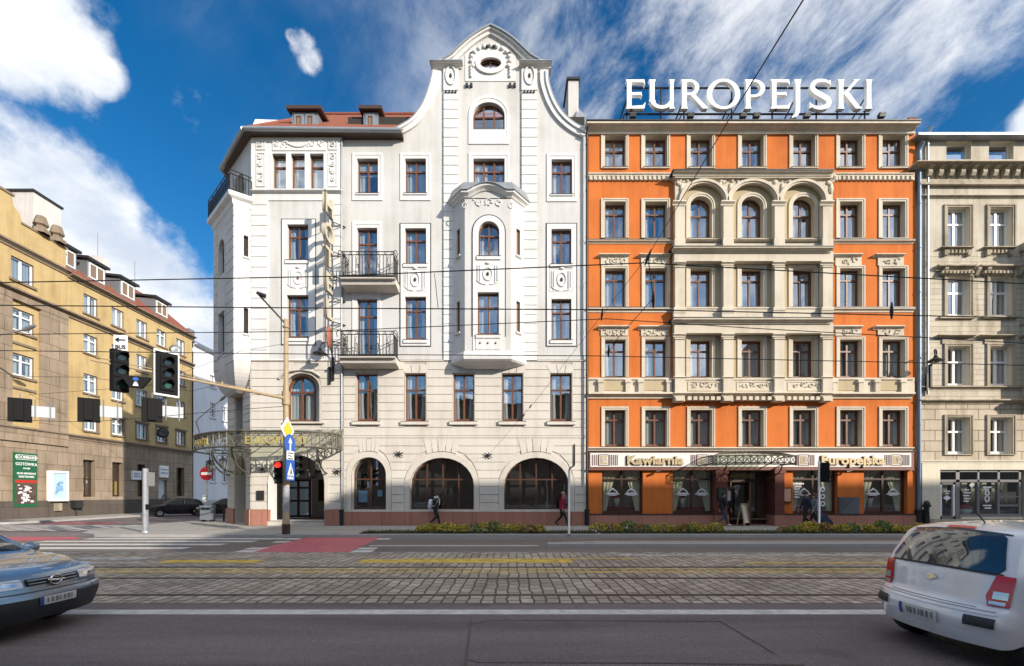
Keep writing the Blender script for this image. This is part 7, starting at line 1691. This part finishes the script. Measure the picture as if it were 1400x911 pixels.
# lone posts
def post(label, px, base_y, top_y, r, fn=None, name='sign_post', mat='galvanised'):
    Y = H * F / (base_y - 676); x = (px - 700) * Y / F; z = H - (top_y - 676) * Y / F; t = thing(name, label, 'post', (x, Y, 0)); b = MB(); b.lathe([(r * 1.5, 0), (r * 1.4, .06), (r, .07), (r, z), (0, z + .02)], n=12)
    b.build('post', mat, t, local=True)
    if fn: fn(t, z)
    return t
def g1(t, z): part_(t, 'plate', ['sign_back'], lambda b: (b.box(.1, .13, -.05, .35, z - .75, z - .15, 0), b.bar((0, 0, z - .4), (.12, .1, z - .4), .03), b.bar((0, 0, z - .25), (.12, .1, z - .25), .03)) and None); part_(t, 'push_box', 'signal_black', lambda b: b.box(.03, .16, -.09, .06, 1.0, 1.22))
post('stout grey post at the corner kerb beside the far zebra crossing', 199, 728, 641, .11, g1)
def g2(t, z): part_(t, 'plate', ['sign_back', 'dark_metal'], lambda b: (b.tube([(0, 0, z - .02), (.02, 0, z + .08), (.2, 0, z + .18), (.22, 0, z + .3)], .035, 8, 0), b.box(.18, .21, -.25, .35, z + .2, z + 1.05, 1), b.box(.212, .222, -.2, .3, z + .25, z + 1.0, 0)) and None)
post('thin grey post with an edge-on sign plate in front of the widest arched window', 778, 731, 643, .045, g2)
def g3(t, z):
    pass
tq = post('thin grey post carrying the back of a traffic light before the cafe windows', 1120, 727, 631, .05)
signal('back of a black traffic light on the thin post before the cafe', (tq.location.x + .22, tq.location.y, 2.62), PI - .25, .85, .28, False, name='traffic_light')
Yn = 28.6; xn = (283 - 700) * Yn / F; t = thing('no_entry_sign', 'round red no-entry sign with white bar on a thin post by the bin', 'sign', (xn, Yn, 0))
part_(t, 'post', 'galvanised', lambda b: b.tube([(0, 0, 0), (0, 0, 3.3)], .035, 8))
part_(t, 'plate', ['sign_red', 'white_paint'], lambda b: (b.prism(ell(0, 2.93, .42, .42, 24), -.06, -.04, 0, back=True), b.box(-.32, .32, -.07, -.055, 2.85, 3.01, 1)) and None)
part_(t, 'small_plate', 'white_paint', lambda b: b.box(-.25, -.05, -.05, -.03, 1.2, 1.6))
xb = (284 - 700) * 27.9 / F; t = thing('litter_bin', 'grey metal litter bin standing on short legs under the no-entry sign', 'bin', (xb, 27.9, 0))
part_(t, 'body', ['zinc', 'under'], lambda b: (b.box(-.33, .33, -.22, .22, .12, .86, 0), b.extr([(-.26, .86), (-.2, .98), (.2, .98), (.26, .86)], -.36, .36, 0), b.box(-.22, -.02, -.235, -.22, .74, .84, 1), b.box(.04, .22, -.235, -.22, .74, .84, 1)) and None)
part_(t, 'leg', 'dark_metal', lambda b: (b.box(-.3, -.24, -.2, .2, 0, .13), b.box(.24, .3, -.2, .2, 0, .13)) and None)
t = thing('bollard', 'slim dark bollard between the bin and the hotel corner', 'bollard', ((306 - 700) * 28.2 / F, 28.2, 0)); part_(t, 'post', 'dark_metal', lambda b: b.lathe([(.07, 0), (.06, .05), (.05, 1.0), (.06, 1.02), (.04, 1.1), (0, 1.12)], n=10))
t = thing('litter_bin', 'small dark litter bin on a post against the yellow tenement', 'bin', TY @ Vector((uy(98.5), -.35, 0))); part_(t, 'body', 'dark_metal', lambda b: (b.box(-.2, .2, -.32, .32, .62, 1.15), b.box(-.22, .22, -.34, .34, 1.12, 1.17)) and None); part_(t, 'post', 'dark_metal', lambda b: b.tube([(0, 0, 0), (0, 0, .65)], .04, 8))
b = MB(TY); b.box(uy(75) - .25, uy(75) + .25, -.3, -.06, .45, 1.0); tag(b.build('meter_cabinet', 'grey_trim'), 'small stone-coloured meter cabinet below the advertising light box', 'cabinet')
# A-board by the cafe door
ab = thing('menu_board', 'leaning pale wooden menu board beside the open cafe door', 'sign board', (X(1014), D - .25, 0)); ab.rotation_euler.z = .5
plain('wood_pale', (.42, .30, .18), .7); plain('menu_cream', (.62, .55, .44), .7)
part_(ab, 'frame', 'wood_pale', lambda b: (b.bar((-.24, -.2, 0), (-.24, 0, 1.15), .05), b.bar((.24, -.2, 0), (.24, 0, 1.15), .05), b.bar((-.24, 0, 1.13), (.24, 0, 1.13), .05), b.bar((-.24, .25, 0), (-.24, 0, 1.15), .05), b.bar((.24, .25, 0), (.24, 0, 1.15), .05)) and None)
part_(ab, 'panel', 'menu_cream', lambda b: b.add([(-.22, -.17, .15), (.22, -.17, .15), (.22, 0.0, 1.1), (-.22, 0.0, 1.1)], [(0, 1, 2, 3)]))
hy_ = MB(); x0 = X(1259); hy_.lathe([(.16, 0), (.14, .1), (.1, .9), (.14, 1.0), (.15, 1.15), (.09, 1.3), (0, 1.33)], (x0, D - .35, 0), 12); hy_.tube([(x0 - .2, D - .35, 1.05), (x0 + .2, D - .35, 1.05)], .06, 8); tag(hy_.build('hydrant', 'black_iron'), 'dark cast iron hydrant pump between the orange and grey houses', 'hydrant')
# street lamps at the side street
def arm_lamp(label, base, tip, foot):
    t = thing('street_lamp', label, 'lamp', foot); b = MB(); b.tube([foot, base, base + Vector((.25, 0, .35)), tip], .05, 6); b.build('arm', 'galvanised', t)
    d = (tip - base).normalized(); b = MB(); b.tube([tip - d * .15, tip + d * .25, tip + d * .75], [.06, .15, .08], 8); b.build('lamp_head', 'zinc', t)
q = at(268, 577, 44); arm_lamp('grey street lamp arm reaching out from the pale house', q, at(302, 547, 43.6), q + Vector((0, .9, -1.6)))
q = at(-6, 466, 27.5); arm_lamp('grey street lamp reaching in at the left edge before the yellow tenement', q, at(33, 451, 27.4), Vector((q.x - .3, q.y, 0)))
# ---------------------------------------------------------------- overhead wires
def wire(label, pts, r=.011, ins=(), group=None, sag=0):
    b = MB(); P = [Vector(p) for p in pts]
    if sag:
        q = []
        for i in range(len(P) - 1):
            for k in range(8): t_ = k / 8; q.append(P[i].lerp(P[i + 1], t_) - Vector((0, 0, sag * 4 * t_ * (1 - t_))))
        P = q + [P[-1]]
    b.tube(P, r, 5); o = tag(b.build('overhead_wire', 'black'), label, 'wire', group)
    for p, d in ins:
        c = MB(); d = d.normalized(); c.tube([p - d * .16, p - d * .05, p + d * .05, p + d * .16], [.012, .028, .028, .012], 8); c.blob(p, .034, .034, .05, 0, 8); c.build('insulator', 'black', o, local=True)
def wpt(px, py, Y): return at(px, py, Y)
YA, YB = 8.7, 11.8
hang = at(886, 350, YA)
wire('upper carrying wire of the near tram line with a peak at the span wire', [wpt(-900, 404, YA), wpt(0, 386.5, YA), wpt(450, 378, YA), wpt(880, 359.5, YA), wpt(1250, 380, YA), wpt(1900, 415, YA)], ins=[(wpt(886, 352, YA), Vector((.4, 0, 1)))])
wire('contact wire of the near tram line, second from the top', [wpt(-900, 412, YA), wpt(0, 417.5, YA), wpt(450, 421.5, YA), wpt(900, 424, YA), wpt(1250, 431.5, YA), wpt(1900, 446, YA)], ins=[(wpt(1219, 425, YA), Vector((0, 0, 1)))])
wire('upper carrying wire of the far tram line, third from the top', [wpt(-900, 459, YB), wpt(0, 457.5, YB), wpt(450, 453, YB), wpt(830, 436, YB), wpt(1030, 449, YB), wpt(1250, 461, YB), wpt(1900, 498, YB)], ins=[(wpt(823, 430, YB), Vector((.1, 0, 1)))])
wire('contact wire of the far tram line, lowest of the long wires', [wpt(-900, 473, YB), wpt(0, 479.5, YB), wpt(450, 484.6, YB), wpt(810, 486.7, YB), wpt(1250, 496, YB), wpt(1900, 512, YB)])
wire('long span wire rising from the hotel wall anchor to above the viewer', [wpt(667.5, 623, D - .1), wpt(735, 545, 20), wpt(823, 431, YB), wpt(886, 350, YA), wpt(1000, 158, 4.6), wpt(1098, 0, 3.2), wpt(1250, -260, 2.4)], .006, [(wpt(716, 568, 21), Vector((.6, -2, .8))), (wpt(725, 556, 20.6), Vector((.6, -2, .8)))])
wire('short span wire hanging between the tram wires before the orange front', [wpt(886, 352, YA), wpt(893, 408, YA + .6), wpt(845, 462, YB), wpt(831, 484, YB)], .008, [(wpt(893, 410, YA + .6), Vector((.1, .3, -1))), (wpt(832, 480, YB), Vector((0, .3, -1)))])
wire('thin drop wire linking two tram wires above the white hotel', [wpt(594, 374, YA), wpt(599, 421, YA)], .007)
wire('span wire carrying the hanging signal boxes from the ochre pole', [wpt(-60, 571, 20), wpt(28, 575, 20), wpt(122, 577, 20), wpt(208, 571, 20), wpt(300, 562, 20), Vector((PXX, PYY, 5.3))], .012)
wire('thin stay wire from the ochre pole to the corner oriel', [Vector((PXX, PYY, 7.9)), wpt(330, 480, 19.5), wpt(200, 528, 20), wpt(40, 540, 20)], .008)
wire('thin wire crossing the side street below the stay wire', [wpt(-40, 514, 30), wpt(120, 516, 31), wpt(262, 535, 33), wpt(318, 520, 27)], .014)
# ---------------------------------------------------------------- light, sky, camera
opposite('tenement_row', 31.8, 98, 22.75, 'tall tenement row across the street, seen only in window reflections', 1)
opposite('street_building', -48, 31.5, 14.0, 'lower building across the street behind the viewer, only in reflections', 1)
sun_dir = Vector((1.2, -1.0, .62)).normalized()      # towards the sun
sl = bpy.data.lights.new('sun', 'SUN'); sl.energy = 4.7; sl.angle = math.radians(.53); sl.color = (1, .91, .79)
so = bpy.data.objects.new('sun', sl); COL.objects.link(so); so.rotation_euler = sun_dir.to_track_quat('Z', 'Y').to_euler()
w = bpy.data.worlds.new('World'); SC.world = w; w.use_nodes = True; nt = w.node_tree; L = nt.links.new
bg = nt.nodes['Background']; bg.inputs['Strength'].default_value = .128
sky = nd(nt, 'ShaderNodeTexSky', sky_type='NISHITA', sun_disc=False); sky.sun_elevation = math.asin(sun_dir.z); sky.sun_rotation = math.atan2(sun_dir.x, sun_dir.y)
sky.air_density = 1.0; sky.dust_density = .3; sky.ozone_density = 3.0
hs = nd(nt, 'ShaderNodeHueSaturation'); hs.inputs['Saturation'].default_value = 1.36; hs.inputs['Value'].default_value = .86; L(sky.outputs[0], hs.inputs['Color'])
tc = nd(nt, 'ShaderNodeTexCoord'); nrm = nd(nt, 'ShaderNodeVectorMath', operation='NORMALIZE'); L(tc.outputs['Generated'], nrm.inputs[0])
# cloud field: fractal noise on a flat layer overhead, gathered into banks in given directions
sep = nd(nt, 'ShaderNodeSeparateXYZ'); L(nrm.outputs[0], sep.inputs[0])
zz = nd(nt, 'ShaderNodeMath', operation='ADD'); zz.inputs[1].default_value = .22; L(sep.outputs[2], zz.inputs[0]); zm = nd(nt, 'ShaderNodeMath', operation='MAXIMUM'); zm.inputs[1].default_value = .05; L(zz.outputs[0], zm.inputs[0])
dx = nd(nt, 'ShaderNodeMath', operation='DIVIDE'); L(sep.outputs[0], dx.inputs[0]); L(zm.outputs[0], dx.inputs[1]); dy = nd(nt, 'ShaderNodeMath', operation='DIVIDE'); L(sep.outputs[1], dy.inputs[0]); L(zm.outputs[0], dy.inputs[1])
pl = nd(nt, 'ShaderNodeCombineXYZ'); L(dx.outputs[0], pl.inputs[0]); L(dy.outputs[0], pl.inputs[1])
def noise(vec, scale, detail, rough=.6, mscale=None, rot=0, dist=0):
    src = vec
    if mscale: mp = nd(nt, 'ShaderNodeMapping'); mp.inputs['Scale'].default_value = mscale; mp.inputs['Rotation'].default_value = (0, 0, rot); L(vec, mp.inputs['Vector']); src = mp.outputs[0]
    n = nd(nt, 'ShaderNodeTexNoise', Scale=scale, Detail=detail, Roughness=rough, Distortion=dist); L(src, n.inputs['Vector']); return n.outputs['Fac']
def mth(op, a, b=None, c=None):
    n = nd(nt, 'ShaderNodeMath', operation=op)
    for i, v in enumerate((a, b, c)):
        if v is None: continue
        if isinstance(v, (int, float)): n.inputs[i].default_value = v
        else: L(v, n.inputs[i])
    return n.outputs[0]
def mrange(v, a, b, c=0, d=1, t='SMOOTHSTEP'):
    n = nd(nt, 'ShaderNodeMapRange', interpolation_type=t); L(v, n.inputs[0]); n.inputs[1].default_value = a; n.inputs[2].default_value = b; n.inputs[3].default_value = c; n.inputs[4].default_value = d; return n.outputs[0]
def ray(px, py): return Vector((px - 700, F, 676 - py)).normalized()
def bank(caps):
    tot = None
    for (px, py, rx) in caps:
        c, e = ray(px, py), ray(px + rx, py); dt = nd(nt, 'ShaderNodeVectorMath', operation='DOT_PRODUCT'); dt.inputs[1].default_value = c; L(nrm.outputs[0], dt.inputs[0]); ce = c.dot(e)
        v = mrange(dt.outputs['Value'], 1 - (1 - ce) * 1.9, 1 - (1 - ce) * .25, 0, 1, 'LINEAR'); tot = v if tot is None else mth('MAXIMUM', tot, v)
    return tot
n1 = noise(pl.outputs[0], 2.6, 10, .62, dist=.4); n1b = noise(nrm.outputs[0], 5.5, 12, .62); n1c = noise(nrm.outputs[0], 2.6, 4, .5)
thick = bank([(-30, 270, 120), (60, 290, 110), (130, 330, 100), (200, 380, 95), (255, 430, 85), (30, 440, 220), (180, 500, 130), (45, 15, 85), (0, -40, 130), (100, 55, 58), (138, 95, 34), (412, 58, 24), (424, 82, 22), (400, 50, 14), (-300, 300, 240), (1450, 170, 70)])
puff = mrange(mth('ADD', mth('MULTIPLY', thick, .75), mth('ADD', mth('MULTIPLY_ADD', n1b, 2.1, -1.05), mth('MULTIPLY_ADD', n1c, .5, -.25))), .2, .72)
rotm = nd(nt, 'ShaderNodeVectorRotate', rotation_type='Y_AXIS'); rotm.inputs['Angle'].default_value = math.radians(38); L(nrm.outputs[0], rotm.inputs['Vector'])
n2 = noise(rotm.outputs[0], 3.4, 12, .68, (1.5, 1.2, 2.6), 0, .25); n3 = noise(nrm.outputs[0], 4.2, 5, .5)
ci = mth('MULTIPLY', mrange(mth('ADD', mth('MULTIPLY', n2, .75), mth('MULTIPLY', n3, .45)), .47, .76), mrange(mth('ADD', mth('MULTIPLY', sep.outputs[0], 1.3), mth('MULTIPLY_ADD', n1c, 1.6, -.8)), -.75, .68)); ci = mth('MULTIPLY', ci, .92)
# unseen clouds added behind the viewer, densest high up, as fill light
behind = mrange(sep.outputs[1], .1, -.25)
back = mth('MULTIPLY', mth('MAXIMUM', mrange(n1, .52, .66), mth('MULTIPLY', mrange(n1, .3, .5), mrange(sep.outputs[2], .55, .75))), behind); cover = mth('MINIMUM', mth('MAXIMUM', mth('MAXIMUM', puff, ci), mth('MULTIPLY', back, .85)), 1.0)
sh = mrange(mth('ADD', noise(nrm.outputs[0], 4.5, 8, .6, (1, 1, 1.7)), mth('MULTIPLY_ADD', sep.outputs[2], .35, -.1)), .38, .66)
cc_ = nd(nt, 'ShaderNodeMix', data_type='RGBA'); cc_.inputs[6].default_value = (4.0, 4.5, 5.3, 1); cc_.inputs[7].default_value = (6.6, 6.7, 6.8, 1); L(sh, cc_.inputs[0])
fill_gain = nd(nt, 'ShaderNodeVectorMath', operation='SCALE'); L(cc_.outputs[2], fill_gain.inputs[0]); L(mrange(sep.outputs[1], .1, -.3, 1.0, 1.75), fill_gain.inputs['Scale'])   # the clouds behind the viewer are boosted for more fill light
mx = nd(nt, 'ShaderNodeMix', data_type='RGBA'); L(cover, mx.inputs[0]); L(hs.outputs[0], mx.inputs[6]); L(fill_gain.outputs[0], mx.inputs[7]); L(mx.outputs[2], bg.inputs['Color'])
cam = bpy.data.cameras.new('camera'); co = bpy.data.objects.new('camera', cam); COL.objects.link(co); SC.camera = co
co.location = (0, 0, H); co.rotation_euler = (PI / 2, 0, 0); cam.sensor_width = 36; cam.lens = F / 1400 * 36; cam.shift_y = (676 - 455.5) / 1400; cam.clip_end = 2000; cam.clip_start = .05
vs = SC.view_settings; vs.view_transform = 'Standard'; vs.look = 'None'; vs.gamma = 1; vs.exposure = 0.44; vs.use_curve_mapping = False
SC.cycles.max_bounces = 8; SC.cycles.transparent_max_bounces = 12; SC.cycles.diffuse_bounces = 3; SC.cycles.glossy_bounces = 3; SC.cycles.caustics_reflective = False; SC.cycles.caustics_refractive = False
try: SC.cycles.use_denoising = True
except Exception: pass
